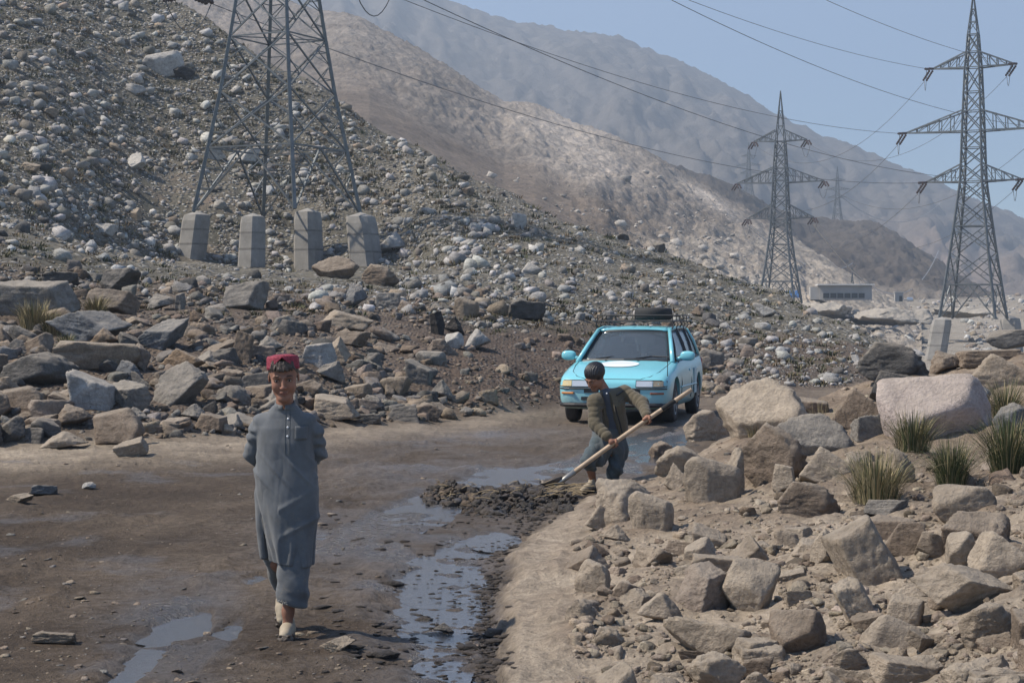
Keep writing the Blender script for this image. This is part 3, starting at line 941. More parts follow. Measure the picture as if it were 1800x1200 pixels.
# the stones one can pick out: px centre, py of the base, width px, height px, colour, shape, tilt, label, short reference
KEY = [
    (45, 562, 150, 66, 'grey', 'slab', 0, "broad grey flat-topped slab at the upper edge of the left bank", "broad grey slab"),
    (148, 606, 138, 62, 'blue-grey', 'slab', .25, "long blue-grey slab with a cracked pale top, leaning above an orange stone", "long cracked blue-grey slab"),
    (178, 613, 52, 34, 'orange-brown', 'angular', 0, "small pointed orange-brown stone in front of the long blue-grey slab", "pointed orange stone"),
    (162, 658, 146, 54, 'tan', 'slab', 0, "broad pale tan boulder with a white left corner, above the light square block", "broad pale tan boulder"),
    (62, 684, 132, 60, 'dark grey', 'angular', 0, "wide craggy dark grey boulder with an overhang, at the left end of the bank", "craggy dark overhanging boulder"),
    (155, 724, 88, 64, 'pale grey', 'block', .2, "light grey square-cut block with a dark face, in the middle of the left bank", "light square block"),
    (36, 724, 70, 42, 'brown', 'round', 0, "rounded grey-brown boulder under the craggy dark overhang", "rounded grey-brown boulder"),
    (124, 756, 62, 42, 'brown', 'angular', 0, "dull brown boulder between the square block and the big round boulder", "dull brown boulder"),
    (203, 788, 88, 66, 'brown', 'round', 0, "big smooth brown boulder standing at the foot of the left bank", "big smooth brown boulder"),
    (310, 716, 100, 68, 'grey', 'angular', -.35, "large grey wedge-shaped boulder sloping down to the right, mid left bank", "large grey wedge"),
    (322, 652, 72, 38, 'orange-brown', 'block', 0, "orange-brown squared boulder with a flat top on the left bank", "orange-brown squared boulder"),
    (276, 620, 112, 50, 'blue-grey', 'slab', -.3, "dark blue-grey slab sloping down to the right above the orange-brown squared boulder", "sloping dark slab"),
    (245, 654, 42, 48, 'mottled brown', 'angular', 0, "mottled brown upright stone between two dark stones on the left bank", "mottled upright stone"),
    (226, 674, 46, 38, 'blue-grey', 'angular', 0, "small dark blue pointed stone above the light square block", "dark blue pointed stone"),
    (192, 656, 36, 24, 'dark grey', 'angular', 0, "small dark stone tucked under the right end of the pale tan boulder", "small tucked dark stone"),
    (228, 722, 70, 48, 'grey', 'angular', 0, "rough grey-brown boulder right of the light square block", "rough grey-brown boulder"),
    (106, 792, 84, 30, 'mud-coated buff', 'angular', 0, "low mud-coated boulder at the very foot of the left bank", "low mud-coated boulder"),
    (228, 806, 58, 30, 'tan', 'slab', .3, "flat pale slab tipped onto the road edge below the big smooth brown boulder", "flat pale roadside slab"),
    (342, 742, 50, 30, 'grey', 'angular', 0, "angular grey stone below the right end of the large grey wedge", "angular grey stone"),
    (14, 692, 36, 28, 'tan', 'angular', 0, "tan stone cut by the frame edge at the end of the left bank", "tan edge stone"),
    (14, 782, 56, 40, 'dark grey', 'round', .4, "dark leaning boulder cut by the frame edge at the foot of the bank", "dark leaning edge boulder"),
    (208, 518, 68, 44, 'dark grey', 'angular', 0, "dark jagged boulder standing high on the left bank above a dry grass tuft", "dark jagged high boulder"),
    (195, 554, 92, 44, 'brown', 'block', 0, "brown and grey block behind the dry grass tuft on the left bank", "brown and grey block"),
    (104, 503, 60, 24, 'dark grey', 'slab', 0, "low dark stone lying on the terrace behind the broad grey slab", "low dark terrace stone"),
    (316, 547, 18, 30, 'grey', 'block', 0, "narrow grey stone standing on end on the upper left bank", "narrow standing stone"),
    (285, 545, 56, 26, 'grey', 'angular', 0, "grey flattish stone left of the narrow standing stone", "grey flattish stone"),
    (432, 548, 78, 48, 'grey', 'slab', -.2, "grey-green tilted slab half sunk in the upper bank", "tilted grey-green slab"),
    (427, 642, 36, 56, 'brown', 'block', 0, "tall brown block standing on end left of the walking boy's cap", "tall brown block"),
    (560, 650, 60, 44, 'pale grey', 'block', 0, "squared pale boulder just right of the walking boy's cap", "squared pale boulder"),
    (606, 582, 96, 36, 'tan', 'slab', -.1, "long tan wedge lying below the tower footings", "long tan wedge"),
    (590, 644, 46, 48, 'tan', 'block', 0, "ribbed tan block standing upright below the long tan wedge", "ribbed tan block"),
    (618, 610, 58, 26, 'brown', 'slab', 0, "flat brown stone resting on top of the ribbed tan block", "flat brown stone"),
    (580, 672, 50, 34, 'grey', 'angular', 0, "grey many-faced stone under the ribbed tan block", "many-faced grey stone"),
    (586, 742, 84, 46, 'mud-coated buff', 'block', 0, "large buff block at road level right of the walking boy's shoulder", "large buff roadside block"),
    (735, 678, 52, 40, 'grey', 'block', .3, "grey squared boulder sitting on earth in the middle of the bank", "grey squared boulder"),
    (778, 704, 40, 34, 'grey', 'angular', 0, "dark-faced grey stone low on the bank, between the squared boulder and the car", "dark-faced grey stone"),
    (798, 614, 32, 28, 'white', 'round', 0, "pale rounded stone under the two black rocks", "pale rounded stone"),
    (799, 592, 36, 34, 'black', 'angular', 0, "squat black rock on the cut bank", "squat black rock"),
    (769, 592, 22, 42, 'black', 'block', .15, "tall narrow black rock beside the squat black one", "tall black rock"),
    (838, 618, 48, 38, 'pale grey', 'angular', 0, "fractured pale grey rock right of the pale rounded stone", "fractured pale rock"),
    (820, 560, 42, 34, 'tan', 'round', 0, "round-topped tan boulder above the two black rocks", "round-topped tan boulder"),
    (588, 494, 76, 42, 'brown', 'angular', 0, "brown boulder in front of the second concrete footing from the right", "brown footing boulder"),
    (668, 506, 62, 40, 'brown', 'angular', 0, "brown rugged boulder in front of the rightmost near concrete footing", "rugged brown boulder"),
    (626, 545, 40, 44, 'blue-grey', 'angular', 0, "blue-grey glossy stone below the footing boulders", "blue-grey glossy stone"),
    (689, 447, 52, 38, 'white', 'angular', -.2, "big pale boulder right of the concrete tower footings", "big pale footing boulder"),
    (924, 566, 60, 36, 'dark grey', 'slab', 0, "dark overhanging rock at the top of the cut bank left of the car roof", "dark overhanging bank rock"),
    (286, 136, 66, 44, 'pale grey', 'round', -.4, "largest pale boulder high on the hillside, left of the lattice tower", "largest hillside boulder"),
    (320, 143, 40, 26, 'black', 'angular', 0, "dark hollow-looking rock right under the largest hillside boulder", "dark hollow rock"),
    (238, 170, 32, 22, 'pale grey', 'round', 0, "rounded boulder just below the largest hillside boulder", "rounded boulder below it"),
    (88, 208, 30, 20, 'tan', 'angular', 0, "tan boulder on the upper left hillside", "tan upper hillside boulder"),
    (236, 300, 34, 30, 'white', 'angular', 0, "white blocky boulder in the middle of the left hillside", "white blocky boulder"),
    (48, 302, 40, 18, 'tan', 'slab', 0, "low tan boulder far left on the hillside", "low tan hillside boulder"),
    (376, 282, 36, 22, 'white', 'slab', -.2, "white slab between the left legs of the lattice tower", "white slab between tower legs"),
    (427, 288, 58, 22, 'white', 'slab', -.3, "long white slab seen through the middle of the lattice tower", "long white slab in the tower"),
    (182, 414, 44, 20, 'white', 'slab', 0, "white flat stone at the foot of the left hillside", "white flat stone"),
    (237, 388, 18, 22, 'tan', 'block', 0, "small upright tan stone below the bare earth scar", "small upright tan stone"),
    (912, 402, 26, 26, 'pale grey', 'angular', 0, "pointed pale boulder on the slope above the car", "pointed slope boulder"),
    (935, 484, 36, 22, 'pale grey', 'angular', 0, "triangular pale boulder on the slope, up and left of the car roof", "triangular slope boulder"),
    (822, 345, 22, 16, 'brown', 'round', 0, "brown boulder high on the slope right of the lattice tower", "brown high boulder"),
    (1158, 443, 20, 16, 'dark grey', 'angular', 0, "dark rock on the hill's skyline, above the car's roof rack", "dark skyline rock"),
    (1096, 422, 20, 12, 'dark grey', 'angular', 0, "small dark rock on the skyline, left of the dark skyline rock", "small dark skyline rock"),
    (1252, 646, 42, 30, 'grey', 'round', 0, "grey-brown boulder on the slope just right of the car", "boulder right of the car"),
    (1232, 652, 34, 24, 'tan', 'round', 0, "tan stone touching the boulder right of the car", "tan stone beside it"),
    (1230, 560, 30, 22, 'brown', 'angular', 0, "brown boulder on the slope above the car's rear window", "brown slope boulder"),
    (1345, 560, 40, 26, 'pale grey', 'angular', 0, "pale boulder below the hill crest, under the middle tower", "pale crest boulder"),
    (1504, 640, 14, 16, 'white', 'round', 0, "white egg-like stone low on the slope, left of the dark boulders on the heap", "white egg-like stone"),
    # heap on the right
    (1247, 780, 84, 58, 'mud-coated buff', 'angular', .15, "pointed buff boulder at the near corner of the heap beside the car", "pointed buff corner boulder"),
    (1342, 776, 150, 104, 'mud-coated buff', 'angular', .1, "largest buff boulder at the crest of the heap's road end", "largest buff crest boulder"),
    (1424, 736, 82, 38, 'brown', 'block', 0, "dark brown ledge-like rock lying on the largest buff crest boulder", "dark brown ledge rock"),
    (1434, 806, 124, 74, 'grey', 'angular', .2, "grey wedge boulder with a shaded face, in front of the crest boulders", "grey shaded wedge"),
    (1516, 756, 98, 68, 'brown', 'block', 0, "square brown boulder with a crack, under the dark blue-grey boulder", "square cracked boulder"),
    (1574, 672, 122, 66, 'dark grey', 'angular', 0, "large dark blue-grey boulder on the skyline of the heap", "large dark skyline boulder"),
    (1582, 706, 96, 46, 'dark grey', 'slab', .2, "dark layered rock right beneath the large dark skyline boulder", "dark layered rock"),
    (1668, 656, 60, 38, 'brown', 'angular', 0, "brown wedge rock below the far concrete footing", "brown wedge rock"),
    (1757, 686, 112, 62, 'tan', 'block', 0, "large tan block high on the heap at the right frame edge", "large tan block"),
    (1656, 780, 196, 114, 'pink', 'round', 0, "huge rounded pinkish granite boulder, the largest on the heap", "pink granite boulder"),
    (1776, 614, 76, 32, 'dark grey', 'round', 0, "dark rounded rock topping the heap's skyline at the right edge", "dark rounded top rock"),
    (1748, 642, 112, 26, 'brown', 'slab', 0, "flat brown ledge under the dark rounded top rock", "flat brown ledge"),
    (1588, 742, 56, 62, 'mottled brown', 'angular', 0, "mottled upright rock touching the left side of the pink granite boulder", "mottled heap rock"),
    (1370, 856, 124, 100, 'brown', 'angular', -.2, "large brown leaning rock in the middle of the heap", "large brown leaning rock"),
    (1254, 886, 100, 76, 'mud-coated buff', 'round', 0, "big mud-smeared rounded boulder left of the large brown leaning rock", "mud-smeared rounded boulder"),
    (1292, 880, 48, 84, 'mud-coated buff', 'angular', -.2, "tall mud-smeared rock wedged right of the mud-smeared rounded boulder", "tall mud-smeared rock"),
    (1100, 925, 110, 84, 'mud-coated buff', 'angular', .3, "mud-covered boulder at the shoveling boy's heels", "mud-covered heel boulder"),
    (1146, 936, 76, 66, 'mud-coated buff', 'round', 0, "domed mud-covered boulder in front of the heel boulder", "domed mud boulder"),
    (1452, 850, 90, 60, 'mud-coated buff', 'block', 0, "buff block directly right of the large brown leaning rock", "buff block"),
    (1380, 872, 42, 52, 'mud-coated buff', 'block', 0, "small upright buff stone in front of the large brown leaning rock", "small upright buff stone"),
    (1574, 856, 72, 62, 'tan', 'angular', 0, "tan boulder behind the leftmost green tussock", "tan tussock boulder"),
    (1424, 914, 110, 62, 'brown', 'angular', 0, "brown low boulder left of the leftmost tussock's base", "brown low boulder"),
    (1690, 916, 104, 58, 'tan', 'round', 0, "lumpy rounded tan boulder below the middle tussock", "lumpy tan boulder"),
    (1722, 964, 120, 62, 'brown', 'block', .15, "brown brick-shaped boulder near the right edge, below the lumpy tan one", "brick-shaped boulder"),
    (1768, 1014, 110, 74, 'mud-coated buff', 'angular', 0, "angular buff boulder cut by the right edge under the brick-shaped boulder", "angular edge boulder"),
    (1696, 1006, 50, 66, 'mud-coated buff', 'round', 0, "egg-shaped boulder standing on end under the brick-shaped boulder", "egg-shaped boulder"),
    (1642, 984, 60, 46, 'tan', 'round', 0, "smooth pale boulder left of the egg-shaped one", "smooth pale boulder"),
    (1530, 1034, 118, 112, 'mud-coated buff', 'block', .25, "large flat-faced buff slab leaning in the middle of the near heap", "large flat-faced slab"),
    (1594, 980, 66, 62, 'brown', 'block', .2, "brown block leaning on the top of the flat-faced slab", "brown leaning block"),
    (1450, 996, 44, 60, 'mud-coated buff', 'angular', 0, "narrow upright rock left of the flat-faced slab", "narrow upright rock"),
    (1322, 1082, 98, 90, 'mud-coated buff', 'round', 0, "mud-crusted boulder behind the large angular boulder", "mud-crusted boulder"),
    (1232, 1078, 106, 76, 'mottled brown', 'angular', -.35, "dark craggy tilted rock left of the mud-crusted boulder", "craggy tilted rock"),
    (1252, 1162, 138, 86, 'mud-coated buff', 'angular', .3, "large angular boulder with a shaded right side, nearest the bottom of the heap", "large angular boulder"),
    (1408, 1152, 96, 74, 'brown', 'round', 0, "dark rounded boulder right of the large angular boulder", "dark rounded boulder"),
    (1262, 1020, 98, 40, 'tan', 'slab', 0, "flat-lying buff stone behind the craggy tilted rock", "flat buff stone"),
    (1166, 1096, 90, 50, 'mud-coated buff', 'angular', 0, "pale mud-coated rock left of the craggy tilted rock", "pale mud-coated rock"),
    (1032, 1012, 72, 46, 'brown', 'block', 0, "brown rock at the inner edge of the mud bank", "brown bank-edge rock"),
    (1042, 1048, 58, 58, 'mud-coated buff', 'round', 0, "pale mud lump in front of the brown bank-edge rock", "pale mud lump"),
    (1058, 930, 58, 42, 'mud-coated buff', 'block', 0, "buff block on the bank below the mud heap", "buff block on the bank"),
    (1085, 952, 50, 28, 'mud-coated buff', 'angular', 0, "low buff stone in front of that bank block", "low buff bank stone"),
    (1756, 1134, 118, 74, 'tan', 'angular', .15, "big tan boulder at the lower right edge with a dark underside", "big lower tan boulder"),
    (1710, 1080, 176, 84, 'mud-coated buff', 'slab', .15, "broad layered mud-streaked slab near the right edge", "broad layered slab"),
    (1596, 1204, 112, 40, 'tan', 'slab', -.2, "pale slab cut by the bottom edge of the photo", "pale bottom slab"),
    (1622, 1150, 44, 48, 'tan', 'slab', .5, "thin pale plate leaning on small stones, lower right", "thin leaning plate"),
    (1508, 1096, 52, 74, 'mud-coated buff', 'angular', .5, "tall rough rock leaning to the right in the near heap", "tall leaning rough rock"),
    (1594, 1104, 62, 54, 'mud-coated buff', 'round', 0, "lumpy boulder right of the tall leaning rough rock", "lumpy near boulder"),
    (1498, 1178, 64, 36, 'tan', 'angular', 0, "low tan stone at the bottom of the heap", "low tan bottom stone"),
    (1262, 1212, 94, 60, 'mud-coated buff', 'angular', 0, "buff rock in front of the large angular boulder, at the bottom edge", "buff bottom rock"),
    (1560, 906, 74, 26, 'grey', 'slab', 0, "flat grey stone under the leftmost tussock", "flat grey stone"),
    (1570, 954, 86, 44, 'brown', 'round', 0, "double-humped brown stone above the flat-faced slab", "double-humped stone"),
    (1788, 768, 62, 56, 'blue-grey', 'angular', 0, "blue-grey boulder cut by the right frame edge", "blue-grey edge boulder"),
    (1712, 718, 70, 40, 'pale grey', 'slab', .3, "pale sloping slab behind the pink granite boulder", "pale sloping slab"),
    (1530, 775, 60, 46, 'grey', 'slab', .3, "grey slab leaning left of the pink granite boulder", "grey leaning slab"),
    (1165, 812, 44, 34, 'brown', 'angular', 0, "small brown rock at the puddle's edge beside the shovel shaft", "small puddle-edge rock"),
    (1200, 838, 90, 50, 'mud-coated buff', 'angular', 0, "buff boulder between the puddle-edge rock and the leaning rock", "buff puddle boulder"),
    (1190, 862, 40, 44, 'mud-coated buff', 'block', 0, "small blocky buff stone right of the shoveling boy's rear foot", "small blocky buff stone"),
    # stones lying on the road
    (93, 1134, 74, 20, 'tan', 'slab', 0, "flat tan stone embedded in the road at the lower left", "flat tan road stone"),
    (592, 1147, 62, 26, 'tan', 'slab', 0, "flat stone half buried in mud right of the walking boy's shoe", "half-buried road stone"),
    (780, 1114, 36, 18, 'dark grey', 'angular', 0, "dark muddy stone standing in the near puddle", "dark puddle stone"),
    (76, 872, 44, 18, 'blue-grey', 'slab', 0, "blue-grey stone on the pale road shoulder", "blue-grey shoulder stone"),
    (32, 886, 50, 18, 'tan', 'slab', 0, "tan stone beside the blue-grey shoulder stone", "tan shoulder stone"),
    (154, 860, 26, 12, 'white', 'angular', 0, "small white stone on the road shoulder", "small white shoulder stone"),
]

KP = np.array([(k[0], k[1] - 0.10 * k[3]) for k in KEY], float)
KYs = hit_many(KP[:, 0], KP[:, 1])


def put_rock(px, py, w, h, colour, style, tilt, label, Y, seed, group=None, jitter=0.12):
    r = np.random.default_rng(seed)
    lst = ROCK_ME[style]
    me = lst[int(r.integers(len(lst)))]
    W, Hh = w * Y / FPX, h * Y / FPX
    D = (W + Hh) / 2 * r.uniform(0.8, 1.05)
    x = (px - CXP) * Y / FPX
    y = Y + D * 0.30
    zb = EYE - (py - HOR) * Y / FPX
    o = bpy.data.objects.new("rock", me)
    COL.objects.link(o)
    sink = .24 if (group or "").startswith("boulders of the heap") else .05
    o.scale = (W * 1.08, D, Hh * (1.11 + sink))
    o.location = (x, y, zb + Hh * (1.11 + sink) * .5 - (sink + .02) * Hh)
    o.rotation_euler = (r.uniform(-.12, .12), tilt, (math.pi if r.random() < 0.5 else 0) + r.uniform(-.25, .25))
    c = np.array(CW[colour]) * r.uniform(1 - jitter, 1 + jitter)
    o.color = (*c, 1)
    tag(o, label, "rock", group)
    return o


for k_, (row, Yk) in enumerate(zip(KEY, KYs)):
    if np.isnan(Yk):
        print("KEY miss", row[:4]); Yk = 60.0
    g_ = "boulders of the heap on the right" if row[0] > 1000 and Yk < 34 else ("stones lying on the road" if Yk < 21 else ("boulders of the roadside bank" if Yk < 62 else "boulders on the stony hillside"))
    put_rock(*row[:8], Yk, 500 + k_, g_)

# ---- the filling: candidates by zone, the largest become objects, the rest one joined mesh per zone
kb = np.array([(k[0] - k[2] / 2, k[0] + k[2] / 2, k[1] - k[3], k[1]) for k in KEY])


def candidates(n, box, sizef, seed, ok, clear=0.85):
    r = np.random.default_rng(seed)
    px = r.uniform(box[0], box[1], n); py = r.uniform(box[2], box[3], n)
    Y = hit_many(px, py, y1=720.0 if seed == 5 else 230.0)
    good = ~np.isnan(Y) & ok(px, py, np.nan_to_num(Y, nan=1e3))
    px, py, Y = px[good], py[good], Y[good]
    w = sizef(r, px, py, Y)                             # width in metres
    blocked = np.zeros(len(px), bool)
    for a0, a1, b0, b1 in kb:
        blocked |= (px > a0) & (px < a1) & (py > b0 + 0.12 * (b1 - b0)) & (py < b1 + 0.5 * w / Y * FPX + 2)
    keep = ~(blocked & (r.random(len(px)) < clear))
    for a0, a1, b0, b1 in ((322, 372, 366, 462), (424, 466, 368, 476), (516, 566, 362, 482), (606, 664, 370, 484), (1620, 1690, 556, 640), (1758, 1800, 552, 590)):
        keep &= ~((px > a0 - 6) & (px < a1 + 6) & (py > b0) & (py < b1 + 8))
    return px[keep], py[keep], Y[keep], w[keep]


def foot_Y(px):
    return station_rows(np.asarray(px, float))[0][:, 2]


def top_Y(px):
    return station_rows(np.asarray(px, float))[0][:, 4]


def power(r, n, lo, hi, a):
    u = r.random(n)
    return (lo ** (1 - a) + u * (hi ** (1 - a) - lo ** (1 - a))) ** (1 / (1 - a))


Z = {}
Z['bank'] = candidates(9000, (-60, 1320, 470, 800), lambda r, px, py, Y: power(r, len(px), .05, .55, 1.9) * (1 - .4 * sstep(820, 900, px) * (1 - sstep(1150, 1250, px))), 1,
                       lambda px, py, Y: (Y > foot_Y(px) + 0.1) & (Y < top_Y(px) * 1.35) & (Y < 60) & ~((px > 660) & (px < 1060) & (py > 555) & (py < 700) & (np.sin(px * 77.1 + py * 31.3) > -.25)))
Z['hill'] = candidates(66000, (-60, 1640, -30, 680), lambda r, px, py, Y: power(r, len(px), .13, 1.9, 2.7) * np.interp(Y, [38, 60, 100], [.36, .46, .62]) * (1 - .35 * sstep(780, 1000, px)), 2,
                       lambda px, py, Y: (n2((px - CXP) * Y / FPX, Y, 7, 12, octv=3, seed=191) > -.50 + .25 * np.sin(px * 91.7 + py * 37.1)) & ((Y > top_Y(px) * 1.12) | ((px > 1190) & (Y > foot_Y(px) + .2))) & (Y < 160) & (((px - 330) ** 2 / 110 ** 2 + (py - 350) ** 2 / 38 ** 2 > 1) | (np.sin(px * 32.9 + py * 58.2) > 0.6)) & ((px > 560) | (Y > 62) | (np.sin(px * 12.9 + py * 78.2) > 0.75)))
Z['heap'] = candidates(12000, (1010, 1880, 600, 1280), lambda r, px, py, Y: power(r, len(px), .014, .24, 2.45), 3,
                       lambda px, py, Y: (Y < 30) & (px > heap_edge(Y) + 70) & (terrain_q((px - CXP) * Y / FPX, Y) > 0.06))
Z['flat'] = candidates(4200, (-40, 1290, 700, 1280), lambda r, px, py, Y: power(r, len(px), .010, .09, 2.6), 4,
                       lambda px, py, Y: (Y < foot_Y(px)) & (px < heap_edge(Y)) & ((n2((px - CXP) * Y / FPX, Y, 1.6, 2.2, octv=2, seed=301) > .05) | (px < 260) & (py > 940) | (np.sin(px * 51.3 + py * 17.7) > .8)) & (puddle_mask((px - CXP) * Y / FPX, Y) < .4))
Z['valley'] = candidates(6500, (1000, 1860, 440, 640), lambda r, px, py, Y: power(r, len(px), .35, 2.2, 2.4), 5,
                         lambda px, py, Y: (Y > 110) | ((px > 1600) & (Y > 48)))

ZC = {
    'bank': [('grey', .30), ('brown', .24), ('tan', .16), ('dark grey', .12), ('mottled brown', .18)],
    'hill': [('pale grey', .42), ('white', .25), ('grey', .20), ('tan', .08), ('dark grey', .05)],
    'heap': [('mud-coated buff', .74), ('brown', .14), ('tan', .12)],
    'flat': [('tan', .6), ('grey', .25), ('brown', .15)],
    'valley': [('pale grey', .4), ('white', .35), ('tan', .25)],
}
GROUPS = {'bank': "boulders of the roadside bank", 'hill': "boulders on the stony hillside", 'heap': "boulders of the heap on the right", 'flat': "stones lying on the road", 'valley': "stones of the valley floor"}
allc = []
for z_, (a_, b_, c_, d_) in Z.items():
    for i_ in range(len(a_)):
        if z_ != 'valley':
            allc.append((d_[i_] / c_[i_], z_, i_))
allc.sort(reverse=True)
N_OWN = 300 - len(KEY)
own = {(z_, i_) for s_, z_, i_ in allc[:N_OWN]}


def where(px, py, landmarks, used):
    best = sorted(range(len(landmarks)), key=lambda j: (px - landmarks[j][0]) ** 2 + 1.6 * (py - landmarks[j][1]) ** 2)
    for j in best[:6]:
        lx, ly, ref, w, h = landmarks[j]
        dx, dy = px - lx, py - ly
        if abs(dx) > 1.6 * abs(dy): d = "right of" if dx > 0 else "left of"
        elif abs(dy) > 1.6 * abs(dx): d = "below" if dy > 0 else "above"
        else: d = ("below and " if dy > 0 else "above and ") + ("right of" if dx > 0 else "left of")
        yield d, ref


LAND = [(k[0], k[1] - k[3] / 2, k[8], k[2], k[3]) for k in KEY if len(k[8].split()) <= 4 and not k[8].endswith(" it")]
LAND += [(345, 415, "leftmost concrete footing", 40, 90), (442, 425, "second concrete footing", 40, 90), (1108, 650, "turquoise car", 230, 180)]
used_labels = set()
shape_word = {'angular': "angular", 'block': "blocky", 'round': "rounded", 'slab': "flattish"}
order_words = ["", "next ", "third ", "fourth ", "fifth ", "sixth ", "seventh ", "eighth ", "ninth ", "tenth "]


def unique_label(px, py, wpx, colour, style):
    size = "large" if wpx > 42 else ("mid-sized" if wpx > 28 else "small")
    for n_ in range(10):
        for d, ref in where(px, py, LAND, used_labels):
            s = f"{order_words[n_]}{size} {colour} {shape_word[style]} stone {d} the {ref}"
            if s not in used_labels:
                used_labels.add(s)
                return s
    return f"{size} {colour} {shape_word[style]} stone among many alike"


def colour_of(zname, u, Y, px):
    t = 0
    if zname == 'heap' and Y > 15.5 and u > 0.5:
        return ['brown', 'mottled brown', 'grey', 'tan'][int(u * 997) % 4]
    for c, w in ZC[zname]:
        t += w
        if u <= t: return c
    return ZC[zname][0][0]


scatter_names = {'bank': ("bank_rubble",), 'hill': ("scree_stones",), 'heap': ("heap_rubble",), 'flat': ("road_pebbles",), 'valley': ("valley_stones",)}
for z_, (a_, b_, c_, d_) in Z.items():
    r = np.random.default_rng(hash(z_) % 1000 if False else len(z_) * 31 + len(a_))
    Vs, Fs, Cs, base = [], [], [], 0
    gz = terrain_q((a_ - CXP) * c_ / FPX, c_)
    for i_ in range(len(a_)):
        px, py, Y, w = a_[i_], b_[i_], c_[i_], d_[i_]
        u = r.random()
        cn = colour_of(z_, u, Y, px)
        if (z_, i_) in own:
            st = ("block" if r.random() < .4 else "angular") if z_ == 'hill' else ["angular", "block", "slab", "round", "angular"][int(r.integers(5))]
            wpx = w / Y * FPX
            h = wpx * r.uniform(.5, .85) * (0.6 if st == 'slab' else 1)
            put_rock(px, py + h * .35, wpx, h, cn, st, r.uniform(-.3, .3), unique_label(px, py, wpx, cn, st), Y, 9000 + i_, GROUPS[z_])
            continue
        wp_ = w / Y * FPX
        pool = SMALL[(4 if z_ == 'hill' else (3 if z_ in ('heap', 'bank') and wp_ > 20 else 2)) if wp_ > 14 else (1 if wp_ > 7 else 0)]
        V0, F0 = pool[int(r.integers(len(pool)))]
        hh = w * r.uniform(.45, .85) * (0.45 if z_ == 'flat' else 1)
        dd = w * r.uniform(.7, 1.05)
        ang = r.uniform(0, 6.28); tl = r.uniform(-.4, .4)
        ca, sa, ct, s_t = math.cos(ang), math.sin(ang), math.cos(tl), math.sin(tl)
        V = V0 * np.array([w, dd, hh])
        V = np.stack([V[:, 0] * ct + V[:, 2] * s_t, V[:, 1], -V[:, 0] * s_t + V[:, 2] * ct], 1)
        V = np.stack([V[:, 0] * ca - V[:, 1] * sa, V[:, 0] * sa + V[:, 1] * ca, V[:, 2]], 1)
        V += np.array([(px - CXP) * Y / FPX, Y, gz[i_] + hh * {'flat': .10, 'heap': .06}.get(z_, .18)])
        Vs.append(V); Fs.append(F0 + base); base += len(V)
        c = np.array(CW[cn]) * r.uniform(.72, 1.25) * np.array([1 + r.uniform(-.04, .04), 1, 1 + r.uniform(-.05, .05)])
        Cs.append(np.tile(c, (len(V), 1)))
    me = fast_mesh(scatter_names[z_][0], np.concatenate(Vs), np.concatenate(Fs), np.concatenate(Cs))
    tag(link(scatter_names[z_][0], me, M['rock_scatter']), kind="stuff")

# ---- stones lying on the lower spur
_q = SPUR[1]
spur_bvh = BVHTree.FromPolygons([tuple(v) for v in SPUR[0]], [tuple(f) for f in _q])
r = np.random.default_rng(99)
Vs, Fs, Cs, base = [], [], [], 0
for k in range(6500):
    px = r.uniform(760, 1640); py = r.uniform(300, 600)
    line = py - spur_line(px)
    if (1395 < px < 1620 and 492 < py < 548): continue
    if line < 20 or r.random() > np.interp(px, [760, 1000, 1200, 1400], [.12, .3, .7, 1.0]) * np.interp(line, [20, 120, 200], [.25, .5, 1.0]): continue
    d = Vector(((px - CXP) / FPX, 1, -(py - HOR) / FPX)).normalized()
    h = spur_bvh.ray_cast(Vector((0, 0, EYE)), d)
    if h[0] is None: continue
    w = min(2.4, .22 * (1 - r.random()) ** (-.55)) * h[0].y / 350
    V0, F0 = SMALL[1][int(r.integers(40))]
    V = V0 * np.array([w, w * .8, w * r.uniform(.5, .8)]) + np.array(h[0]) + np.array([0, 0, w * .15])
    Vs.append(V); Fs.append(F0 + base); base += len(V)
    Cs.append(np.tile(np.array([.42, .39, .35]) * r.uniform(.55, 1.25), (len(V), 1)))
me = fast_mesh("spur_stones", np.concatenate(Vs), np.concatenate(Fs), np.concatenate(Cs))
tag(link("spur_stones", me, M['rock_scatter']), kind="stuff")

# ---- low cushion plants and dry grass between the stones of the slope
m, nt, b = new_mat("scrub_leaves")
nt.links.new(nnode(nt, "ShaderNodeAttribute", attribute_name="col").outputs["Color"], b.inputs["Base Color"])
b.inputs["Roughness"].default_value = 0.9
b.inputs["Specular IOR Level"].default_value = 0.1
M['scrub'] = m


def tuft_arrays(n, rad, height, r, lean=0.5, width=0.02, up=1.0):
    """n blades, each a bent strip of two quads and a tip"""
    ang = r.uniform(0, 2 * math.pi, n)
    rr = rad * np.sqrt(r.random(n)) * 0.5
    L = height * r.uniform(.45, 1.05, n)
    ln = lean * r.uniform(.05, 1.0, n) ** r.uniform(.6, 1.6) * (0.4 + rr / (rad * .5))
    dirx, diry = np.cos(ang), np.sin(ang)
    wv = width * r.uniform(.6, 1.2, n)
    sx, sy = -diry, dirx
    V = np.zeros((n, 7, 3))
    for k, (t, ww) in enumerate(((0, 1), (.4, .9), (.75, .6))):
        out = rr + ln * L * (t ** 1.8)
        z = L * t * (1 - 0.25 * ln * t) * up
        for s, off in ((0, -1), (1, 1)):
            V[:, 2 * k + s, 0] = dirx * out + sx * wv * ww * off * .5
            V[:, 2 * k + s, 1] = diry * out + sy * wv * ww * off * .5
            V[:, 2 * k + s, 2] = z
    out = rr + ln * L
    V[:, 6, 0] = dirx * out; V[:, 6, 1] = diry * out; V[:, 6, 2] = L * (1 - 0.30 * ln) * up
    b0 = np.arange(n)[:, None] * 7
    Q = np.concatenate([b0 + np.array([[0, 1, 3, 2]]), b0 + np.array([[2, 3, 5, 4]])])
    T = b0 + np.array([[4, 5, 6]])
    return V.reshape(-1, 3), Q, T


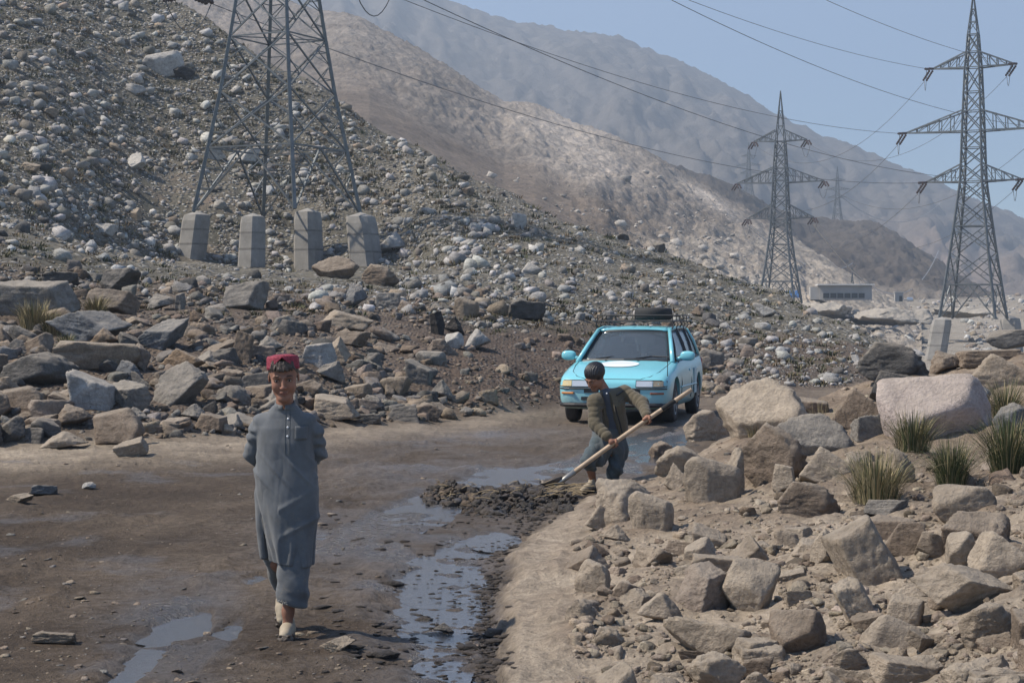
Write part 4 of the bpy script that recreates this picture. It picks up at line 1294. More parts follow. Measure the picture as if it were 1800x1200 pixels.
r = np.random.default_rng(55)
sc = candidates(9000, (-60, 1640, -30, 690), lambda r, px, py, Y: r.uniform(.35, 1.1, len(px)) * np.interp(Y, [38, 60, 110], [.4, .6, 1.0]), 12,
                lambda px, py, Y: ((Y > top_Y(px) * 1.05) | ((px > 1190) & (Y > foot_Y(px) + .8))) & (Y < 160) & ((px - 330) ** 2 / 110 ** 2 + (py - 350) ** 2 / 50 ** 2 > 1), clear=.3)
gz = terrain_q((sc[0] - CXP) * sc[2] / FPX, sc[2])
patch = n2((sc[0] - CXP) * sc[2] / FPX, sc[2], 9, octv=3, seed=91)
Vs, Qs, Ts, Cs, base = [], [], [], [], 0
for i in range(len(sc[0])):
    if patch[i] + r.uniform(-.5, .5) < -.25: continue
    Y, w = sc[2][i], sc[3][i]
    V, Q, T = tuft_arrays(20, w, w * .34, r, lean=1.5, width=w * .075)
    V += np.array([(sc[0][i] - CXP) * Y / FPX, Y, gz[i] - 0.02])
    Vs.append(V); Qs.append(Q + base); Ts.append(T + base); base += len(V)
    c = np.array([(.080, .078, .044), (.110, .098, .058), (.068, .074, .042), (.15, .112, .070)][int(r.integers(4))]) * r.uniform(.8, 1.3)
    Cs.append(np.tile(c, (len(V), 1)) * r.uniform(.8, 1.2, (len(V), 1)))
me = fast_mesh("hillside_scrub", np.concatenate(Vs), [np.concatenate(Qs), np.concatenate(Ts)], np.concatenate(Cs))
tag(link("hillside_scrub", me, M['scrub']), kind="stuff")

# ---- grass tussocks one can tell apart
TUS = [  # px, base py, width px, height px, blades, dry share, label
    (1210 + 0, 0, 0, 0, 0, 0, None),
    (1605, 792, 120, 78, 420, .25, "green tussock growing against the left foot of the pink granite boulder"),
    (1672, 858, 100, 92, 460, .15, "dense green tussock standing between two others, below the pink granite boulder"),
    (1772, 832, 120, 112, 560, .15, "tall green tussock by the right edge below the pink granite boulder"),
    (1540, 880, 170, 96, 520, .55, "sprawling half-dry tussock, the leftmost and widest in front of the boulders"),
    (1768, 736, 90, 78, 300, .3, "green tussock above the blue-grey boulder at the right edge"),
    (1330, 768, 60, 42, 90, .6, "sparse thin tussock in front of the largest buff crest boulder"),
    (60, 578, 100, 54, 330, .75, "dry yellow-green tussock below the broad grey slab, the leftmost one"),
    (92, 586, 70, 44, 240, .7, "dry tussock touching the leftmost one on the left bank"),
    (168, 556, 62, 42, 220, .75, "straw-coloured tussock in front of the dark jagged boulder"),
    (116, 612, 44, 28, 140, .4, "small green tussock left of the pointed orange stone"),
    (1440, 760, 40, 60, 40, .8, "few tall seed stalks rising from the crest of the heap"),
]
TUS = [t for t in TUS if t[6]]
ty = hit_many([t[0] for t in TUS], [t[1] for t in TUS])
for k, (t, Y) in enumerate(zip(TUS, ty)):
    r = np.random.default_rng(700 + k)
    W, Hh = t[2] * Y / FPX, t[3] * Y / FPX
    V, Q, T = tuft_arrays(int(t[4] * 1.35), W * 0.5, Hh * 1.12, r, lean=.85, width=0.0050 if Y < 22 else 0.012)
    dry = (r.random(len(V) // 7) < t[5] + .12)
    cg = np.where(dry[:, None], np.array([[.27, .225, .13]]), np.array([[.068, .082, .040]])) * r.uniform(.7, 1.35, (len(dry), 1))
    me = fast_mesh("grass_tussock", V, [Q, T], np.repeat(cg, 7, axis=0))
    x = (t[0] - CXP) * Y / FPX
    tag(link("grass_tussock", me, M['scrub'], loc=(x, Y, ground_z(x, Y) - 0.01)), t[6], "grass tussock", "grass tussocks among the rocks")

# ------------------------------------------------------------------ lattice towers
M['steel'] = plain("galvanised_steel", (.125, .138, .145), 0.55, 0.55, var=.25, scale=3)
M['concrete'] = plain("footing_concrete", (.25, .238, .22), 0.9, 0, var=.22, scale=1.6, bmp=.4, bscale=12, bdist=.03)
M['concrete_seam'] = plain("stained_concrete", (.17, .16, .148), 0.95, 0, var=.25, scale=3)
M['insulator'] = plain("brown_insulator", (.045, .028, .025), 0.35)
M['wire'] = plain("conductor", (.10, .105, .11), 0.5, 0.3)
M['wire_pale'] = plain("weathered_conductor", (.42, .42, .42), 0.5, 0.3)

_unit = MB().box((0, 0, 0), (1, 1, 1))
UNIT = bpy.data.meshes.new("steel_bar")
UNIT.from_pydata(_unit.v, [], _unit.f)
UNIT.materials.append(M['steel'])


def bar_obj(name, a, b, w, parent):
    a, b = Vector(a), Vector(b)
    d = b - a
    o = bpy.data.objects.new(name, UNIT)
    COL.objects.link(o)
    o.parent = parent
    o.location = (a + b) / 2
    o.rotation_mode = 'QUATERNION'
    o.rotation_quaternion = d.to_track_quat('Z', 'Y')
    o.scale = (w, w, d.length)
    return o


def lattice_tower(base, yaw, levels, widths, arms, apex, label, wleg=.22, wbr=.11, single=True, in_dir=None, out_dir=None, peds=None, group="lattice pylons of the power line"):
    """levels/widths: heights of the panel points and the body width there; arms: (height, half length, rise)"""
    root = empty("lattice_pylon", base, label, "pylon", group, rz=yaw)
    joined = MB()

    def bar(name, a, b, w):
        if single: bar_obj(name, a, b, w, root)
        else: joined.bar(a, b, w)

    def corner(k, i):
        s = widths[i] / 2
        sx, sy = ((-1, -1), (1, -1), (1, 1), (-1, 1))[k]
        return Vector((sx * s, sy * s, levels[i]))
    n = len(levels)
    for k in range(4):
        lg = MB()
        for i in range(n - 1):
            lg.bar(corner(k, i), corner(k, i + 1), wleg * (1 - .5 * i / n))
        lg.bar(corner(k, n - 1), (0, 0, apex), wleg * .45)
        if single: lg.build("leg", M['steel'], root)
        else:
            joined.add(lg.v, lg.f)
    for f in range(4):
        k0, k1 = f, (f + 1) % 4
        for i in range(n - 1):
            a0, a1, b0, b1 = corner(k0, i), corner(k1, i), corner(k0, i + 1), corner(k1, i + 1)
            if i == 0:                      # K bracing up from the footings
                mid = (b0 + b1) / 2
                bar("brace", a0, mid, wbr); bar("brace", a1, mid, wbr)
                for q, (a, b) in enumerate(((a0, b0), (a1, b1))):
                    for t in (.36, .68):
                        pl = a.lerp(b, t); pm_ = a.lerp(mid, t)
                        bar("brace", pl, pm_, wbr * .6)
                        bar("brace", pm_, a.lerp(b, min(1, t + .32)), wbr * .55)
                bar("crossbar", b0, b1, wbr)
            else:
                bar("brace", a0, b1, wbr * .9); bar("brace", a1, b0, wbr * .9)
                c = (a0 + a1 + b0 + b1) / 4
                if i < 5 and widths[i] > 2.6:
                    # redundant members of the tall panels
                    wa, wb_ = (a1 - a0).length, (b1 - b0).length
                    tcx = wa / (wa + wb_)
                    c = a0.lerp(b1, tcx)
                    for a, b in ((a0, b0), (a1, b1)):
                        q1 = a.lerp(c, .5); q2 = c.lerp(b, .5)
                        lm = a.lerp(b, tcx)
                        bar("brace", q1, a.lerp(b, tcx * .5), wbr * .5)
                        bar("brace", q2, a.lerp(b, tcx + (1 - tcx) * .5), wbr * .5)
                        bar("brace", q1, lm, wbr * .5); bar("brace", q2, lm, wbr * .5)
                if i % 2 == 0 or widths[i] < 2.4:
                    bar("crossbar", b0, b1, wbr * .8)
    for i in (1, 3):
        if i < n: bar("brace", corner(0, i), corner(2, i), wbr * .6); bar("brace", corner(1, i), corner(3, i), wbr * .6)
    # spire
    for t in (.3, .6):
        for f in range(4):
            a = corner(f, n - 1).lerp(Vector((0, 0, apex)), t); b = corner((f + 1) % 4, n - 1).lerp(Vector((0, 0, apex)), t)
            bar("brace", a, b, wbr * .6)
            bar("brace", b, corner(f, n - 1).lerp(Vector((0, 0, apex)), t - .3), wbr * .6)
    R = Matrix.Rotation(yaw, 3, 'Z')
    tips = []
    for (zh, half, rise) in arms:
        wb = np.interp(zh, levels, widths) / 2
        wt = np.interp(zh + rise, levels, widths) / 2
        for s in (-1, 1):
            arm = MB()
            tip = Vector((s * half, 0, zh + .12))
            for sy in (-1, 1):
                lo = Vector((s * wb, sy * wb, zh)); hi = Vector((s * wt, sy * wt, zh + rise))
                arm.bar(lo, tip, wbr * 1.15); arm.bar(hi, tip, wbr * 1.15)
                m_ = 4 if half > 5.5 else 3
                for q in range(1, m_ + 1):
                    t0 = q / (m_ + 1)
                    arm.bar(lo.lerp(tip, t0), hi.lerp(tip, t0), wbr * .6)
                    arm.bar(lo.lerp(tip, t0), hi.lerp(tip, (q - 1) / (m_ + 1)), wbr * .5)
            for q in range(1, 4):
                a_ = Vector((s * wb, -wb, zh)).lerp(tip, q / 4); b_ = Vector((s * wb, wb, zh)).lerp(tip, q / 4)
                arm.bar(a_, b_, wbr * .5)
            arm.bar((s * wb, -wb, zh), (s * wb, wb, zh), wbr)
            if single: arm.build("crossarm", M['steel'], root)
            else: joined.add(arm.v, arm.f)
            tips.append(Vector(base) + R @ tip)
            # strain insulators: one pair towards each neighbour, and the jumper loop under them
            ends = []
            for dvec in (in_dir, out_dir):
                if dvec is None: continue
                dl = R.inverted() @ Vector(dvec).normalized()
                side = Vector((-dl.y, dl.x, 0)).normalized() * .22
                for sg in (-1, 1):
                    st = tip + side * sg + dl * .25
                    en = tip + side * sg + dl * 1.9
                    ins = MB()
                    pts, rs = [], []
                    for q in range(13):
                        t = q / 12
                        pts.append(st.lerp(en, t)); rs.append(.15 if q % 2 else .085)
                    ins.tube(pts, rs, 8)
                    ins.build("insulator", M['insulator'], root)
                ends.append(tip + dl * 2.0)
            if len(ends) == 2:
                lp = [ends[0].lerp(ends[1], t) + Vector((0, 0, -1.7 * 4 * t * (1 - t))) for t in np.linspace(0, 1, 11)]
                MB().tube(lp, .03, 5).build("jumper_wire", M['wire'], root)
    if not single:
        joined.build("steelwork", M['steel'], root)
    if peds:
        for (px, py0, py1, w0, w1, dx, Yk) in peds:
            top = P(px, py0, Yk); bot = P(px + dx, py1, Yk)
            top -= Vector(base); bot -= Vector(base)
            Ri = R.inverted()
            top = Ri @ top; bot = Ri @ bot
            g = MB()
            V, F = [], []
            rings = 9
            for q in range(rings):
                t = q / (rings - 1)
                c = bot.lerp(top, t)
                h = (w1 + (w0 - w1) * t) / 2
                if q == rings - 1: h *= .92
                cut = h * .62
                for (sx, sy) in ((-h, -cut), (-cut, -h), (cut, -h), (h, -cut), (h, cut), (cut, h), (-cut, h), (-h, cut)):
                    V.append(c + Vector((sx, sy, 0)))
            for q in range(rings - 1):
                for e in range(8):
                    F.append((q * 8 + e, q * 8 + (e + 1) % 8, (q + 1) * 8 + (e + 1) % 8, (q + 1) * 8 + e))
            nV = len(V)
            V.append(top + Vector((0, 0, w0 * .18)))
            for e in range(8):
                F.append((8 * (rings - 1) + e, 8 * (rings - 1) + (e + 1) % 8, nV))
            g.add(V, F)
            ft = g.build("concrete_footing", M['concrete'], root)
            for t in (.36, .68):            # pour joints
                c = bot.lerp(top, t); h = (w1 + (w0 - w1) * t) / 2 * 1.012
                cut = h * .62
                sm = MB(); V = []
                for dz in (-.05, .05):
                    for (sx, sy) in ((-h, -cut), (-cut, -h), (cut, -h), (h, -cut), (h, cut), (cut, h), (-cut, h), (-h, cut)):
                        V.append(c + Vector((sx, sy, dz)))
                sm.add(V, [(e, (e + 1) % 8, 8 + (e + 1) % 8, 8 + e) for e in range(8)])
                sm.build("pour_joint", M['concrete_seam'], ft)
    return root, tips



def spur_hit(px, py):
    d = Vector(((px - CXP) / FPX, 1, -(py - HOR) / FPX)).normalized()
    h = spur_bvh.ray_cast(Vector((0, 0, EYE)), d)
    return h[0].y if h[0] is not None else 318.0


baseL = P(489, 375, 100); baseR = P(1711, 560, 209); YM = spur_hit(1372, 534); SM = YM / 325; baseM = P(1372, 534, YM)
sp = (baseR - baseL)
dLR = Vector((sp.x, sp.y, 0)).normalized()
dRM = Vector((baseM.x - baseR.x, baseM.y - baseR.y, 0)).normalized()
yawT = math.radians(-27)
towerL, tipsL = lattice_tower(baseL, yawT, [0, 3.5, 6.6, 9.6, 12.4, 14.4, 16.2, 18.4, 20.4, 22.6, 24.6, 26.8, 29, 31],
                              [6.55, 5.45, 4.5, 3.75, 3.1, 2.9, 2.7, 2.45, 2.25, 2.05, 1.85, 1.6, 1.35, 1.15],
                              [(12.4, 6.1, 2.0), (18.4, 8.6, 2.2), (25.3, 5.6, 1.8)], 36,
                              "large steel lattice pylon on four concrete footings, its top outside the photo", wleg=.19, wbr=.088,
                              in_dir=(-dLR.x, -dLR.y, -.35), out_dir=(dLR.x, dLR.y, -.12),
                              peds=[(346, 378, 458, 1.30, 1.35, -10, 100.9), (445, 381, 470, 1.12, 1.25, -3, 97.1), (541, 373, 476, 1.32, 1.45, 2, 102.9), (634, 381, 478, 1.42, 1.55, 12, 99.1)])
towerR, tipsR = lattice_tower(baseR, yawT, [0, 3.9, 7.6, 10.6, 13.4, 15.7, 17.7, 19.6, 21.5, 23.8, 26, 28.8, 30.6, 32.6],
                              [6.35, 5.3, 4.35, 3.65, 3.0, 2.5, 2.35, 2.25, 2.15, 2.0, 1.85, 1.65, 1.35, 1.1],
                              [(15.7, 5.5, 2.0), (21.5, 7.9, 2.4), (28.8, 4.75, 1.8)], 37.4,
                              "tall steel lattice pylon at the right edge, standing on two visible concrete footings", wleg=.24, wbr=.13,
                              in_dir=(-dLR.x, -dLR.y, -.10), out_dir=(dRM.x - .25, dRM.y, -.85),
                              peds=[(1656, 562, 632, 2.0, 2.1, -12, 207), (1776, 560, 630, 2.1, 2.3, 4, 211.5)])
mlev = [0, 4.0, 7.6, 10.6, 13.4, 15.0, 17.0, 19.2, 22.0, 24.2, 26.5, 29.0]
mwid = [6.35, 5.3, 4.3, 3.6, 3.0, 2.9, 2.7, 2.5, 2.3, 2.1, 1.9, 1.6]
towerM, tipsM = lattice_tower(baseM, yawT * .8, [q * SM for q in mlev], [q * SM for q in mwid], [(15.2 * SM, 6.0 * SM, 2.6 * SM), (21.6 * SM, 7.9 * SM, 2.8 * SM), (29.0 * SM, 4.8 * SM, 2.0 * SM)], 38 * SM,
                              "steel lattice pylon standing behind the slope between the car and the right-hand pylon", wleg=.28 * SM, wbr=.16 * SM,
                              in_dir=(dRM.x + .25, -dRM.y, -.55), out_dir=(-.3, .9, -.6))


def far_pylon(px, py0, py1, Y, label, half=(3.5, 4.8, 3)):
    base = P(px, py1, Y)
    H = (py1 - py0) * Y / FPX
    s = H / 38.0
    lv = [0, 5 * s, 9.5 * s, 13 * s, 16 * s, 20 * s, 24 * s, 28 * s, 31 * s]
    wd = [6.3 * s, 4.9 * s, 3.9 * s, 3.1 * s, 2.5 * s, 2.3 * s, 2.0 * s, 1.7 * s, 1.3 * s]
    t, tips = lattice_tower(base, -.4, lv, wd, [(16 * s, half[0] * 1.9 * s, 2 * s), (21.5 * s, half[1] * 1.9 * s, 2 * s), (28 * s, half[2] * 1.9 * s, 1.6 * s)], H, label,
                            wleg=.30 * max(s, .8), wbr=.18 * max(s, .8), single=False)
    return t, tips


far_pylon(979, 248, 362, 560, "faint pylon far off in front of the spur mountain, above the shoveling boy")
far_pylon(1472, 292, 388, 830, "small hazy pylon standing on the crest of the dark hill")
far_pylon(1316, 250, 345, 880, "faint hazy pylon just left of the middle pylon, against the far mountain")
far_pylon(1498, 478, 582, 400, "faint pylon in front of the grey building in the valley")

# ------------------------------------------------------------------ conductors


def cable(a, b, sag, r, label, mat='wire', group="power line conductors"):
    a, b = Vector(a), Vector(b)
    pts = [a.lerp(b, t) + Vector((0, 0, -4 * sag * t * (1 - t))) for t in np.linspace(0, 1, 41)]
    o = Vector(pts[0])
    return tag(MB().tube([p - o for p in pts], r, 5).build("power_cable", M[mat], loc=o), label, "cable", group)


nmz = ["lowest", "middle", "top"]
for i in range(6):
    side = "left" if i % 2 == 0 else "right"
    a = tipsL[i] + dLR * 2.0 + Vector((0, 0, -.25)); b = tipsR[i] - dLR * 2.0 + Vector((0, 0, -.2))
    cable(a, b, [2.9, 2.9, 2.7, 2.7, 2.5, 2.5][i], .026, f"black cable ending at the {side} end of the right pylon's {nmz[i // 2]} arm")
for i in range(6):
    side = "left" if i % 2 == 0 else "right"
    dd = Vector((dRM.x - .25, dRM.y, -.85)).normalized()
    a = tipsR[i] + dd * 2.0; b = tipsM[i] + Vector((dRM.x + .25, -dRM.y, -.55)).normalized() * 2.0
    cable(a, b, 5.5, .026, f"thin cable going on to the {side} end of the middle pylon's {nmz[i // 2]} arm")
cable(tipsM[0] + Vector((0, .8, -1)), P(1545, 400, 790), 12, .10, "pale sagging cable crossing the dark hill from the middle pylon's lower left arm", 'wire_pale')
cable(tipsM[1] + Vector((0, .8, -1)), P(1650, 440, 640), 13, .10, "pale sagging cable crossing the dark hill from the middle pylon's lower right arm", 'wire_pale')
cable(P(1478, 345, 830), P(1655, 355, 1100), 12, .16, "faint pale cable hanging in front of the far mountain, right of the hilltop pylon", 'wire_pale')

# ------------------------------------------------------------------ building and yard in the valley


YB = min(spur_hit(1440, 529), spur_hit(1487, 529), spur_hit(1530, 529)) - 1.5
SB = YB / 318
M['plaster'] = plain("grey_plaster", (.36, .35, .335), 0.9, var=.12, scale=.5)
M['plaster_light'] = plain("pale_roof_slab", (.56, .55, .53), 0.9, var=.1, scale=.4)
M['dark_opening'] = plain("dark_glazing", (.035, .04, .045), 0.25)
M['white_paint'] = plain("white_painted_metal", (.62, .64, .66), 0.5)
M['blue_tarp'] = plain("blue_tarpaulin", (.05, .16, .42), 0.5)
M['gravel_pale'] = plain("crushed_stone", (.31, .28, .24), 0.95, var=.2, scale=1.5, bmp=.6, bscale=2, bdist=.3)
bb = P(1487, 527, YB)
bld = empty("flat_roofed_building", bb, "long grey flat-roofed building with a dark window row, far down the valley", "building", rz=math.radians(-6))
bld.scale = (SB, SB, SB)
W_, D_, H_ = 9.0, 6.0, 2.55
MB().box((0, D_ / 2, H_ / 2), (W_, D_ - .6, H_)).build("wall", M['plaster'], bld)
MB().box((0, D_ / 2 - .15, H_ + .11), (W_ + .8, D_ + .4, .24)).build("roof", M['plaster_light'], bld)
MB().box((-W_ / 2 - .8, D_ / 2, H_ / 2 - .1), (1.6, D_ - 1.2, H_ - .3)).build("side_annex", M['plaster'], bld)
for i in range(6):
    x = -3.4 + i * 1.22
    fr = MB().box((x, .24, .75), (1.05, .10, .85)).build("window", M['dark_opening'], bld)
    MB().box((x - .56, .17, .75), (.10, .10, .9)).build("window_frame", M['plaster'], fr)
hut = empty("hut", P(1582, 531, YB - 4), "small pale concrete hut right of the grey building", "hut")
MB().box((0, 1, .8), (1.2, 1.2, 1.4)).build("wall", M['plaster'], hut)
MB().box((0, 1, 1.56), (1.4, 1.4, .1)).build("roof", M['plaster_light'], hut)
MB().box((.2, .37, .55), (.45, .1, .9)).build("door", M['dark_opening'], hut)
tk = MB()
tk.tube([(0, 0, .35), (.9, 0, .35)], .33, 12)
tag(tk.build("water_tank", M['white_paint'], loc=P(1594, 530, YB - 4)), "white cylindrical tank beside the small hut", "tank")
tp = MB()
tp.add([(-1.6, 0, 0), (1.6, 0, 0), (1.6, 1.6, 0), (-1.6, 1.6, 0), (-1.2, .8, 1.0), (1.2, .8, 1.15)], [(0, 1, 5, 4), (1, 2, 5), (2, 3, 4, 5), (3, 0, 4), (3, 2, 1, 0)])
tag(tp.build("tarpaulin", M['blue_tarp'], loc=P(1390, 523, YB - 4)), "blue tarpaulin shelter left of the grey building", "tarpaulin")
# crushed-stone terrace and piles in front of the building
for k, (px, py, w, h, Y, lb) in enumerate([(1450, 545, 110, 22, YB - 14, "pale pile of crushed stone below the left end of the grey building"), (1560, 556, 150, 24, YB - 16, "wide bank of pale dug earth below the small hut"), (1690, 548, 120, 14, YB - 12, "low heap of earth behind the right-hand pylon")]):
    V0, F0 = rock_verts(8000 + k, 5, "round")
    W, Hh = w * Y / FPX, h * Y / FPX
    V = V0 * np.array([W, 12, Hh * 1.2])
    rr_ = fbm(V * .35, 4, 5)
    V += rr_[:, None] * .5 * np.array([.3, .3, 1]); V[:, 2] += .55 * fbm(V * 1.1, 5, 9, .65)
    me = fast_mesh("stone_pile", V, F0, smooth=True)
    tag(link("stone_pile", me, M['gravel_pale'], loc=P(px, py, Y)), lb, "stone pile")

# ------------------------------------------------------------------ the estate car
def paint_mat():
    m, nt, b = new_mat("turquoise_car_paint")
    pos = nnode(nt, "ShaderNodeTexCoord").outputs["Object"]
    f = noise(nt, 2.2, 7, .7, pos)
    sep = nnode(nt, "ShaderNodeSeparateXYZ"); nt.links.new(pos, sep.inputs[0])
    low = mathn(nt, 'MULTIPLY', mathn(nt, 'SUBTRACT', 0.62, sep.outputs[2]), 1.6, clamp=True)
    dirt = mathn(nt, 'MULTIPLY', mathn(nt, 'ADD', low, 0.22), mathn(nt, 'MULTIPLY', f, 1.1), clamp=True)
    nt.links.new(mixc(nt, dirt, (.155, .53, .62), (.38, .37, .33)), b.inputs["Base Color"])
    nt.links.new(mathn(nt, 'ADD', 0.22, mathn(nt, 'MULTIPLY', dirt, .8)), b.inputs["Roughness"])
    b.inputs["Coat Weight"].default_value = 0.5
    b.inputs["Coat Roughness"].default_value = 0.12
    return m


M['paint'] = paint_mat()
M['car_dark'] = plain("black_trim", (.018, .018, .02), 0.5)
M['rubber'] = plain("dusty_tyre_rubber", (.045, .042, .040), 0.85, var=.3, scale=9, bmp=.3, bscale=40)
M['rim'] = plain("dusty_wheel_cover", (.30, .30, .29), 0.5, .4, var=.2)
M['headlight'] = plain("headlight_lens", (.55, .58, .60), 0.08, .3, coat=1)
M['amber_pale'] = plain("pale_amber_lens", (.55, .44, .22), 0.15, coat=1)
M['corner_lens_dark'] = plain("darker_amber_lens", (.26, .22, .15), 0.15, coat=1)  # darker version of the pale amber lens, used on one side only
M['amber'] = plain("orange_lens", (.55, .20, .05), 0.25)
M['amber_dark'] = plain("dark_orange_lens", (.27, .09, .045), 0.25)
M['seat_cloth'] = plain("seat_cloth", (.05, .05, .055), 0.9)
M['sticker'] = plain("white_sticker", (.66, .70, .72), 0.5)
m, nt, b = new_mat("tinted_window_glass")
b.inputs["Base Color"].default_value = (.075, .095, .115, 1)
b.inputs["Roughness"].default_value = 0.10
b.inputs["Alpha"].default_value = 0.55
b.inputs["Specular IOR Level"].default_value = 0.9
M['glass'] = m
m, nt, b = new_mat("dusty_side_glass")
b.inputs["Base Color"].default_value = (.16, .25, .30, 1)
b.inputs["Roughness"].default_value = 0.12
b.inputs["Alpha"].default_value = 0.80
b.inputs["Specular IOR Level"].default_value = 1.0
M['side_glass'] = m

# car frame: x = length (0 at the nose, 4.26 at the tail), y = width (+y = the car's left side, the one nearer the frame's right), z up
car_yaw_fwd = Vector((-math.sin(math.radians(13.5)), -math.cos(math.radians(13.5)), 0))
axle = Vector((1.66, 27.6, 0))
nose = axle + car_yaw_fwd * 0.80
CZ = 0.01
tail_dir = -car_yaw_fwd
car = empty("estate_car", (nose.x, nose.y, CZ), "turquoise estate car with roof rack coming along the muddy road", "car", rz=math.atan2(tail_dir.y, tail_dir.x))
# with x pointing to the tail, +y points to the photo's left; s() flips so that side=+1 is the photo's right
RS = -1


def lerp_tab(tab, x):
    xs = [t[0] for t in tab]
    return [float(np.interp(x, xs, [t[k] for t in tab])) for k in range(1, len(tab[0]))]


# x, half width low, half width mid, half width at shoulder, z low, z mid, z shoulder, z centre
BODY = [(0.00, .54, .63, .50, .30, .46, .555, .575), (0.03, .66, .73, .64, .24, .48, .615, .63), (0.09, .75, .795, .74, .21, .50, .66, .68),
        (0.22, .80, .832, .775, .20, .51, .70, .735), (0.40, .81, .842, .79, .20, .52, .74, .785), (0.75, .815, .848, .80, .20, .55, .80, .855),
        (1.05, .815, .848, .80, .20, .56, .845, .905), (1.22, .815, .848, .795, .20, .56, .875, .915), (1.6, .815, .85, .79, .20, .56, .895, .90),
        (2.4, .815, .85, .79, .20, .56, .905, .905), (3.2, .815, .85, .785, .20, .57, .915, .915), (3.8, .80, .835, .77, .22, .58, .92, .92),
        (4.08, .77, .80, .74, .26, .58, .925, .925), (4.22, .70, .75, .70, .32, .58, .90, .90), (4.26, .60, .66, .60, .36, .55, .84, .84)]
xs_ = sorted(set([b_[0] for b_ in BODY] + list(np.arange(.3, 4.2, .12)) + [0.015, .06, .15]))
prof_n = None
VB = []
for x in xs_:
    hl, hm2, hs, zl, zm, zs, zc = lerp_tab(BODY, x)
    half = [(0, zl), (hl * .6, zl), (hl * .93, zl + .01), (hl, zl + .07), (hl + (hm2 - hl) * .7, (zl + zm) / 2), (hm2, zm), (hm2 * .995, zm + (zs - zm) * .45),
            (hs + (hm2 - hs) * .55, zs - (zs - zm) * .22), (hs + (hm2 - hs) * .12, zs - .012), (hs * .93, zs + (zc - zs) * .35 + .004), (hs * .6, zs + (zc - zs) * .85), (0, zc)]
    ring = [(x, RS * y, z) for y, z in half] + [(x, -RS * y, z) for y, z in half[-2:0:-1]]
    prof_n = len(ring)
    VB.append(ring)
mb = MB()
V = [p for r_ in VB for p in r_]
F = []
for i in range(len(VB) - 1):
    for k in range(prof_n):
        a0, a1 = i * prof_n + k, i * prof_n + (k + 1) % prof_n
        F.append((a0, a1, a1 + prof_n, a0 + prof_n))
F.append(tuple(range(prof_n - 1, -1, -1)))
F.append(tuple((len(VB) - 1) * prof_n + k for k in range(prof_n)))
mb.add(V, F)
body = mb.build("body", M['paint'], car, smooth=True)
bm_ = _bm.new(); bm_.from_mesh(body.data); _bm.ops.recalc_face_normals(bm_, faces=bm_.faces); bm_.to_mesh(body.data); bm_.free()
WX = (0.80, 3.265)
WR = 0.305
cut = MB()
for wx in WX:
    for sd in (-1, 1):
        cut.tube([(wx, sd * .60, .30), (wx, sd * .95, .30)], .375, 28)
cutter = cut.build("arch_cutter", None)
bm_ = _bm.new(); bm_.from_mesh(cutter.data); _bm.ops.recalc_face_normals(bm_, faces=bm_.faces); bm_.to_mesh(cutter.data); bm_.free()
cutter.location = car.location; cutter.rotation_euler = car.rotation_euler
for (cx_, cy_, cz_, sx_, sy_, sz_) in ((0.0, -.20, .475, .10, .62, .05), (0.0, -.0, .365, .12, .80, .085)):
    pass
md = body.modifiers.new("arches", 'BOOLEAN'); md.object = cutter; md.operation = 'DIFFERENCE'; md.solver = 'EXACT'
bpy.context.view_layer.update()
dg = bpy.context.evaluated_depsgraph_get()
me2 = bpy.data.meshes.new_from_object(body.evaluated_get(dg))
body.modifiers.clear()
body.data = me2
me2.materials.clear(); me2.materials.append(M['paint'])
bpy.data.objects.remove(cutter)
for p in me2.polygons: p.use_smooth = True
es = body.modifiers.new("edges", 'EDGE_SPLIT'); es.split_angle = math.radians(38)


from mathutils.bvhtree import BVHTree
_bvh = BVHTree.FromPolygons([v.co.copy() for v in me2.vertices], [tuple(p.vertices) for p in me2.polygons])


def skin_pt(y, z, off=0.0):
    """where the nose of the body lies at this height and half width"""
    hit = _bvh.ray_cast(Vector((-1, RS * y, z)), Vector((1, 0, 0)))
    x = hit[0].x if hit[0] is not None else 0.3
    return Vector((x - off, RS * y, z))


def B(x, y, z):
    return Vector((x, RS * y, z))        # y > 0: the photo's right


def cpart(name, pts_or_mb, mat, parent=None, **kw):
    o = pts_or_mb.build(name, mat, parent or car, **kw)
    return o


def panel(name, quad, mat, parent=None, t=.006, n=6, bulge=0.0):
    """a curved sheet between four corners (a,b,c,d), bulging outwards"""
    a, b_, c, d = [Vector(q) for q in quad]
    nrm = (b_ - a).cross(d - a).normalized()
    V, F = [], []
    for side in (0, 1):
        for i in range(n + 1):
            for j in range(n + 1):
                u, v = i / n, j / n
                p = a.lerp(b_, u).lerp(d.lerp(c, u), v)
                p = p + nrm * (bulge * 16 * u * (1 - u) * v * (1 - v) * 1.0 - side * t)
                V.append(p)
    m1 = (n + 1) ** 2
    for i in range(n):
        for j in range(n):
            q = (i * (n + 1) + j, (i + 1) * (n + 1) + j, (i + 1) * (n + 1) + j + 1, i * (n + 1) + j + 1)
            F.append(q); F.append(tuple(m1 + k for k in reversed(q)))
    g = MB().add(V, F)
    return g.build(name, mat, parent or car, smooth=True)


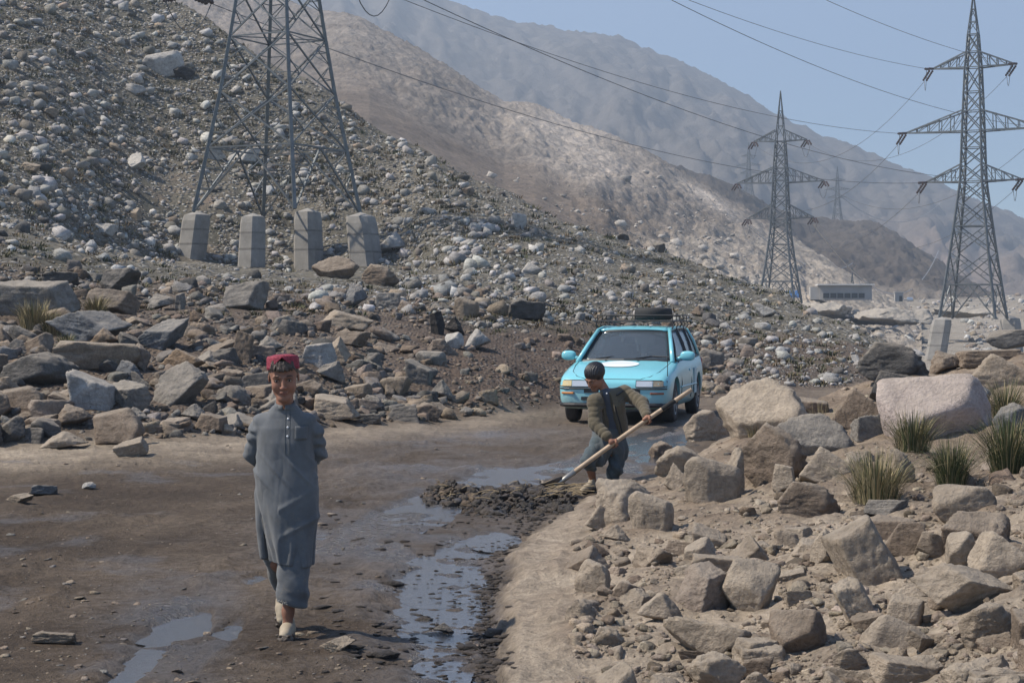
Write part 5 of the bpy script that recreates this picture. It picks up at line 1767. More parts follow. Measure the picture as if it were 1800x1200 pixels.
# greenhouse outline
Wb = [(1.16, .70, .905), (1.95, .555, 1.355)]          # windscreen base / top: x, half width, z
ROOFX = [(1.95, .555, 1.362, 1.385), (2.4, .575, 1.392, 1.418), (3.0, .575, 1.395, 1.422), (3.6, .56, 1.378, 1.405), (3.88, .54, 1.345, 1.37)]
g = MB(); V, F = [], []
for (x, h, zs, zc) in ROOFX:
    for k in range(-6, 7):
        t = k / 6
        V.append(B(x, h * t, zc - (zc - zs) * abs(t) ** 3))
n_ = 13
for i in range(len(ROOFX) - 1):
    for k in range(12):
        F.append((i * n_ + k, i * n_ + k + 1, (i + 1) * n_ + k + 1, (i + 1) * n_ + k))
g.add(V, F)
roof = g.build("roof", M['paint'], car, smooth=True)
so = roof.modifiers.new("thick", 'SOLIDIFY'); so.thickness = .03; so.offset = -1
# windscreen, curved across
g = MB(); V, F = [], []
for i in range(9):
    v = i / 8
    x0 = 1.15 + (1.93 - 1.15) * v; z0 = .905 + (1.352 - .905) * v; h0 = .685 + (.535 - .685) * v
    for k in range(-8, 9):
        t = k / 8
        V.append(B(x0 + .10 * abs(t) ** 2 - .04, h0 * t, z0 - .012 * t * t + .01 * math.sin(v * math.pi)))
for i in range(8):
    for k in range(16):
        F.append((i * 17 + k, i * 17 + k + 1, (i + 1) * 17 + k + 1, (i + 1) * 17 + k))
g.add(V, F)
ws = g.build("windscreen", M['glass'], car, smooth=True)
so = ws.modifiers.new("thick", 'SOLIDIFY'); so.thickness = .006
# black seal round the windscreen
sl = MB()
edge = [V[0], V[8], V[16]] + [V[16 + 17 * i] for i in (4, 8)] + [V[8 * 17 + 8], V[8 * 17], V[4 * 17], V[0]]
sl.tube([V[k] for k in range(17)], .016, 6)
sl.tube([V[8 * 17 + k] for k in range(17)], .012, 6)
for c0 in (0, 16):
    sl.tube([V[c0 + 17 * i] for i in range(9)], .013, 6)
sl.build("windscreen_seal", M['car_dark'], car)
# pillars and side frames, sides
for sd in (-1, 1):
    A0, A1 = B(1.10, sd * .735, .88), B(1.93, sd * .565, 1.365)
    C_, D0 = B(3.88, sd * .548, 1.352), B(4.18, sd * .70, .91)
    MB().tube([A0, A0.lerp(A1, .5) + Vector((0, 0, .012)), A1], [.036, .033, .030], 8).build("pillar", M['paint'], car, smooth=True)
    MB().tube([C_, C_.lerp(D0, .5) + Vector((.06, 0, .04)), D0], [.035, .04, .05], 8).build("pillar", M['paint'], car, smooth=True)
    MB().tube([A1] + [B(x, sd * (h + .005), zs + .002) for x, h, zs, zc in ROOFX[1:]] + [C_], .026, 8).build("roof_gutter", M['paint'], car, smooth=True)
    MB().tube([B(1.12, sd * .755, .885), B(2.4, sd * .772, .915), B(3.4, sd * .765, .925), B(4.15, sd * .715, .925)], .018, 6).build("belt_line_trim", M['car_dark'], car)

    def side_pt(x, v):
        hb, zb_ = np.interp(x, [1.1, 2.4, 4.2], [.752, .768, .705]), np.interp(x, [1.1, 2.4, 4.2], [.885, .91, .925])
        ht, zt_ = np.interp(x, [1.95, 2.4, 3.0, 3.6, 3.9], [.565, .583, .583, .567, .548]), np.interp(x, [1.95, 2.4, 3.0, 3.6, 3.9], [1.35, 1.385, 1.388, 1.37, 1.34])
        return B(x, sd * (hb + (ht - hb) * v + .018 * math.sin(math.pi * v)), zb_ + (zt_ - zb_) * v)

    for (xa0, xb0, xa1, xb1) in ((1.30, 2.33, 2.02, 2.35), (2.45, 3.20, 2.46, 3.18), (3.30, 4.02, 3.27, 3.80)):
        V2, F2 = [], []
        for i in range(7):
            v = .035 + .93 * i / 6
            for k in range(9):
                u = k / 8
                V2.append(side_pt((xa0 + (xb0 - xa0) * u) * (1 - v) + (xa1 + (xb1 - xa1) * u) * v, v))
        for i in range(6):
            for k in range(8):
                F2.append((i * 9 + k, i * 9 + k + 1, (i + 1) * 9 + k + 1, (i + 1) * 9 + k))
        sw = MB().add(V2, F2).build("side_window", M['side_glass'], car, smooth=True)
        so = sw.modifiers.new("thick", 'SOLIDIFY'); so.thickness = .006
        rim_pts = [V2[k] for k in range(9)] + [V2[i * 9 + 8] for i in range(1, 7)] + [V2[6 * 9 + k] for k in range(7, -1, -1)] + [V2[i * 9] for i in range(5, 0, -1)]
        MB().tube(rim_pts, .014, 6, closed=True).build("window_frame", M['car_dark'], sw)
    for xp0, xp1 in ((2.39, 2.405), (3.25, 3.225)):
        MB().tube([side_pt(xp0, 0), side_pt((xp0 + xp1) / 2, .5), side_pt(xp1, 1)], .034, 6).build("door_pillar", M['car_dark'], car)
    # doors: shut lines, handles, rub strip, side lettering panel
    fl = .852
    for xd in (1.33, 2.40, 3.10):
        MB().tube([B(xd, sd * .792, .885), B(xd, sd * .838, .70), B(xd, sd * .853, .56), B(xd + (.0 if xd < 3 else -.12), sd * .832, .30)], .0065, 5).build("door_seam", M['car_dark'], car)
    for xh in (2.24, 2.98):
        MB().box(B(xh, sd * .838, .735), (.15, .03, .035)).build("door_handle", M['paint'], car, bevel=.008)
    MB().tube([B(1.2, sd * .855, .50), B(2.9, sd * .857, .50)], .013, 6).build("rub_strip", M['paint'], car)
    # mirrors
    mr = MB()
    mc = B(1.36, sd * .93, .97)
    Vm, Fm = ICO[3]
    sc_ = np.array([.055, .115, .075])
    Vq = np.sign(Vm) * np.abs(Vm) ** .75 * sc_
    mr.add([Vector(p) + mc for p in Vq], [tuple(f) for f in Fm])
    mo = mr.build("wing_mirror", M['paint'], car, smooth=True)
    MB().tube([B(1.33, sd * .76, .915), B(1.37, sd * .86, .955)], .03, 8).build("mirror_arm", M['paint'], mo, smooth=True)
    # headlight unit: lens plus the corner lamp wrapping round
    def face_pt(y, z):
        return skin_pt(y, z, .010)
    ys = [.36, .44, .52, .60]
    hl_ = MB(); V3 = []
    for y in ys: V3 += [face_pt(sd * y, .545), face_pt(sd * y, .628)]
    V3 = V3 + [p + Vector((.10, 0, 0)) for p in V3]
    n3_ = len(ys)
    F3 = [(2 * i, 2 * i + 2, 2 * i + 3, 2 * i + 1) for i in range(n3_ - 1)]
    F3 += [tuple(k + 2 * n3_ for k in f[::-1]) for f in F3]
    for i in range(n3_ - 1):
        F3 += [(2 * i, 2 * n3_ + 2 * i, 2 * n3_ + 2 * i + 2, 2 * i + 2), (2 * i + 1, 2 * i + 3, 2 * n3_ + 2 * i + 3, 2 * n3_ + 2 * i + 1)]
    F3 += [(0, 1, 2 * n3_ + 1, 2 * n3_), (2 * n3_ - 2, 4 * n3_ - 2, 4 * n3_ - 1, 2 * n3_ - 1)]
    hlo = hl_.add(V3, F3).build("headlight", M['headlight'], car)
    cl = MB(); V3 = []
    ys = [.612, .66, .70, .75, .795]
    for y in ys: V3 += [face_pt(sd * y, .548), face_pt(sd * y, .628)]
    V3 = V3 + [Vector((p.x + .08, p.y * .93, p.z)) for p in V3]
    n3_ = len(ys)
    F3 = [(2 * i, 2 * i + 2, 2 * i + 3, 2 * i + 1) for i in range(n3_ - 1)]
    F3 += [tuple(k + 2 * n3_ for k in f[::-1]) for f in F3]
    for i in range(n3_ - 1):
        F3 += [(2 * i, 2 * n3_ + 2 * i, 2 * n3_ + 2 * i + 2, 2 * i + 2), (2 * i + 1, 2 * i + 3, 2 * n3_ + 2 * i + 3, 2 * n3_ + 2 * i + 1)]
    F3 += [(0, 1, 2 * n3_ + 1, 2 * n3_), (2 * n3_ - 2, 4 * n3_ - 2, 4 * n3_ - 1, 2 * n3_ - 1)]
    cl.add(V3, F3).build("corner_lamp", M['amber_pale'] if sd < 0 else M['corner_lens_dark'], hlo)
    MB().tube([face_pt(sd * y, z) for y, z in ((.355, .538), (.48, .537), (.60, .536), (.72, .538), (.80, .542), (.80, .622), (.72, .632), (.60, .634), (.48, .634), (.355, .632))], .007, 5, closed=True).build("lamp_surround", M['car_dark'], hlo)
    # bumper lamp
    MB().bar(face_pt(sd * .57, .445) + Vector((-.004, 0, 0)), face_pt(sd * .76, .445) + Vector((.004, 0, 0)), .05, .028).build("bumper_lamp", M['amber'] if sd < 0 else M['amber_dark'], car, bevel=.006)
# bumper groove, grille slots, lower intake, valance
mb = MB()
yy = np.linspace(-.80, .80, 21)
def face_pt2(y, z, dx=0):
    return skin_pt(y, z, .004 - dx)
MB().tube([face_pt2(y, .512, -.006) for y in yy], .012, 6).build("bumper_groove", M['car_dark'], car)
gr = MB()
for y0, y1, z0, z1 in ((-.42, .42, .455, .49), (-.46, .46, .335, .40)):
    pts = [face_pt2(y, (z0 + z1) / 2, .012) for y in np.linspace(y0, y1, 9)]
    for i in range(8):
        gr.bar(pts[i], pts[i + 1], (z1 - z0), .05)
gr.build("air_intake", M['car_dark'], car)
for y in (-.18, .18):
    MB().bar(face_pt2(y, .455, -.002), face_pt2(y, .49, -.002), .03, .03).build("grille_divider", M['paint'], car)
MB().tube([face_pt2(y, .27, .0) for y in yy], .035, 8).build("front_lip", M['car_dark'], car)
MB().box((2.1, 0, .25), (3.6, 1.30, .12)).build("underbody", M['car_dark'], car)
# bonnet shut lines, washer jets, wipers, white disc, aerial
bn = MB()
def hood_pt(x, y, dz=.006):
    hl, hm2, hs, zl, zm, zs, zc = lerp_tab(BODY, x)
    t = min(1, abs(y) / (hs * .93))
    z = np.interp(t, [0, .645, 1.0], [zc, zs + (zc - zs) * .85, zs + (zc - zs) * .35 + .004])
    return B(x, y, z + dz)
for sd in (-1, 1):
    bn.tube([hood_pt(x, sd * y, .001) for x, y in ((.06, .42), (.12, .55), (.35, .655), (.75, .70), (1.12, .715))], .006, 5)
bn.tube([hood_pt(.055, y, .0) for y in np.linspace(-.42, .42, 9)], .006, 5)
bn.build("bonnet_seam", M['car_dark'], car)
g = MB(); V, F = [], []
cxh, rx_, ry_ = .74, .215, .30
V.append(hood_pt(cxh, -.02, .010))
for r_ in (1, 2, 3):
    for k in range(32):
        a = 2 * math.pi * k / 32
        V.append(hood_pt(cxh + rx_ * r_ / 3 * math.cos(a), -.02 + ry_ * r_ / 3 * math.sin(a), .010))
for k in range(32): F.append((0, 1 + k, 1 + (k + 1) % 32))
for r_ in (0, 1):
    for k in range(32): F.append((1 + r_ * 32 + k, 1 + (r_ + 1) * 32 + k, 1 + (r_ + 1) * 32 + (k + 1) % 32, 1 + r_ * 32 + (k + 1) % 32))
so = g.add(V, F).build("white_bonnet_disc", M['sticker'], car, smooth=True)
MB().tube([hood_pt(.76, y, .0125) for y in np.linspace(-.27, .20, 10)], .004, 4).build("disc_line", plain("faint_print", (.52, .58, .62), .6), so)
for y in (-.28, .22):
    MB().box(hood_pt(1.02, y, .008), (.03, .03, .016)).build("washer_jet", M['car_dark'], car)
for y0 in (-.45, .12):
    wp = MB().tube([B(1.10, y0, .925), B(1.24, y0 + .28, .965), B(1.22, y0 + .55, .955)], .009, 5)
    wp.build("wiper", M['car_dark'], car)
MB().tube([B(1.06, 0, .905), B(1.10, -.4, .9), B(1.14, -.66, .885)], .03, 6).tube([B(1.06, 0, .905), B(1.10, .4, .9), B(1.14, .66, .885)], .03, 6).build("cowl", M['car_dark'], car)
MB().tube([B(.26, .785, .66), B(.25, .79, .98)], .0065, 6).build("aerial", M['car_dark'], car)
MB().tube([B(.25, .79, .64), B(.25, .787, .52)], .008, 6).build("aerial_base", M['car_dark'], car)
# dull vertical stripe painted on the rear door
MB().box(B(2.78, .856, .55), (.26, .006, .40)).build("door_panel_patch", plain("pale_side_patch", (.42, .58, .62), .6), car, bevel=.02)
# wheels
for wx in WX:
    for sd in (-1, 1):
        w = empty("wheel", (0, 0, 0)); w.parent = car
        w.location = B(wx, sd * .735, WR - .015)
        ty = MB(); V, F = [], []
        prof = [(-.09, .19), (-.093, .25), (-.085, .29), (-.06, .303), (0, .306), (.06, .303), (.085, .29), (.093, .25), (.09, .19)]
        nseg = 36
        for k in range(nseg):
            a = 2 * math.pi * k / nseg
            for (yy_, rr) in prof:
                V.append((rr * math.cos(a), yy_, rr * math.sin(a)))
        npf = len(prof)
        for k in range(nseg):
            for q in range(npf - 1):
                F.append((k * npf + q, ((k + 1) % nseg) * npf + q, ((k + 1) % nseg) * npf + q + 1, k * npf + q + 1))
        ty.add(V, F).build("tyre", M['rubber'], w, smooth=True)
        oy = RS * sd
        rm = MB()
        rm.tube([(0, oy * .02, 0), (0, oy * .045, 0)], .20, 28)
        for k in range(7):
            a = 2 * math.pi * k / 7
            rm.bar((.04 * math.cos(a), oy * .065, .04 * math.sin(a)), (.185 * math.cos(a), oy * .07, .185 * math.sin(a)), .045, .02)
        rm.tube([(0, oy * .04, 0), (0, oy * .085, 0)], .055, 16)
        rm.tube([(.19 * math.cos(t), oy * .075, .19 * math.sin(t)) for t in np.linspace(0, 2 * math.pi, 28, endpoint=False)], .014, 6, closed=True)
        rm.build("rim", M['rim'], w)
    MB().tube([(wx, -.68, .29), (wx, .68, .29)], .05, 8).build("axle", M['car_dark'], car)
# interior: dashboard, wheel, seats, mirror with a hanging ornament
MB().box((1.55, 0, .86), (.45, 1.30, .16)).build("dashboard", M['car_dark'], car, bevel=.04)
MB().tube([B(1.80 + .09 * math.sin(t), .36 + .18 * math.cos(t), .93 + .16 * math.sin(t)) for t in np.linspace(0, 2 * math.pi, 20, endpoint=False)], .014, 6, closed=True).build("steering_wheel", M['seat_cloth'], car)
M['cabin'] = plain("cabin_lining", (.10, .10, .105), 0.9)
for xs0 in (2.25, 3.1):
    for y in (-.36, .36):
        s_ = MB()
        s_.box((xs0, RS * y, .55), (.5, .5, .14)); s_.box((xs0 + .22, RS * y, .84), (.13, .48, .56))
        so = s_.build("car_seat", M['seat_cloth'], car, bevel=.04)
        MB().box((xs0 + .24, RS * y, 1.18), (.09, .25, .17)).build("headrest", M['seat_cloth'], so, bevel=.03)
MB().box((1.98, 0, 1.27), (.03, .22, .06)).build("rear_view_mirror", M['cabin'], car, bevel=.01)
MB().tube([(1.96, RS * .02, 1.24), (1.96, RS * .05, 1.12), (1.96, RS * .06, 1.03)], [.004, .014, .020], 6).tube([(1.95, -RS * .17, 1.27), (1.95, -RS * .19, 1.18)], [.028, .02], 6).build("hanging_ornament", plain("pale_ornament", (.5, .52, .52), .6), car)
MB().box((1.42, -RS * .3, .955), (.16, .34, .012)).box((1.45, RS * .35, .955), (.14, .28, .012)).build("dashboard_paper", plain("paper", (.45, .47, .47), .8), car)
# tail
MB().add([B(3.90, -.53, 1.335), B(3.90, .53, 1.335), B(4.17, .67, .95), B(4.17, -.67, .95)], [(0, 1, 2, 3)]).build("rear_window", M['side_glass'], car)
for sd in (-1, 1):
    MB().bar(B(4.17, sd * .71, .88), B(4.20, sd * .71, .62), .14, .08).build("tail_lamp", plain("red_lens", (.3, .02, .02), .2), car, bevel=.02)
# roof rack
rk = MB()
RX0, RX1, RY, RZ = 2.02, 3.58, .60, 1.50
for z in (RZ, RZ + .09):
    for sd in (-1, 1):
        rk.tube([B(RX0, sd * RY, z), B(RX1, sd * RY, z)], .011 if z > RZ else .014, 6)
    rk.tube([B(RX0, -RY, z), B(RX0 - .015, 0, z), B(RX0, RY, z)], .013, 6)
    rk.tube([B(RX1, -RY, z), B(RX1, RY, z)], .012, 6)
for x in np.linspace(RX0, RX1, 5):
    for sd in (-1, 1):
        rk.tube([B(x, sd * RY, RZ), B(x, sd * RY, RZ + .09)], .009, 5)
        rk.tube([B(x, sd * RY, RZ), B(x, sd * (RY + .03), RZ - .05), B(x, sd * .585, 1.375)], .012, 6)
for y in (-.3, 0, .3):
    for x in (RX0, RX1):
        rk.tube([B(x, y, RZ), B(x, y, RZ + .09)], .009, 5)
rk.build("roof_rack", M['car_dark'], car)
for x in np.linspace(RX0 + .07, RX1 - .07, 12):
    MB().tube([B(x, -RY, RZ), B(x, RY, RZ)], .011, 6).build("rack_bar", M['car_dark'], car)
for y in (-.35, -.1, .15, .4):
    MB().tube([B(RX0, y, RZ - .012), B(RX1, y, RZ - .012)], .007, 5).build("rack_bar", M['car_dark'], car)
# the spare tyre lying on the rack
Mw = Matrix.Translation(car.location) @ Matrix.Rotation(car.rotation_euler.z, 4, 'Z')
tp_ = MB(); V, F = [], []
prof = [(-.095, .17), (-.10, .22), (-.095, .275), (-.07, .298), (-.03, .304), (.0, .306), (.03, .304), (.07, .298), (.095, .275), (.10, .22), (.095, .17), (.06, .16), (-.06, .16)]
npf = len(prof); nseg = 48
for k in range(nseg):
    a = 2 * math.pi * k / nseg
    for (z_, rr) in prof:
        V.append((rr * math.cos(a), rr * math.sin(a), z_))
for k in range(nseg):
    for q in range(npf):
        F.append((k * npf + q, ((k + 1) % nseg) * npf + q, ((k + 1) % nseg) * npf + (q + 1) % npf, k * npf + (q + 1) % npf))
st_ = tp_.add(V, F).build("spare_tyre", plain("black_tyre_rubber", (.022, .022, .023), .8), smooth=True)
st_.location = Mw @ B(2.62, .20, RZ + .115)
tag(st_, "black spare tyre lying flat on the turquoise car's roof rack", "tyre")

# ------------------------------------------------------------------ people: smooth solids from distance fields
class Field:
    def __init__(self, lo, hi, res):
        self.lo = np.array(lo, float); self.res = res
        self.n = np.ceil((np.array(hi) - self.lo) / res).astype(int) + 1
        self.F = np.full(self.n, 9.0, dtype=np.float32)

    def block(self, lo, hi, pad):
        a = np.clip(np.floor((np.array(lo) - pad - self.lo) / self.res).astype(int), 0, self.n - 1)
        b = np.clip(np.ceil((np.array(hi) + pad - self.lo) / self.res).astype(int) + 1, 1, self.n)
        sl = tuple(slice(int(i), int(j)) for i, j in zip(a, b))
        ax = [self.lo[k] + self.res * np.arange(a[k], b[k]) for k in range(3)]
        X, Y, Z = np.meshgrid(*ax, indexing='ij')
        return sl, X, Y, Z

    def put(self, sl, d, k, op):
        f = self.F[sl]
        if op == 'sub':
            d = -d
            if k > 0:
                h = np.clip(.5 - .5 * (d - f) / k * -1, 0, 1)
                h = np.clip(.5 + .5 * (d - f) / k, 0, 1)
                self.F[sl] = f * (1 - h) + d * h + k * h * (1 - h)
            else:
                self.F[sl] = np.maximum(f, d)
        else:
            if k > 0:
                h = np.clip(.5 + .5 * (f - d) / k, 0, 1)
                self.F[sl] = f * (1 - h) + d * h - k * h * (1 - h)
            else:
                self.F[sl] = np.minimum(f, d)
        return self

    def cap(self, a, b, ra, rb=None, k=.02, op='add', sq=(1, 1, 1)):
        rb = ra if rb is None else rb
        a = np.array(a, float); b = np.array(b, float)
        R = max(ra, rb)
        sl, X, Y, Z = self.block(np.minimum(a, b), np.maximum(a, b), R + k * 1.5 + .03)
        ba = b - a
        L = max((ba ** 2).sum(), 1e-9)
        t = np.clip(((X - a[0]) * ba[0] + (Y - a[1]) * ba[1] + (Z - a[2]) * ba[2]) / L, 0, 1)
        dx, dy, dz = X - a[0] - t * ba[0], Y - a[1] - t * ba[1], Z - a[2] - t * ba[2]
        d = np.sqrt((dx / sq[0]) ** 2 + (dy / sq[1]) ** 2 + (dz / sq[2]) ** 2) - (ra + (rb - ra) * t)
        return self.put(sl, d, k, op)

    def chain(self, pts, rs, k=.02, op='add'):
        for i in range(len(pts) - 1):
            self.cap(pts[i], pts[i + 1], rs[i], rs[i + 1], k, op)
        return self

    def ell(self, c, r, R=None, k=.02, op='add'):
        c = np.array(c, float); r = np.array(r, float)
        m = r.max()
        sl, X, Y, Z = self.block(c - m, c + m, k * 1.5 + .03)
        P_ = np.stack([X - c[0], Y - c[1], Z - c[2]], -1)
        if R is not None:
            P_ = P_ @ np.array(R)          # into the ellipsoid's own axes
        q0 = np.sqrt(((P_ / r) ** 2).sum(-1)); q1 = np.sqrt(((P_ / r ** 2) ** 2).sum(-1))
        d = np.where(q1 > 1e-6, q0 * (q0 - 1) / np.maximum(q1, 1e-6), -r.min())
        return self.put(sl, d, k, op)

    def loft(self, rings, k=.02, op='add', fold=None):
        """rings: (z, cx, cy, a, b) from low to high"""
        T = np.array(sorted(rings), float)
        lo = [T[:, 1].min() - T[:, 3].max(), T[:, 2].min() - T[:, 4].max(), T[0, 0]]
        hi = [T[:, 1].max() + T[:, 3].max(), T[:, 2].max() + T[:, 4].max(), T[-1, 0]]
        sl, X, Y, Z = self.block(lo, hi, k * 1.5 + .03)
        f = lambda j: np.interp(Z, T[:, 0], T[:, j])
        cx, cy, a, b = f(1), f(2), f(3), f(4)
        rx, ry = (X - cx) / a, (Y - cy) / b
        q = (np.abs(rx) ** 2.3 + np.abs(ry) ** 2.3) ** (1 / 2.3)
        d = (q - 1) * np.minimum(a, b)
        if fold is not None:
            d = d + fold(X, Y, Z, np.arctan2(ry, rx))
        d = np.maximum(d, np.maximum(T[0, 0] - Z, Z - T[-1, 0]))
        return self.put(sl, d, k, op)

    def halfspace(self, nrm, p, k=0.0):
        """cut away everything on the side the normal points to"""
        nrm = np.array(nrm, float); nrm /= np.linalg.norm(nrm)
        sl, X, Y, Z = self.block(self.lo, self.lo + self.res * self.n, 0)
        d = (X - p[0]) * nrm[0] + (Y - p[1]) * nrm[1] + (Z - p[2]) * nrm[2]
        self.F[sl] = np.maximum(self.F[sl], d)
        return self

    def mesh(self):
        F = self.F.astype(np.float64)
        nx, ny, nz = F.shape
        S = F < 0
        cell = (nx - 1, ny - 1, nz - 1)
        acc = np.zeros(cell + (3,)); cnt = np.zeros(cell)
        edges = []
        for ax in range(3):
            sh = [slice(None)] * 3; sh2 = [slice(None)] * 3
            sh[ax] = slice(0, -1); sh2[ax] = slice(1, None)
            A, B_ = F[tuple(sh)], F[tuple(sh2)]
            cr = (A < 0) != (B_ < 0)
            ii = np.argwhere(cr)
            a, b = A[cr], B_[cr]
            t = a / (a - b)
            pos = ii.astype(float); pos[:, ax] += t
            o1, o2 = [k for k in range(3) if k != ax]
            inner = np.ones(len(ii), bool)
            for d1 in (0, -1):
                for d2 in (0, -1):
                    c = ii.copy(); c[:, o1] += d1; c[:, o2] += d2
                    ok = (c >= 0).all(1) & (c < np.array(cell)).all(1)
                    inner &= ok
                    cc = c[ok]
                    np.add.at(acc, (cc[:, 0], cc[:, 1], cc[:, 2]), pos[ok])
                    np.add.at(cnt, (cc[:, 0], cc[:, 1], cc[:, 2]), 1)
            edges.append((ax, ii[inner], (a < 0)[inner]))
        act = cnt > 0
        vid = np.full(cell, -1, dtype=np.int64)
        vid[act] = np.arange(act.sum())
        V = acc[act] / cnt[act][:, None] * self.res + self.lo
        Q = []
        for ax, ii, neg in edges:
            o1, o2 = [(1, 2), (2, 0), (0, 1)][ax]
            qs = []
            for d1, d2 in ((0, 0), (-1, 0), (-1, -1), (0, -1)):
                c = ii.copy(); c[:, o1] += d1; c[:, o2] += d2
                qs.append(vid[c[:, 0], c[:, 1], c[:, 2]])
            q = np.stack(qs, 1)
            q[~neg] = q[~neg][:, ::-1]
            Q.append(q)
        return V, np.concatenate(Q)


def sculpt(name, field, mat, parent, colf=None, relief=None, iters=0):
    V, Q = field.mesh()
    if relief is not None:
        # move along a normal taken from the field
        G = np.stack(np.gradient(field.F, field.res), -1)
        ix = np.clip(((V - field.lo) / field.res).round().astype(int), 0, field.n - 1)
        N_ = G[ix[:, 0], ix[:, 1], ix[:, 2]]
        N_ = N_ / (np.linalg.norm(N_, axis=1)[:, None] + 1e-6)
        V = V + N_ * relief(V, N_)[:, None]
    me = fast_mesh(name, V, Q, None if colf is None else colf(V), smooth=True)
    o = link(name, me, mat, parent)
    if iters:
        m = o.modifiers.new("smooth", 'SMOOTH'); m.factor = .5; m.iterations = iters
    return o


def cloth_mat(name, col, mud=None, weave=900, var=.12):
    m, nt, b = new_mat(name)
    pos = nnode(nt, "ShaderNodeTexCoord").outputs["Object"]
    f = noise(nt, 7, 6, .65, pos)
    fine = noise(nt, weave, 2, .5, pos)
    c = mixc(nt, 1.0, col, ramp(nt, f, [(.3, 1 - var), (.7, 1 + var)]), 'MULTIPLY')
    c = mixc(nt, .5, c, ramp(nt, fine, [(.3, .7), (.7, 1.3)]), 'MULTIPLY')
    if mud:
        zlo, zhi, mc = mud
        sep = nnode(nt, "ShaderNodeSeparateXYZ"); nt.links.new(pos, sep.inputs[0])
        h = mathn(nt, 'DIVIDE', mathn(nt, 'SUBTRACT', zhi, sep.outputs[2]), zhi - zlo, clamp=True)
        sp_ = ramp(nt, noise(nt, 26, 5, .75, pos), [(.55, 0.0), (.68, 1.0)])
        c = mixc(nt, mathn(nt, 'MULTIPLY', mathn(nt, 'MULTIPLY', h, sp_), .55), c, mc)
    nt.links.new(c, b.inputs["Base Color"])
    b.inputs["Roughness"].default_value = .88
    b.inputs["Sheen Weight"].default_value = .15
    b.inputs["Specular IOR Level"].default_value = .2
    mpc = nnode(nt, "ShaderNodeMapping"); mpc.inputs["Scale"].default_value = (1.0, 1.0, .38); mpc.inputs["Rotation"].default_value = (0, .35, 0)
    nt.links.new(pos, mpc.inputs[0])
    cr_ = noise(nt, 11, 1.5, .45, mpc.outputs[0], .35)
    cr_ = mathn(nt, 'ABSOLUTE', mathn(nt, 'SUBTRACT', cr_, .5))
    n0 = bump(nt, None, cr_, .55, .022)
    bump(nt, b, fine, .25, .002, prev=n0)
    return m


def skin_mat():
    m, nt, b = new_mat("skin")
    at = nnode(nt, "ShaderNodeAttribute", attribute_name="col").outputs["Color"]
    pos = nnode(nt, "ShaderNodeTexCoord").outputs["Object"]
    f = noise(nt, 30, 5, .6, pos)
    nt.links.new(mixc(nt, 1.0, at, ramp(nt, f, [(.3, .9), (.7, 1.1)]), 'MULTIPLY'), b.inputs["Base Color"])
    b.inputs["Roughness"].default_value = .68
    b.inputs["Specular IOR Level"].default_value = .3
    b.inputs["Subsurface Weight"].default_value = .08
    b.inputs["Subsurface Radius"].default_value = (.012, .005, .003)
    b.inputs["Subsurface Scale"].default_value = .5
    return m


M['skin'] = skin_mat()
M['hair_brown'] = plain("dark_brown_hair", (.045, .030, .022), .55, var=.5, scale=60, bmp=.6, bscale=140, bdist=.004)
M['hair_black'] = plain("black_hair", (.016, .014, .016), .42, var=.4, scale=60, bmp=.6, bscale=160, bdist=.004)
M['eye_white'] = plain("eye_white", (.45, .42, .39), .25)
M['eye_dark'] = plain("eye_iris", (.022, .014, .010), .12)
M['brow'] = plain("eyebrow_hair", (.03, .02, .015), .8)
M['kameez'] = cloth_mat("grey_blue_cotton", (.110, .116, .124), (.25, .95, (.20, .175, .14)), var=.24)
M['kameez_dark'] = cloth_mat("grey_blue_seam", (.078, .088, .098))
M['trouser_muddy'] = cloth_mat("muddy_grey_cotton", (.105, .105, .10), (.05, .6, (.16, .13, .10)))
M['cap_red'] = None
m, nt, b = new_mat("crimson_embroidered_cap")
pos = nnode(nt, "ShaderNodeTexCoord").outputs["Object"]
vr = nnode(nt, "ShaderNodeTexVoronoi"); vr.inputs["Scale"].default_value = 95; nt.links.new(pos, vr.inputs["Vector"])
wv = nnode(nt, "ShaderNodeTexWave"); wv.inputs["Scale"].default_value = 60; wv.inputs["Distortion"].default_value = 14; wv.wave_type = 'RINGS'; nt.links.new(pos, wv.inputs["Vector"])
f_ = mathn(nt, 'MULTIPLY', vr.outputs["Distance"], wv.outputs["Fac"])
nt.links.new(ramp(nt, f_, [(.02, (.11, .008, .018)), (.2, (.20, .012, .030)), (.6, (.33, .045, .08))]), b.inputs["Base Color"])
b.inputs["Roughness"].default_value = .8
bump(nt, b, vr.outputs["Distance"], .6, .003)
M['cap_red'] = m
M['shoe'] = plain("cream_shoe", (.33, .275, .20), .7, var=.2, scale=20)
M['mud'] = plain("wet_mud", (.055, .040, .028), .45, var=.4, scale=30, bmp=.8, bscale=60, bdist=.01)
M['lace'] = plain("dark_lace", (.05, .045, .04), .8)
M['lace_pale'] = plain("pale_lace", (.5, .46, .4), .8)
M['button'] = plain("pearly_button", (.7, .7, .72), .25)


def Rx(a):
    c, s = math.cos(a), math.sin(a)
    return np.array([[1, 0, 0], [0, c, -s], [0, s, c]])


def Rz(a):
    c, s = math.cos(a), math.sin(a)
    return np.array([[c, -s, 0], [s, c, 0], [0, 0, 1]])


def Ry(a):
    c, s = math.cos(a), math.sin(a)
    return np.array([[c, 0, s], [0, 1, 0], [-s, 0, c]])


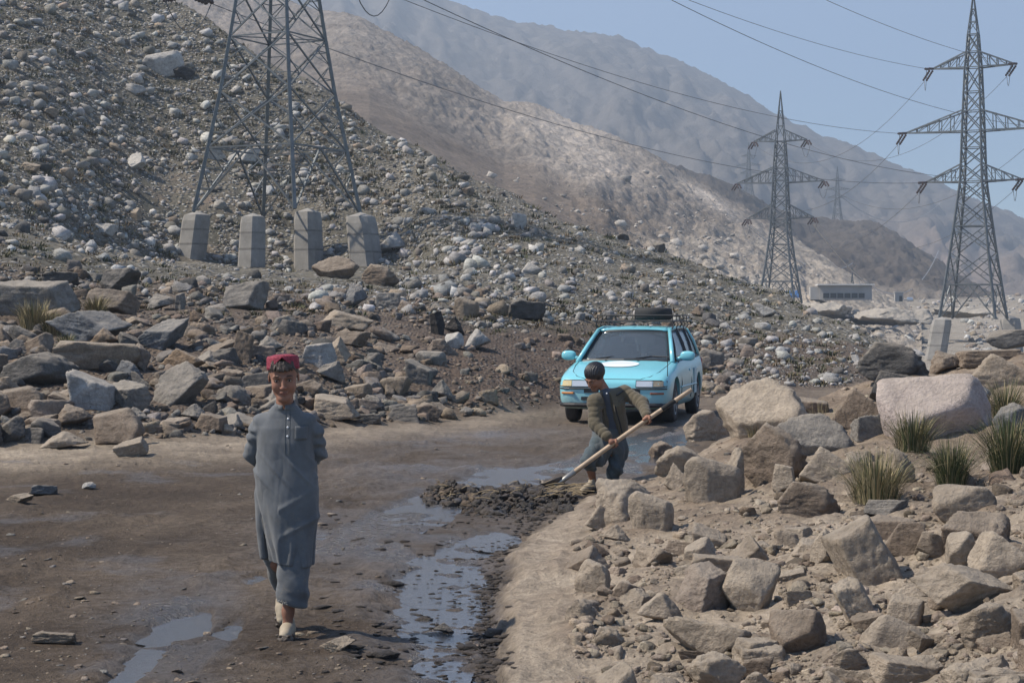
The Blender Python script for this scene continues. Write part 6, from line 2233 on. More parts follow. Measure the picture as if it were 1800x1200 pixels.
def add_head(F, c, R, s=1.0):
    """head looking along -y of its own frame; c = point between the ears at eye height"""
    c = np.array(c, float)
    T = lambda x, y, z: c + R @ (np.array([x, y, z]) * s)
    E = lambda p, r, k=.012, op='add': F.ell(T(*p), np.array(r) * s, R, k * s, op)
    K = lambda p, q, ra, rb=None, k=.010, op='add': F.cap(T(*p), T(*q), ra * s, (rb or ra) * s, k * s, op)
    E((0, .012, .040), (.071, .086, .074))
    E((0, -.030, -.016), (.0575, .056, .078), .02)
    E((0, -.058, -.090), (.024, .022, .020), .024)
    for sx in (-1, 1):
        K((sx * .044, .002, -.045), (sx * .014, -.054, -.090), .0135, .012, .024)
        E((sx * .033, -.060, -.026), (.018, .016, .022), .02)
        E((sx * .0695, .018, .000), (.006, .014, .023), .006)
        K((sx * .014, -.082, .017), (sx * .044, -.070, .015), .0085, .007, .012)
    K((0, -.082, .010), (0, -.099, -.030), .0060, .0085, .010)
    E((0, -.099, -.033), (.0090, .0085, .0080), .006)
    for sx in (-1, 1):
        E((sx * .0110, -.090, -.035), (.0058, .0080, .0056), .005)
        F.ell(T(sx * .030, -.088, .001), np.array([.0165, .0125, .0095]) * s, R, .008 * s, 'sub')
        F.ell(T(sx * .030, -.0735, .0005), np.array([.0145, .0085, .0078]) * s, R, .003 * s)
        K((sx * .017, -.0805, .0065), (sx * .043, -.0745, .0055), .0032, .003, .003)
    K((-.014, -.0810, -.0580), (.014, -.0800, -.0580), .0038, .0038, .010)
    E((0, -.0850, -.0570), (.015, .0042, .0030), .006)
    E((0, -.0830, -.0665), (.013, .0045, .0036), .007)
    for sx in (-1, 1):
        F.cap(T(0, -.0893, -.0612), T(sx * .018, -.0855, -.0638), .0022 * s, .0014 * s, .0015 * s, 'sub')
    return T


def face_colours(V, T, R, s, skin, lip=1.0):
    """skin colour with the lips, cheeks and lids of their own colour"""
    n = len(V)
    col = np.tile(np.array(skin, float), (n, 1))
    inv = (V - T(0, 0, 0)) @ R / s
    x, y, z = inv[:, 0], inv[:, 1], inv[:, 2]
    front = y < -.06
    lipm = np.exp(-((x / .020) ** 4 + ((z + .0620) / .0070) ** 4)) * front
    col = col + (np.array([.22, .085, .072]) - col) * (lipm * .75 * lip)[:, None]
    chk = np.exp(-(((np.abs(x) - .036) / .02) ** 2 + ((z + .032) / .02) ** 2)) * front
    col = col + (np.array([.40, .175, .125]) - col) * (chk * .30)[:, None]
    slit = np.exp(-((x / .019) ** 4 + ((z + .0612 + .0025 * np.abs(x) / .018) / .0014) ** 2)) * front
    col = col * (1 - .7 * slit)[:, None]
    lid = np.exp(-(((np.abs(x) - .030) / .017) ** 2 + ((z - .005) / .010) ** 2)) * front
    col = col * (1 - .30 * lid)[:, None]
    nos = np.exp(-((np.abs(x) / .012) ** 2 + ((z + .034) / .010) ** 2)) * (y < -.09)
    col = col + (np.array([.42, .20, .15]) - col) * (nos * .35)[:, None]
    return col


def add_hand(F, wrist, dirv, palmn, s=1.0, curl=0.5, side=1, grip=None):
    """palm, four fingers of unequal length and a thumb; grip=(point, direction, radius) closes them round a shaft"""
    w = np.array(wrist, float)
    d = np.array(dirv, float); d /= np.linalg.norm(d)
    nrm = np.array(palmn, float); nrm -= nrm.dot(d) * d; nrm /= np.linalg.norm(nrm)
    a = np.cross(d, nrm) * side                 # towards the little finger
    pl = .072 * s
    F.cap(w, w + d * pl * .55, .019 * s, .022 * s, .012 * s)
    for k, (off, ln) in enumerate(((-.027, .058), (-.009, .066), (.009, .061), (.025, .047))):
        root = w + d * pl * (.55) + a * off * .5 * s
        kn = w + d * pl + a * off * s
        F.cap(root, kn, .0125 * s, .0095 * s, .006 * s)
        ang = 0.0; p = kn; r0 = .0085
        for j, fr in enumerate((.45, .32, .23)):
            ang += curl * (1.0, 1.25, .9)[j]
            v = d * math.cos(ang) + nrm * math.sin(ang)
            q = p + v * ln * fr * s
            F.cap(p, q, r0 * s, (r0 - .001) * s, .003 * s)
            p = q; r0 -= .0009
    tb = w + d * .022 * s - a * .016 * s
    t1 = tb - a * .022 * s + d * .020 * s + nrm * .012 * s
    t2 = t1 + (d * .7 + nrm * (.5 + curl * .5) + a * (.1 + .35 * curl)) * .022 * s
    t3 = t2 + (d * .35 + nrm * (.4 + curl * .6) + a * (.4 + .3 * curl)) * .018 * s
    F.chain([tb, t1, t2, t3], [.0125 * s, .0105 * s, .009 * s, .0075 * s], .004 * s)


def add_foot(F, heel, toe, s=1.0, k=.01):
    h, t = np.array(heel, float), np.array(toe, float)
    m_ = h * .45 + t * .55
    F.cap(h + [0, 0, .035 * s], m_ + [0, 0, .035 * s], .031 * s, .032 * s, k)
    F.cap(m_ + [0, 0, .026 * s], t * .93 + h * .07 + [0, 0, .022 * s], .036 * s, .027 * s, k)


# ================================================================= the boy walking towards the camera
B1 = Vector((-1.137, 9.10, 0))
boy1 = empty("person", B1, "boy in grey-blue kurta and crimson cap walking along the road, hands behind his back", "person")
HR = Rx(math.radians(8)) @ Rz(math.radians(5)) @ Ry(math.radians(-2))
HC = (-.004, -.005, 1.302)
F = Field((-.30, -.30, -.03), (.30, .50, 1.50), .0055)
# torso, arms and legs (mostly under the clothes)
F.cap((0, .03, 1.13), (0, .0, 1.22), .046, .042, .03)
F.cap((-.085, .04, 1.075), (.085, .04, 1.075), .042, .042, .03)
F.ell((0, .03, .97), (.12, .075, .14), k=.05)
F.ell((.01, .03, .80), (.12, .085, .14), k=.05)
F.ell((.02, .03, .68), (.125, .09, .11), k=.05)
for sx, el, wr in ((-1, (-.165, .075, .905), (-.045, .165, .825)), (1, (.158, .075, .915), (.03, .17, .83))):
    F.chain([(sx * .120, .04, 1.065), el, wr], [.036, .030, .024], .02)
add_hand(F, (-.045, .168, .822), (1, .05, -.25), (0, 1, .1), .82, .35, 1)
add_hand(F, (.035, .185, .822), (-1, .05, -.35), (0, 1, .1), .82, .55, -1)
F.chain([(.055, .03, .62), (.045, -.01, .37), (.014, .03, .13), (.012, .03, .07)], [.070, .045, .026, .024], .03)
F.chain([(-.04, .05, .62), (-.045, .12, .38), (-.055, .37, .20), (-.052, .40, .17)], [.072, .050, .030, .026], .03)
add_foot(F, (.013, .075, 0.0), (.010, -.085, 0.0), .9)
add_foot(F, (-.052, .42, .12), (-.045, .31, .02), .9)
Hf = Field((-.12, -.16, 1.08), (.12, .16, 1.45), .0026)
T1 = add_head(Hf, HC, HR, 1.04)
# fold the finely sculpted head into the one body: resample the body field on a finer grid near the head
Hf.cap((0, .025, 1.12), T1(0, .022, -.075), .047, .041, .03)
zc_ = 1.13
Hf.halfspace((0, 0, -1), (0, 0, zc_))
F.halfspace((0, 0, 1), (0, 0, zc_ + .004))
Vh, Qh = Hf.mesh()
Vb, Qb = F.mesh()
Vall = np.concatenate([Vb, Vh]); Qall = np.concatenate([Qb, Qh + len(Vb)])
SK1 = (.235, .118, .080)
cols = face_colours(Vall, T1, HR, 1.04, SK1)
me = fast_mesh("body", Vall, Qall, cols, smooth=True)
link("body", me, M['skin'], boy1)


def eyes_brows(T, R, s, parent, gaze=(0, 0)):
    for sx in (-1, 1):
        c = T(sx * .030, -.0750, .0)
        V0, F0 = ICO[3]
        me = fast_mesh("eye", (V0 * np.array([.0112, .0096, .0052]) * s) @ R.T + T(sx * .030, -.0738, -.0008), F0, smooth=True)
        e = link("eye", me, M['eye_white'], parent)
        me = fast_mesh("iris", (V0 * np.array([.0052, .0030, .0046]) * s) @ R.T + T(sx * .030 + gaze[0], -.0822, -.0012 + gaze[1]), F0, smooth=True)
        link("iris", me, M['eye_dark'], e)
        pts = [T(sx * x, y, z) for x, y, z in ((.0155, -.0800, .0030), (.023, -.0845, .0058), (.031, -.0845, .0060), (.039, -.0800, .0040), (.045, -.0745, .0010))]
        MB().tube([Vector(p) for p in pts], [.0006 * s, .0013 * s, .0015 * s, .0013 * s, .0005 * s], 6).build("eyelash", M['brow'], e)
        pts = [T(sx * x, y, z) for x, y, z in ((.013, -.0875, .0175), (.024, -.0870, .0215), (.036, -.0815, .0225), (.047, -.0730, .0185))]
        g = MB().tube([Vector(p) for p in pts], [.0018 * s, .0030 * s, .0026 * s, .0010 * s], 7)
        g.build("eyebrow", M['brow'], parent)


eyes_brows(T1, HR, 1.04, boy1)
# hair: wavy fringe swept over the brow, short at the sides
Hh = Field((-.13, -.16, 1.20), (.13, .16, 1.48), .0028)
Hh.ell(T1(0, .018, .040), np.array([.0735, .0900, .078]) * 1.04, HR, .004)
Hh.ell(T1(0, -.085, -.030), (.066, .085, .082), HR, .005, 'sub')
Hh.ell(T1(0, -.105, .002), (.060, .060, .044), HR, .005, 'sub')
for sx in (-1, 1):
    Hh.ell(T1(sx * .086, -.004, -.034), (.022, .034, .030), HR, .004, 'sub')
Hh.halfspace(tuple(HR @ np.array([0, -.45, -1.0])), tuple(T1(0, .03, -.058)))
r = np.random.default_rng(5)
for k in range(60):
    t = r.uniform(-.80, .80)
    x = .058 * t
    a = T1(x, -.074 + .028 * t * t, .082 + r.uniform(-.004, .006))
    b_ = T1(x + .016 * r.uniform(-1, 1.2), -.090 + .036 * t * t, .052 + .004 * abs(t) + r.uniform(-.007, .006))
    Hh.cap(a, b_, .0065, .0042, .002)


def curls(V, N_):
    return .0016 * fbm(V * 95, 2, 8) + .0014 * np.sin(V[:, 0] * 320 + V[:, 2] * 130 + 6 * fbm(V * 30, 2, 3))


sculpt("hair", Hh, M['hair_brown'], boy1, relief=curls)
# cap: a low drum with an arch cut out over the fringe
CR = HR @ Rx(math.radians(-10))
CT = lambda x, y, z: T1(0, .014, .076) + CR @ np.array([x, y, z])
g = MB(); V, Fq = [], []
ns = 72
rows = 9
for i in range(rows):
    for k in range(ns):
        a = 2 * math.pi * k / ns
        fr = math.cos(a + math.pi / 2)                     # 1 at the forehead
        lowz = -.034 + .056 * max(0, 1 - (abs(((a - 1.5 * math.pi + math.pi) % (2 * math.pi)) - math.pi) / .82))
        v = i / (rows - 1)
        z = lowz + (.026 - lowz) * v
        rr = 1.0 - .03 * v - .05 * (v > .95)
        V.append(CT(.0785 * rr * math.cos(a), .0955 * rr * math.sin(a), z))
for i in range(rows - 1):
    for k in range(ns):
        Fq.append((i * ns + k, i * ns + (k + 1) % ns, (i + 1) * ns + (k + 1) % ns, (i + 1) * ns + k))
nb = len(V)
for j, (q, dz) in enumerate(((.84, -.003), (.5, .003), (.0, .004))):
    for k in range(ns):
        a = 2 * math.pi * k / ns
        V.append(CT(.0746 * q * math.cos(a), .0907 * q * math.sin(a), .030 + dz))
top0 = (rows - 1) * ns
for j, st0 in enumerate((top0, nb, nb + ns)):
    nx0 = (nb, nb + ns, nb + 2 * ns)[j]
    for k in range(ns):
        Fq.append((st0 + k, st0 + (k + 1) % ns, nx0 + (k + 1) % ns, nx0 + k))
cap_ = g.add(V, Fq).build("cap", M['cap_red'], boy1, smooth=True)
so = cap_.modifiers.new("thick", 'SOLIDIFY'); so.thickness = .004; so.offset = 1
MB().tube([Vector(V[k]) + (Vector(V[k]) - Vector(CT(0, 0, V[k][2] * 0))).normalized() * .002 for k in range(ns)], .0026, 6, closed=True).build("cap_edge", plain("crimson_braid", (.24, .015, .04), .8), cap_)

# the long shirt
def folds1(X, Y, Z, th):
    low = np.clip((.80 - Z) / .45, 0, 1)
    f = .0095 * low * np.sin(th * 5 + 1.2 * np.sin(Z * 4) + .8) + .0055 * low * np.sin(th * 11 + Z * 5)
    return f


K = Field((-.30, -.24, .33), (.30, .32, 1.23), .0045)
K.loft([(.365, .034, .020, .100, .100), (.44, .034, .022, .108, .104), (.52, .030, .024, .122, .106), (.62, .024, .026, .142, .108), (.72, .014, .026, .155, .104),
        (.82, .004, .026, .158, .098), (.90, 0, .026, .146, .094), (.98, 0, .026, .140, .092), (1.05, 0, .028, .140, .082), (1.10, 0, .03, .122, .066), (1.135, 0, .028, .085, .058), (1.165, 0, .022, .058, .054)], .03, fold=folds1)
for sx, el, wr in ((-1, (-.172, .075, .905), (-.055, .165, .832)), (1, (.165, .075, .915), (.04, .17, .84))):
    K.cap((sx * .116, .032, 1.078), (sx * .148, .045, 1.02), .046, .043, .022)
    K.chain([(sx * .148, .045, 1.02), el, wr], [.043, .040, .038], .005)
K.loft([(.395, -.105, .085, .028, .050), (.55, -.115, .070, .036, .055), (.72, -.122, .055, .036, .050), (.82, -.11, .05, .03, .05)], .008)
# side slit: the dark gap between the front and back panels
K.cap((-.092, -.01, .34), (-.118, .01, .72), .012, .003, .003, 'sub')
K.cap((-.084, .03, .34), (-.116, .03, .72), .015, .003, .003, 'sub')
K.halfspace((-.10, 0, -1), (.03, 0, .372))
K.chain([(0, -.03, 1.185), (0, .0, 1.24)], [.040, .043], 0, 'sub')
K.ell((0, -.01, 1.215), (.047, .05, .045), None, .004, 'sub')


def kam_rel(V, N_):
    x, y, z = V.T
    arm = np.clip((np.abs(x) - .13) / .03, 0, 1) * (z > .80)
    w = .0034 * fbm(np.stack([x * 16, y * 16, z * 4], 1), 3, 6) + .0036 * arm * np.sin(z * 85 + 35 * x + 5 * fbm(V * 12, 2, 5))
    w = w + .0042 * np.sin(x * 70 + 9 * fbm(np.stack([x * 5, y * 5, z * 2], 1), 2, 9)) * np.clip((.70 - z) / .3, 0, 1)
    w = w + .0055 * np.exp(-(np.sin((z - .55 * x - .66) * 22) / .35) ** 2) * np.exp(-((z - .60) / .11) ** 2) * (x > -.02)
    w = w + .0050 * np.exp(-(np.sin((z + 1.1 * x - .80) * 26) / .3) ** 2) * np.exp(-((z - .84) / .08) ** 2)
    return w * 1.5 * np.clip((1.17 - z) / .05, 0, 1)


kz = sculpt("kurta", K, M['kameez'], boy1, relief=kam_rel)
bpy.context.view_layer.update()
_kb = BVHTree.FromPolygons([v.co.copy() for v in kz.data.vertices], [tuple(p.vertices) for p in kz.data.polygons])


def on_kurta(x, z, off=.003, bvh=_kb, y0=-1.0):
    h = bvh.ray_cast(Vector((x, y0, z)), Vector((0, 1, 0)))
    return (h[0] if h[0] is not None else Vector((x, -.08, z))) + Vector((0, -off, 0))


# collar band, placket, buttons, pocket, cuffs of stitching
col_pts = [Vector((.052 * math.cos(a), .018 + .050 * math.sin(a), 1.172 + .016 * math.sin(a))) for a in np.linspace(-math.pi / 2 + .12, 1.5 * math.pi - .12, 28)]
g = MB(); V, Fq = [], []
for i, p in enumerate(col_pts):
    for dz, q in ((-.014, 1.08), (.010, .94)):
        V.append(Vector((p.x * q, .018 + (p.y - .018) * q, p.z + dz)))
for i in range(len(col_pts) - 1):
    Fq.append((2 * i, 2 * i + 2, 2 * i + 3, 2 * i + 1))
cb = g.add(V, Fq).build("collar", M['kameez'], boy1, smooth=True)
so = cb.modifiers.new("thick", 'SOLIDIFY'); so.thickness = .005
for xx in (.010, .032):
    MB().tube([on_kurta(xx, z, .0005) for z in np.linspace(1.145, .925, 16)], .0016, 5).build("placket_seam", M['kameez_dark'], boy1)
MB().bar(on_kurta(.012, .926), on_kurta(.032, .926), .004).build("placket_seam", M['kameez_dark'], boy1)
for zb in (1.100, 1.058, 1.014):
    V0, F0 = ICO[2]
    me = fast_mesh("button", V0 * np.array([.0056, .003, .0056]) + np.array(on_kurta(.022, zb, .002)), F0, smooth=True)
    link("button", me, M['button'], boy1)
g = MB(); V, Fq = [], []
for i in range(9):
    for j in range(9):
        V.append(on_kurta(.058 + .058 * i / 8, 1.062 - .064 * j / 8, .0042))
for i in range(8):
    for j in range(8):
        Fq.append((i * 9 + j, (i + 1) * 9 + j, (i + 1) * 9 + j + 1, i * 9 + j + 1))
pk = g.add(V, Fq).build("chest_pocket", M['kameez'], boy1, smooth=True)
so = pk.modifiers.new("thick", 'SOLIDIFY'); so.thickness = .005
MB().tube([on_kurta(.056 + .062 * t, 1.064 - .0 * t, .006) for t in np.linspace(0, 1, 9)], .0022, 5).build("pocket_hem", M['kameez_dark'], pk)

# loose trousers
def tr_rel(V, N_):
    x, y, z = V.T
    return .007 * np.sin(z * 42 + 30 * x + 4 * fbm(V * 8, 2, 4)) * np.clip((.44 - z) / .2, .2, 1) * .6 + .004 * fbm(V * 14, 3, 7)


Tf = Field((-.16, -.20, .13), (.20, .24, .66), .005)
Tf.loft([(.155, .040, .005, .077, .070), (.24, .043, -.010, .080, .075), (.34, .045, -.005, .082, .074), (.45, .045, .01, .080, .078), (.62, .05, .02, .08, .08)], .02)
Tf.halfspace((-.22, 0, -1), (.04, 0, .172))
Tf.ell((.036, .004, .150), (.056, .052, .055), None, .002, 'sub')
Tf.halfspace((0, 0, 1), (0, 0, .63))
tq = sculpt("trouser_leg", Tf, M['kameez'], boy1, relief=tr_rel)
tq['label'] = "front trouser leg, loose grey-blue cotton with frayed hem"
fr = MB()
r = np.random.default_rng(3)
for k in range(26):
    x = -.028 + .050 * r.random(); z = .196 + .012 * r.random() - .30 * (x + .03)
    p = Vector((x, -.075 + .3 * abs(x) * 0, z))
    q = p + Vector((r.uniform(-.008, .008), -.002, r.uniform(-.006, .010)))
    fr.tube([p, q], .0011, 4)
fr.build("frayed_thread", M['lace_pale'], tq)
Tb = Field((-.16, .0, .14), (.08, .52, .66), .006)
Tb.chain([(-.045, .05, .60), (-.055, .14, .40), (-.058, .31, .235)], [.082, .070, .052], .02)
Tb.halfspace((0, .75, -.66), (-.055, .335, .215))
tq = sculpt("trouser_leg", Tb, M['trouser_muddy'], boy1, relief=tr_rel)
tq['label'] = "rear trouser leg, stained with dry mud"

# laced shoes caked with mud
def shoe(parent, heel, toe, ank, lab, s=1.0, tilt=0):
    h, t, a = np.array(heel, float), np.array(toe, float), np.array(ank, float)
    d = t - h; L = np.linalg.norm(d); d = d / L
    up = np.array([0, 0, 1.0]); up = up - up.dot(d) * d; up /= np.linalg.norm(up)
    lat = np.cross(d, up)
    S = Field(np.minimum(h, t) - .09, np.maximum(h, t) + .11, .003)
    pt = lambda u, l, v: h + d * L * u + lat * l + up * v
    S.cap(pt(.10, 0, .040), pt(.42, 0, .042), .034, .034, .01)
    S.cap(pt(.42, 0, .040), pt(.86, 0, .026), .036, .027, .012)
    S.cap(pt(.14, 0, .03), pt(.14, 0, .075), .033, .031, .012)
    S.cap(pt(.36, 0, .050), pt(.66, 0, .040), .028, .026, .01)
    S.ell(pt(.16, 0, .115), (.026, .026, .03), None, .004, 'sub')
    S.halfspace(tuple(-up), tuple(pt(0, 0, .004)))
    o = sculpt("shoe", S, M['shoe'], parent)
    if lab: o['label'] = lab
    # sole with mud
    D = Field(np.minimum(h, t) - .08, np.maximum(h, t) + .08, .0035)
    D.cap(pt(.08, 0, .006), pt(.9, 0, .006), .033, .033, .01, sq=(1, 1, 1))
    r = np.random.default_rng(int(abs(h[0]) * 1000))
    for k in range(34):
        u = r.uniform(.45, 1.04); l = r.uniform(-.034, .034)
        D.ell(pt(u, l, r.uniform(-.003, .030) * (1.15 if u > .8 else .7)), (.010, .011, .009), None, .004)
    D.halfspace(tuple(up), tuple(pt(0, 0, .034)))
    sculpt("mud_crust", D, M['mud'], o)
    for k, u in enumerate((.34, .43, .52, .61)):
        w = .017 - .001 * k
        z = .078 - .007 * k
        MB().tube([Vector(pt(u, -w, z - .004)), Vector(pt(u + .015, 0, z + .002)), Vector(pt(u, w, z - .004))], .0022, 5).build("shoelace", M['lace'] if k else M['lace_pale'], o)
    return o


shoe(boy1, (.014, .085, .0), (.008, -.100, .0), None, "front shoe, its toe caked in dark mud")
shoe(boy1, (-.058, .395, .115), (-.050, .300, .012), None, "rear shoe with raised heel and dark laces")

# ================================================================= the boy with the shovel
B2Y = 16.55
B2 = P(1062, 552, B2Y); B2.z = 0
def q2(px, py, dy=0.0):
    """point at a photo pixel, dy metres behind the boy's plane, in the boy's own frame"""
    return np.array(P(px, py, B2Y + dy) - B2)


boy2 = empty("person", B2, "boy in olive padded jacket bending to shovel mud beside the puddle", "person")
M['jacket'] = cloth_mat("olive_padded_nylon", (.098, .082, .056), weave=300, var=.15)
M['jacket_dark'] = cloth_mat("dark_jacket_trim", (.022, .022, .022))
M['kurta2'] = cloth_mat("faded_grey_cotton", (.085, .098, .105), (.2, .7, (.2, .18, .15)))
M['blue_cotton'] = cloth_mat("faded_blue_cotton", (.062, .080, .090), (.1, .6, (.2, .18, .15)), var=.25)
M['undershirt'] = cloth_mat("slate_cotton", (.07, .078, .095))
HR2 = Rz(math.radians(-48)) @ Rx(math.radians(34)) @ Ry(math.radians(6))
hc = q2(1046, 662, -.02)
SK2 = (.27, .135, .088)
Hf = Field(hc - .19, hc + .19, .0030)
T2 = add_head(Hf, hc, HR2, 1.06)
nk = q2(1066, 690, .0)
Hf.cap(T2(0, .028, -.05), nk, .040, .043, .02)
# one body field for everything else
lo = np.array([-.30, -.36, -.02]); hi = np.array([.52, .40, 1.02])
F = Field(lo, hi, .006)
shR, shL = q2(1046, 706, -.10), q2(1098, 690, .10)          # the boy's right (photo left) and left shoulder
elR, wrR = q2(1046, 745, -.16), q2(1068, 768, -.27)
elL, wrL = q2(1129, 708, -.04), q2(1137, 730, -.24)
hip = q2(1072, 772, .05)
F.chain([nk, q2(1074, 712, .05), q2(1078, 745, .06), hip], [.045, .075, .075, .08], .03)
F.cap(shR * .85 + shL * .15 + np.array([0, .04, 0]), shL * .92 + shR * .08, .028, .036, .02)
F.chain([shR + np.array([0, .015, -.02]), elR, wrR], [.030, .030, .024], .01)
F.chain([shL, elL, wrL], [.044, .034, .024], .02)
kR, aR = q2(1034, 808, -.12), q2(1042, 842, .02)
kL, aL = q2(1082, 822, .02), q2(1074, 858, .10)
F.chain([q2(1056, 782, .0), kR, aR], [.075, .052, .030], .02)
F.chain([q2(1084, 785, .08), kL, aL], [.075, .052, .034], .02)
heelR, toeR = q2(1046, 856, .02), q2(1021, 867, -.10)
heelL, toeL = q2(1080, 862, .12), q2(1062, 866, .0)
add_foot(F, heelR, toeR, .85); add_foot(F, heelL, toeL, .85)
# the shovel's axis
top_s = P(1216, 684, B2Y - .26) - B2; soc = P(1006, 832, B2Y - .30) - B2
ax_ = (soc - top_s).normalized()
def near_axis(p):
    t = (Vector(p) - top_s).dot(ax_)
    return top_s + ax_ * t
gR = near_axis(q2(1077, 781)); gL = near_axis(q2(1136, 742))
for w0, g_, el_ in ((wrR, gR, elR), (wrL, gL, elL)):
    g_ = np.array(g_)
    d = g_ - w0; d = d / np.linalg.norm(d)
    F.cap(w0, g_ - d * .035 + np.array([0, -.022, 0]), .022, .022, .01)
ax_n = np.array(ax_)


def grip_hand(c, towards, s=1.0):
    """fingers wound round the shaft at c; 'towards' points from the shaft to the wrist"""
    c = np.array(c); w = np.array(towards, float); w -= w.dot(ax_n) * ax_n; w /= np.linalg.norm(w)
    v = np.cross(ax_n, w)
    F.cap(c + w * .028 * s - ax_n * .018 * s, c + w * .028 * s + ax_n * .018 * s, .019 * s, .019 * s, .012)
    for k, off in enumerate((-.028, -.010, .008, .025)):
        L = (1.0, 1.08, 1.03, .86)[k]
        pts, rs = [], []
        for j in range(6):
            a = (-.1 + j * .72 * L)
            rr = .0295 * s
            pts.append(c + ax_n * off * s + (w * math.cos(a) + v * math.sin(a)) * rr)
            rs.append((.0102 - .0006 * j) * s)
        F.chain(pts, rs, .002)
    pts = [c + ax_n * (-.040 + .012 * j) * s + (w * math.cos(-a) + v * math.sin(-a)) * .031 * s for j, a in enumerate((.3, 1.1, 1.9, 2.5))]
    F.chain(pts, [.0125 * s, .0115 * s, .010 * s, .0085 * s], .003)


grip_hand(gR, wrR - np.array(gR) + np.array([0, -.05, .02]), .95)
grip_hand(gL, wrL - np.array(gL) + np.array([0, -.05, .02]), .95)
# keep the finely sculpted head above the collar, the coarser body below it
nd = (np.array(T2(0, .02, -.03)) - nk); nd /= np.linalg.norm(nd)
cutp = nk + nd * .012
Hf.halfspace(tuple(-nd), tuple(cutp))
sl, X, Y, Z_ = F.block(nk - .12, nk + .25, 0)
d_ = (X - cutp[0]) * nd[0] + (Y - cutp[1]) * nd[1] + (Z_ - cutp[2]) * nd[2] - .003
F.F[sl] = np.maximum(F.F[sl], d_)
Vh, Qh = Hf.mesh(); Vb, Qb = F.mesh()
Vall = np.concatenate([Vb, Vh]); Qall = np.concatenate([Qb, Qh + len(Vb)])
me = fast_mesh("body", Vall, Qall, face_colours(Vall, T2, HR2, 1.06, SK2, .7), smooth=True)
link("body", me, M['skin'], boy2)
eyes_brows(T2, HR2, 1.06, boy2, gaze=(0, -.002))
# bowl-cut black hair
s_ = 1.06
Hh = Field(hc - .17, hc + .20, .003)
Hh.ell(T2(0, .016, .042), np.array([.084, .098, .084]) * s_, HR2, .004)
Hh.ell(T2(0, -.095, -.042), np.array([.070, .082, .084]) * s_, HR2, .005, 'sub')
Hh.ell(T2(0, .0, -.10), np.array([.12, .14, .075]) * s_, HR2, .006, 'sub')
for sx in (-1, 1):
    Hh.ell(T2(sx * .088, -.012, -.022), np.array([.024, .034, .036]) * s_, HR2, .004, 'sub')
sculpt("hair", Hh, M['hair_black'], boy2, relief=lambda V, N_: .0018 * np.sin(((V - hc) @ HR2)[:, 0] * 420 + 3 * fbm(V * 25, 2, 4)) + .002 * fbm(V * 40, 2, 4))

# kurta skirt under the jacket, and the dark slate undershirt showing at the chest
U = Field(lo, hi, .006)
U.chain([q2(1066, 694, -.005), q2(1073, 722, .05), q2(1078, 750, .06), q2(1082, 780, .06)], [.068, .098, .102, .105], .03)
sculpt("undershirt", U, M['undershirt'], boy2, relief=lambda V, N_: .004 * fbm(V * 14, 3, 5))
K2 = Field(lo, hi, .006)
K2.chain([q2(1060, 760, .03), q2(1055, 786, -.02), q2(1050, 808, -.04)], [.095, .098, .082], .03)
K2.chain([q2(1078, 760, .04), q2(1086, 788, .05), q2(1088, 800, .05)], [.10, .090, .072], .03)
K2.halfspace((.12, 0, -1), tuple(q2(1050, 818)))
K2.ell(q2(1064, 832, 0), (.055, .12, .07), None, .02, 'sub')
sculpt("kurta", K2, M['kurta2'], boy2, relief=lambda V, N_: .009 * np.sin(V[:, 0] * 60 + V[:, 1] * 40 + 3 * fbm(V * 6, 2, 3)) * np.clip((.60 - V[:, 2]) / .25, 0, 1) + .004 * fbm(V * 12, 3, 2))
# baggy trousers
for hp, kn, an, rr, nm in ((q2(1052, 780, -.02), kR, q2(1041, 832, .01), (.078, .066, .038), "front"), (q2(1086, 785, .08), kL, q2(1074, 852, .09), (.080, .068, .058), "rear")):
    Tq = Field(lo, hi, .0065)
    Tq.chain([hp, kn, an], rr, .03)
    d = an - kn; d /= np.linalg.norm(d)
    Tq.halfspace(tuple(d), tuple(an + d * .008))
    sculpt("trouser_leg", Tq, M['blue_cotton'], boy2, relief=lambda V, N_: .008 * np.sin(V[:, 2] * 48 + V[:, 0] * 30 + 4 * fbm(V * 7, 2, 6)) + .005 * fbm(V * 12, 3, 4))
# padded jacket, open at the front, with quilted sleeves
J = Field(lo, hi, .0052)
J.chain([nk + np.array([.0, .01, -.05]), q2(1074, 712, .03), q2(1078, 745, .045), q2(1080, 764, .05)], [.075, .122, .126, .130], .03)
J.cap(shR, shL, .072, .070, .04)
J.chain([shR, elR, wrR * .97 + elR * .03], [.064, .057, .044], .02)
J.chain([shL, elL, wrL * .97 + elL * .03], [.064, .055, .042], .02)
# the opening runs from the collar down to the hem, showing the slate shirt
o0, o1, o2 = q2(1064, 690, -.10), q2(1072, 728, -.09), q2(1082, 778, -.08)
J.chain([o0, o1, o2], [.046, .050, .056], .006, 'sub')
J.cap(nk + np.array([0, 0, -.03]), nk + nd * .12, .052, .062, .004, 'sub')
J.halfspace((.22, 0, -1), tuple(q2(1078, 768)))


def quilt(V, N_):
    w = .004 * fbm(V * 16, 3, 8)
    for a, b_ in ((shR, elR), (elR, wrR), (shL, elL), (elL, wrL)):
        ba = b_ - a; L = np.linalg.norm(ba)
        t = np.clip(((V - a) @ ba) / L ** 2, 0, 1)
        dd = np.linalg.norm(V - a - t[:, None] * ba, axis=1)
        w = w + .0055 * (np.abs(np.sin(t * L * 62 + 1.2 * fbm(V * 9, 2, 3)))) * (dd < .085) * (.6 + .8 * fbm(V * 7, 2, 11))
    return w


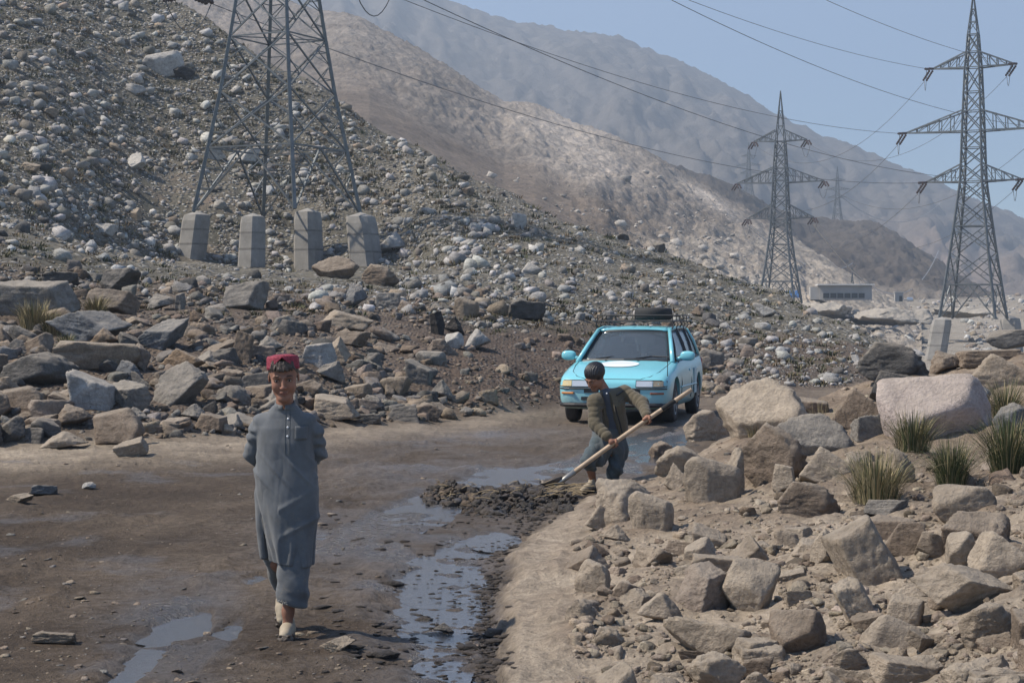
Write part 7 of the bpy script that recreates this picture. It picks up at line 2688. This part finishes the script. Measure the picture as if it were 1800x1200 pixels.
jk = sculpt("jacket", J, M['jacket'], boy2, relief=quilt)
_jb = BVHTree.FromPolygons([v.co.copy() for v in jk.data.vertices], [tuple(p.vertices) for p in jk.data.polygons])
def on_j(px, py, off=.004):
    p = q2(px, py, 0); h = _jb.ray_cast(Vector((p[0], -1.5, p[2])), Vector((0, 1, 0)))
    return (h[0] if h[0] is not None else Vector(p)) + Vector((0, -off, 0))
for a, b_ in (((1083, 694), (1096, 686)), ((1050, 705), (1060, 706))):
    MB().bar(on_j(*a), on_j(*b_), .022, .010).build("shoulder_strip", M['jacket_dark'], jk) if a[0] > 1070 else None
for (x0, y0, x1, y1) in ((1086, 706, 1098, 698), (1054, 716, 1063, 714)):
    MB().bar(on_j(x0, y0), on_j(x1, y1), .012, .008).build("pocket_flap", M['jacket'], jk, bevel=.002)
MB().tube([on_j(x, y, .0) for x, y in ((1080, 712), (1084, 728), (1089, 744), (1093, 760))], .008, 6).build("zip_edge", M['jacket_dark'], jk)
col2 = [Vector(nk) + Vector((.055 * math.cos(a) + .0, .052 * math.sin(a) + .01, -.012 + .016 * math.sin(a))) for a in np.linspace(-.6, math.pi + .9, 16)]
cg_ = MB().tube(col2, .016, 8).build("jacket_collar", M['jacket'], jk, smooth=True)
for wq, eq in ((wrR, elR), (wrL, elL)):
    d = (wq - eq) / np.linalg.norm(wq - eq)
    MB().tube([Vector(wq - d * .004), Vector(wq + d * .022)], [.040, .034], 12).build("cuff", M['jacket_dark'], jk, smooth=True)
V0, F0 = ICO[2]
for px_, py_ in ((1065, 690), (1070, 707), (1074, 723)):
    p = q2(px_, py_, 0)
    hh = None
    me = fast_mesh("button", V0 * .0075 + np.array([p[0], -.155, p[2]]), F0, smooth=True)
    if py_ < 700: link("button", me, M['button'], boy2)
# shoes
shoe(boy2, heelR + [0, 0, -.01], toeR + [0, 0, -.008], None, "front shoe, pale canvas slipper muddy at the sole")
shoe(boy2, heelL + [0, 0, -.01], toeL + [0, 0, -.008], None, "rear shoe half hidden by rocks")

# ------------------------------------------------------------------ the shovel
M['wood'] = plain("worn_wood", (.36, .265, .18), .6, var=.25, scale=14, bmp=.3, bscale=60)
M['blade'] = plain("muddy_steel_blade", (.12, .10, .085), .5, .3, var=.4, scale=10)
M['socket'] = plain("worn_steel", (.30, .29, .27), .45, .6, var=.3, scale=10)
sh_o = B2 + top_s
shv = empty("shovel", sh_o, "long-handled shovel with a pale wooden shaft held by the boy in the jacket", "shovel")
sL = (soc - top_s).length
pts = [ax_ * (sL * t) + Vector((0, 0, .012 * math.sin(t * 3.1))) for t in np.linspace(0, 1, 14)]
MB().tube(pts, [.0185 + .004 * t for t in np.linspace(0, 1, 14)], 12).build("shaft", M['wood'], shv, smooth=True)
MB().tube([ax_ * sL * .14 + Vector((0, 0, .005)), ax_ * sL * .25 + Vector((0, 0, .008))], .0225, 12).build("black_tape", M['jacket_dark'], shv, smooth=True)
MB().tube([pts[-1] - ax_ * .03, pts[-1] + ax_ * .10, pts[-1] + ax_ * .20], [.026, .022, .012], 12).build("socket", M['socket'], shv, smooth=True)
b0 = pts[-1] + ax_ * .10
tipw = P(951, 846, B2Y - .12) - sh_o
bd = (tipw - b0); bl = bd.length; bd.normalize()
lat = bd.cross(Vector((0, 0, 1))).normalized(); bn_ = lat.cross(bd)
g = MB(); V, Fq = [], []
for i in range(13):
    u = i / 12
    hw = float(np.interp(u, [0, .08, .2, .7, .88, 1.0], [.015, .07, .115, .11, .075, .008]))
    for j in range(-5, 6):
        t = j / 5
        V.append(b0 + bd * bl * u + lat * hw * t + bn_ * (.05 * t * t * (1 - .4 * u) - .035 * math.sin(u * 3.1) - .015))
for i in range(12):
    for j in range(10):
        Fq.append((i * 11 + j, i * 11 + j + 1, (i + 1) * 11 + j + 1, (i + 1) * 11 + j))
bo = g.add(V, Fq).build("blade", M['blade'], shv, smooth=True)
so = bo.modifiers.new("thick", 'SOLIDIFY'); so.thickness = .004

# ------------------------------------------------------------------ mud heap with straw
r = np.random.default_rng(21)
hy = lambda px, py: EYE * FPX / (py - HOR)
Vs, Fs, Cs, base = [], [], [], 0
for k in range(1500):
    px = r.uniform(748, 1062) + r.normal(0, 6)
    wob = 7 * math.sin(px * .045) + 5 * math.sin(px * .11 + 1)
    cy = np.interp(px, [750, 800, 900, 1000, 1060], [866, 872, 880, 880, 876]) + .5 * wob
    py = cy + r.normal(0, 1) * np.interp(px, [750, 800, 880, 980, 1060], [5, 11, 17, 14, 7])
    if py < 846 or px > 1008: continue
    Y = hy(px, py); x = (px - CXP) * Y / FPX
    amp_ = .10 * (1 + .45 * math.sin(px * .07 + 2) + .35 * math.sin(px * .16))
    hgt = amp_ * math.exp(-((py - cy) / 13) ** 2) * np.interp(px, [750, 775, 810, 1000, 1050], [.7, 1.1, .6, .9, .3])
    w = r.uniform(.018, .055) if r.random() < .86 else r.uniform(.055, .13)
    V0_, F0_ = SMALL[2][int(r.integers(40))]
    V = V0_ * np.array([w, w * r.uniform(.7, 1), w * r.uniform(.5, .85)])
    a = r.uniform(0, 6.28); ca, sa = math.cos(a), math.sin(a)
    V = np.stack([V[:, 0] * ca - V[:, 1] * sa, V[:, 0] * sa + V[:, 1] * ca, V[:, 2]], 1)
    V = V * (1 + .55 * vn(V * 60 + k * 3.1, 3))[:, None]
    V += np.array([x, Y, hgt * r.uniform(.2, 1.0) + ground_z(x, Y)])
    Vs.append(V); Fs.append(F0_ + base); base += len(V)
    c = np.array([.058, .042, .029]) * r.uniform(.6, 1.5)
    if px < 860 and r.random() < .3: c = np.array([.13, .085, .045]) * r.uniform(.7, 1.2)
    Cs.append(np.tile(c, (len(V), 1)))
me = fast_mesh("mud_clods", np.concatenate(Vs), np.concatenate(Fs), np.concatenate(Cs), {"wet": np.full(base, .6)}, smooth=False)
tag(link("mud_clods", me, M['soil']), "pile of dark mud clods shoveled across the road in front of the boy", "mud heap", kind="stuff")
sw = MB()
for k in range(85):
    if k < 50:
        px, py = r.uniform(950, 1010), r.uniform(868, 886)
        L = r.uniform(.08, .24); ang = r.normal(.25, .3)
    else:
        px, py = r.uniform(770, 960), r.uniform(862, 892)
        L = r.uniform(.04, .14); ang = r.uniform(0, 3.14)
    Y = hy(px, py); x = (px - CXP) * Y / FPX
    p = Vector((x, Y, .06 + r.uniform(0, .04)))
    q = p + Vector((math.cos(ang) * L, r.uniform(-.3, .3) * L, math.sin(ang) * L * .35))
    sw.tube([p, p.lerp(q, .5) + Vector((0, 0, .01)), q], .0032, 4, caps=False)
tag(sw.build("straw", plain("dry_straw", (.27, .205, .12), .8, var=.3, scale=20)), "pale straw stalks lying in the mud pile", "straw", kind="stuff")
# torn clods standing in and along the wet track
Vs, Fs, Cs, base = [], [], [], 0
for k in range(900):
    px = r.uniform(560, 905); py = r.uniform(895, 1200)
    if r.random() < .5: px = heap_edge(np.array([hy(px, py)]))[0] - abs(r.normal(0, 22))
    Y = hy(px, py); x = (px - CXP) * Y / FPX
    w = min(.13, .012 + r.exponential(.014))
    V0_, F0_ = SMALL[2 if w > .05 else 1][int(r.integers(40))]
    V = V0_ * np.array([w * r.uniform(1, 2.2), w, w * r.uniform(.3, .6)])
    V += np.array([x, Y, ground_z(x, Y) + w * .08]) if w > .03 else np.array([x, Y, -.012])
    Vs.append(V); Fs.append(F0_ + base); base += len(V)
    Cs.append(np.tile(np.array([.060, .045, .034]) * r.uniform(.6, 1.4), (len(V), 1)))
me = fast_mesh("mud_crumbs", np.concatenate(Vs), np.concatenate(Fs), np.concatenate(Cs), {"wet": np.full(base, .4)})
tag(link("mud_crumbs", me, M['soil']), kind="stuff")
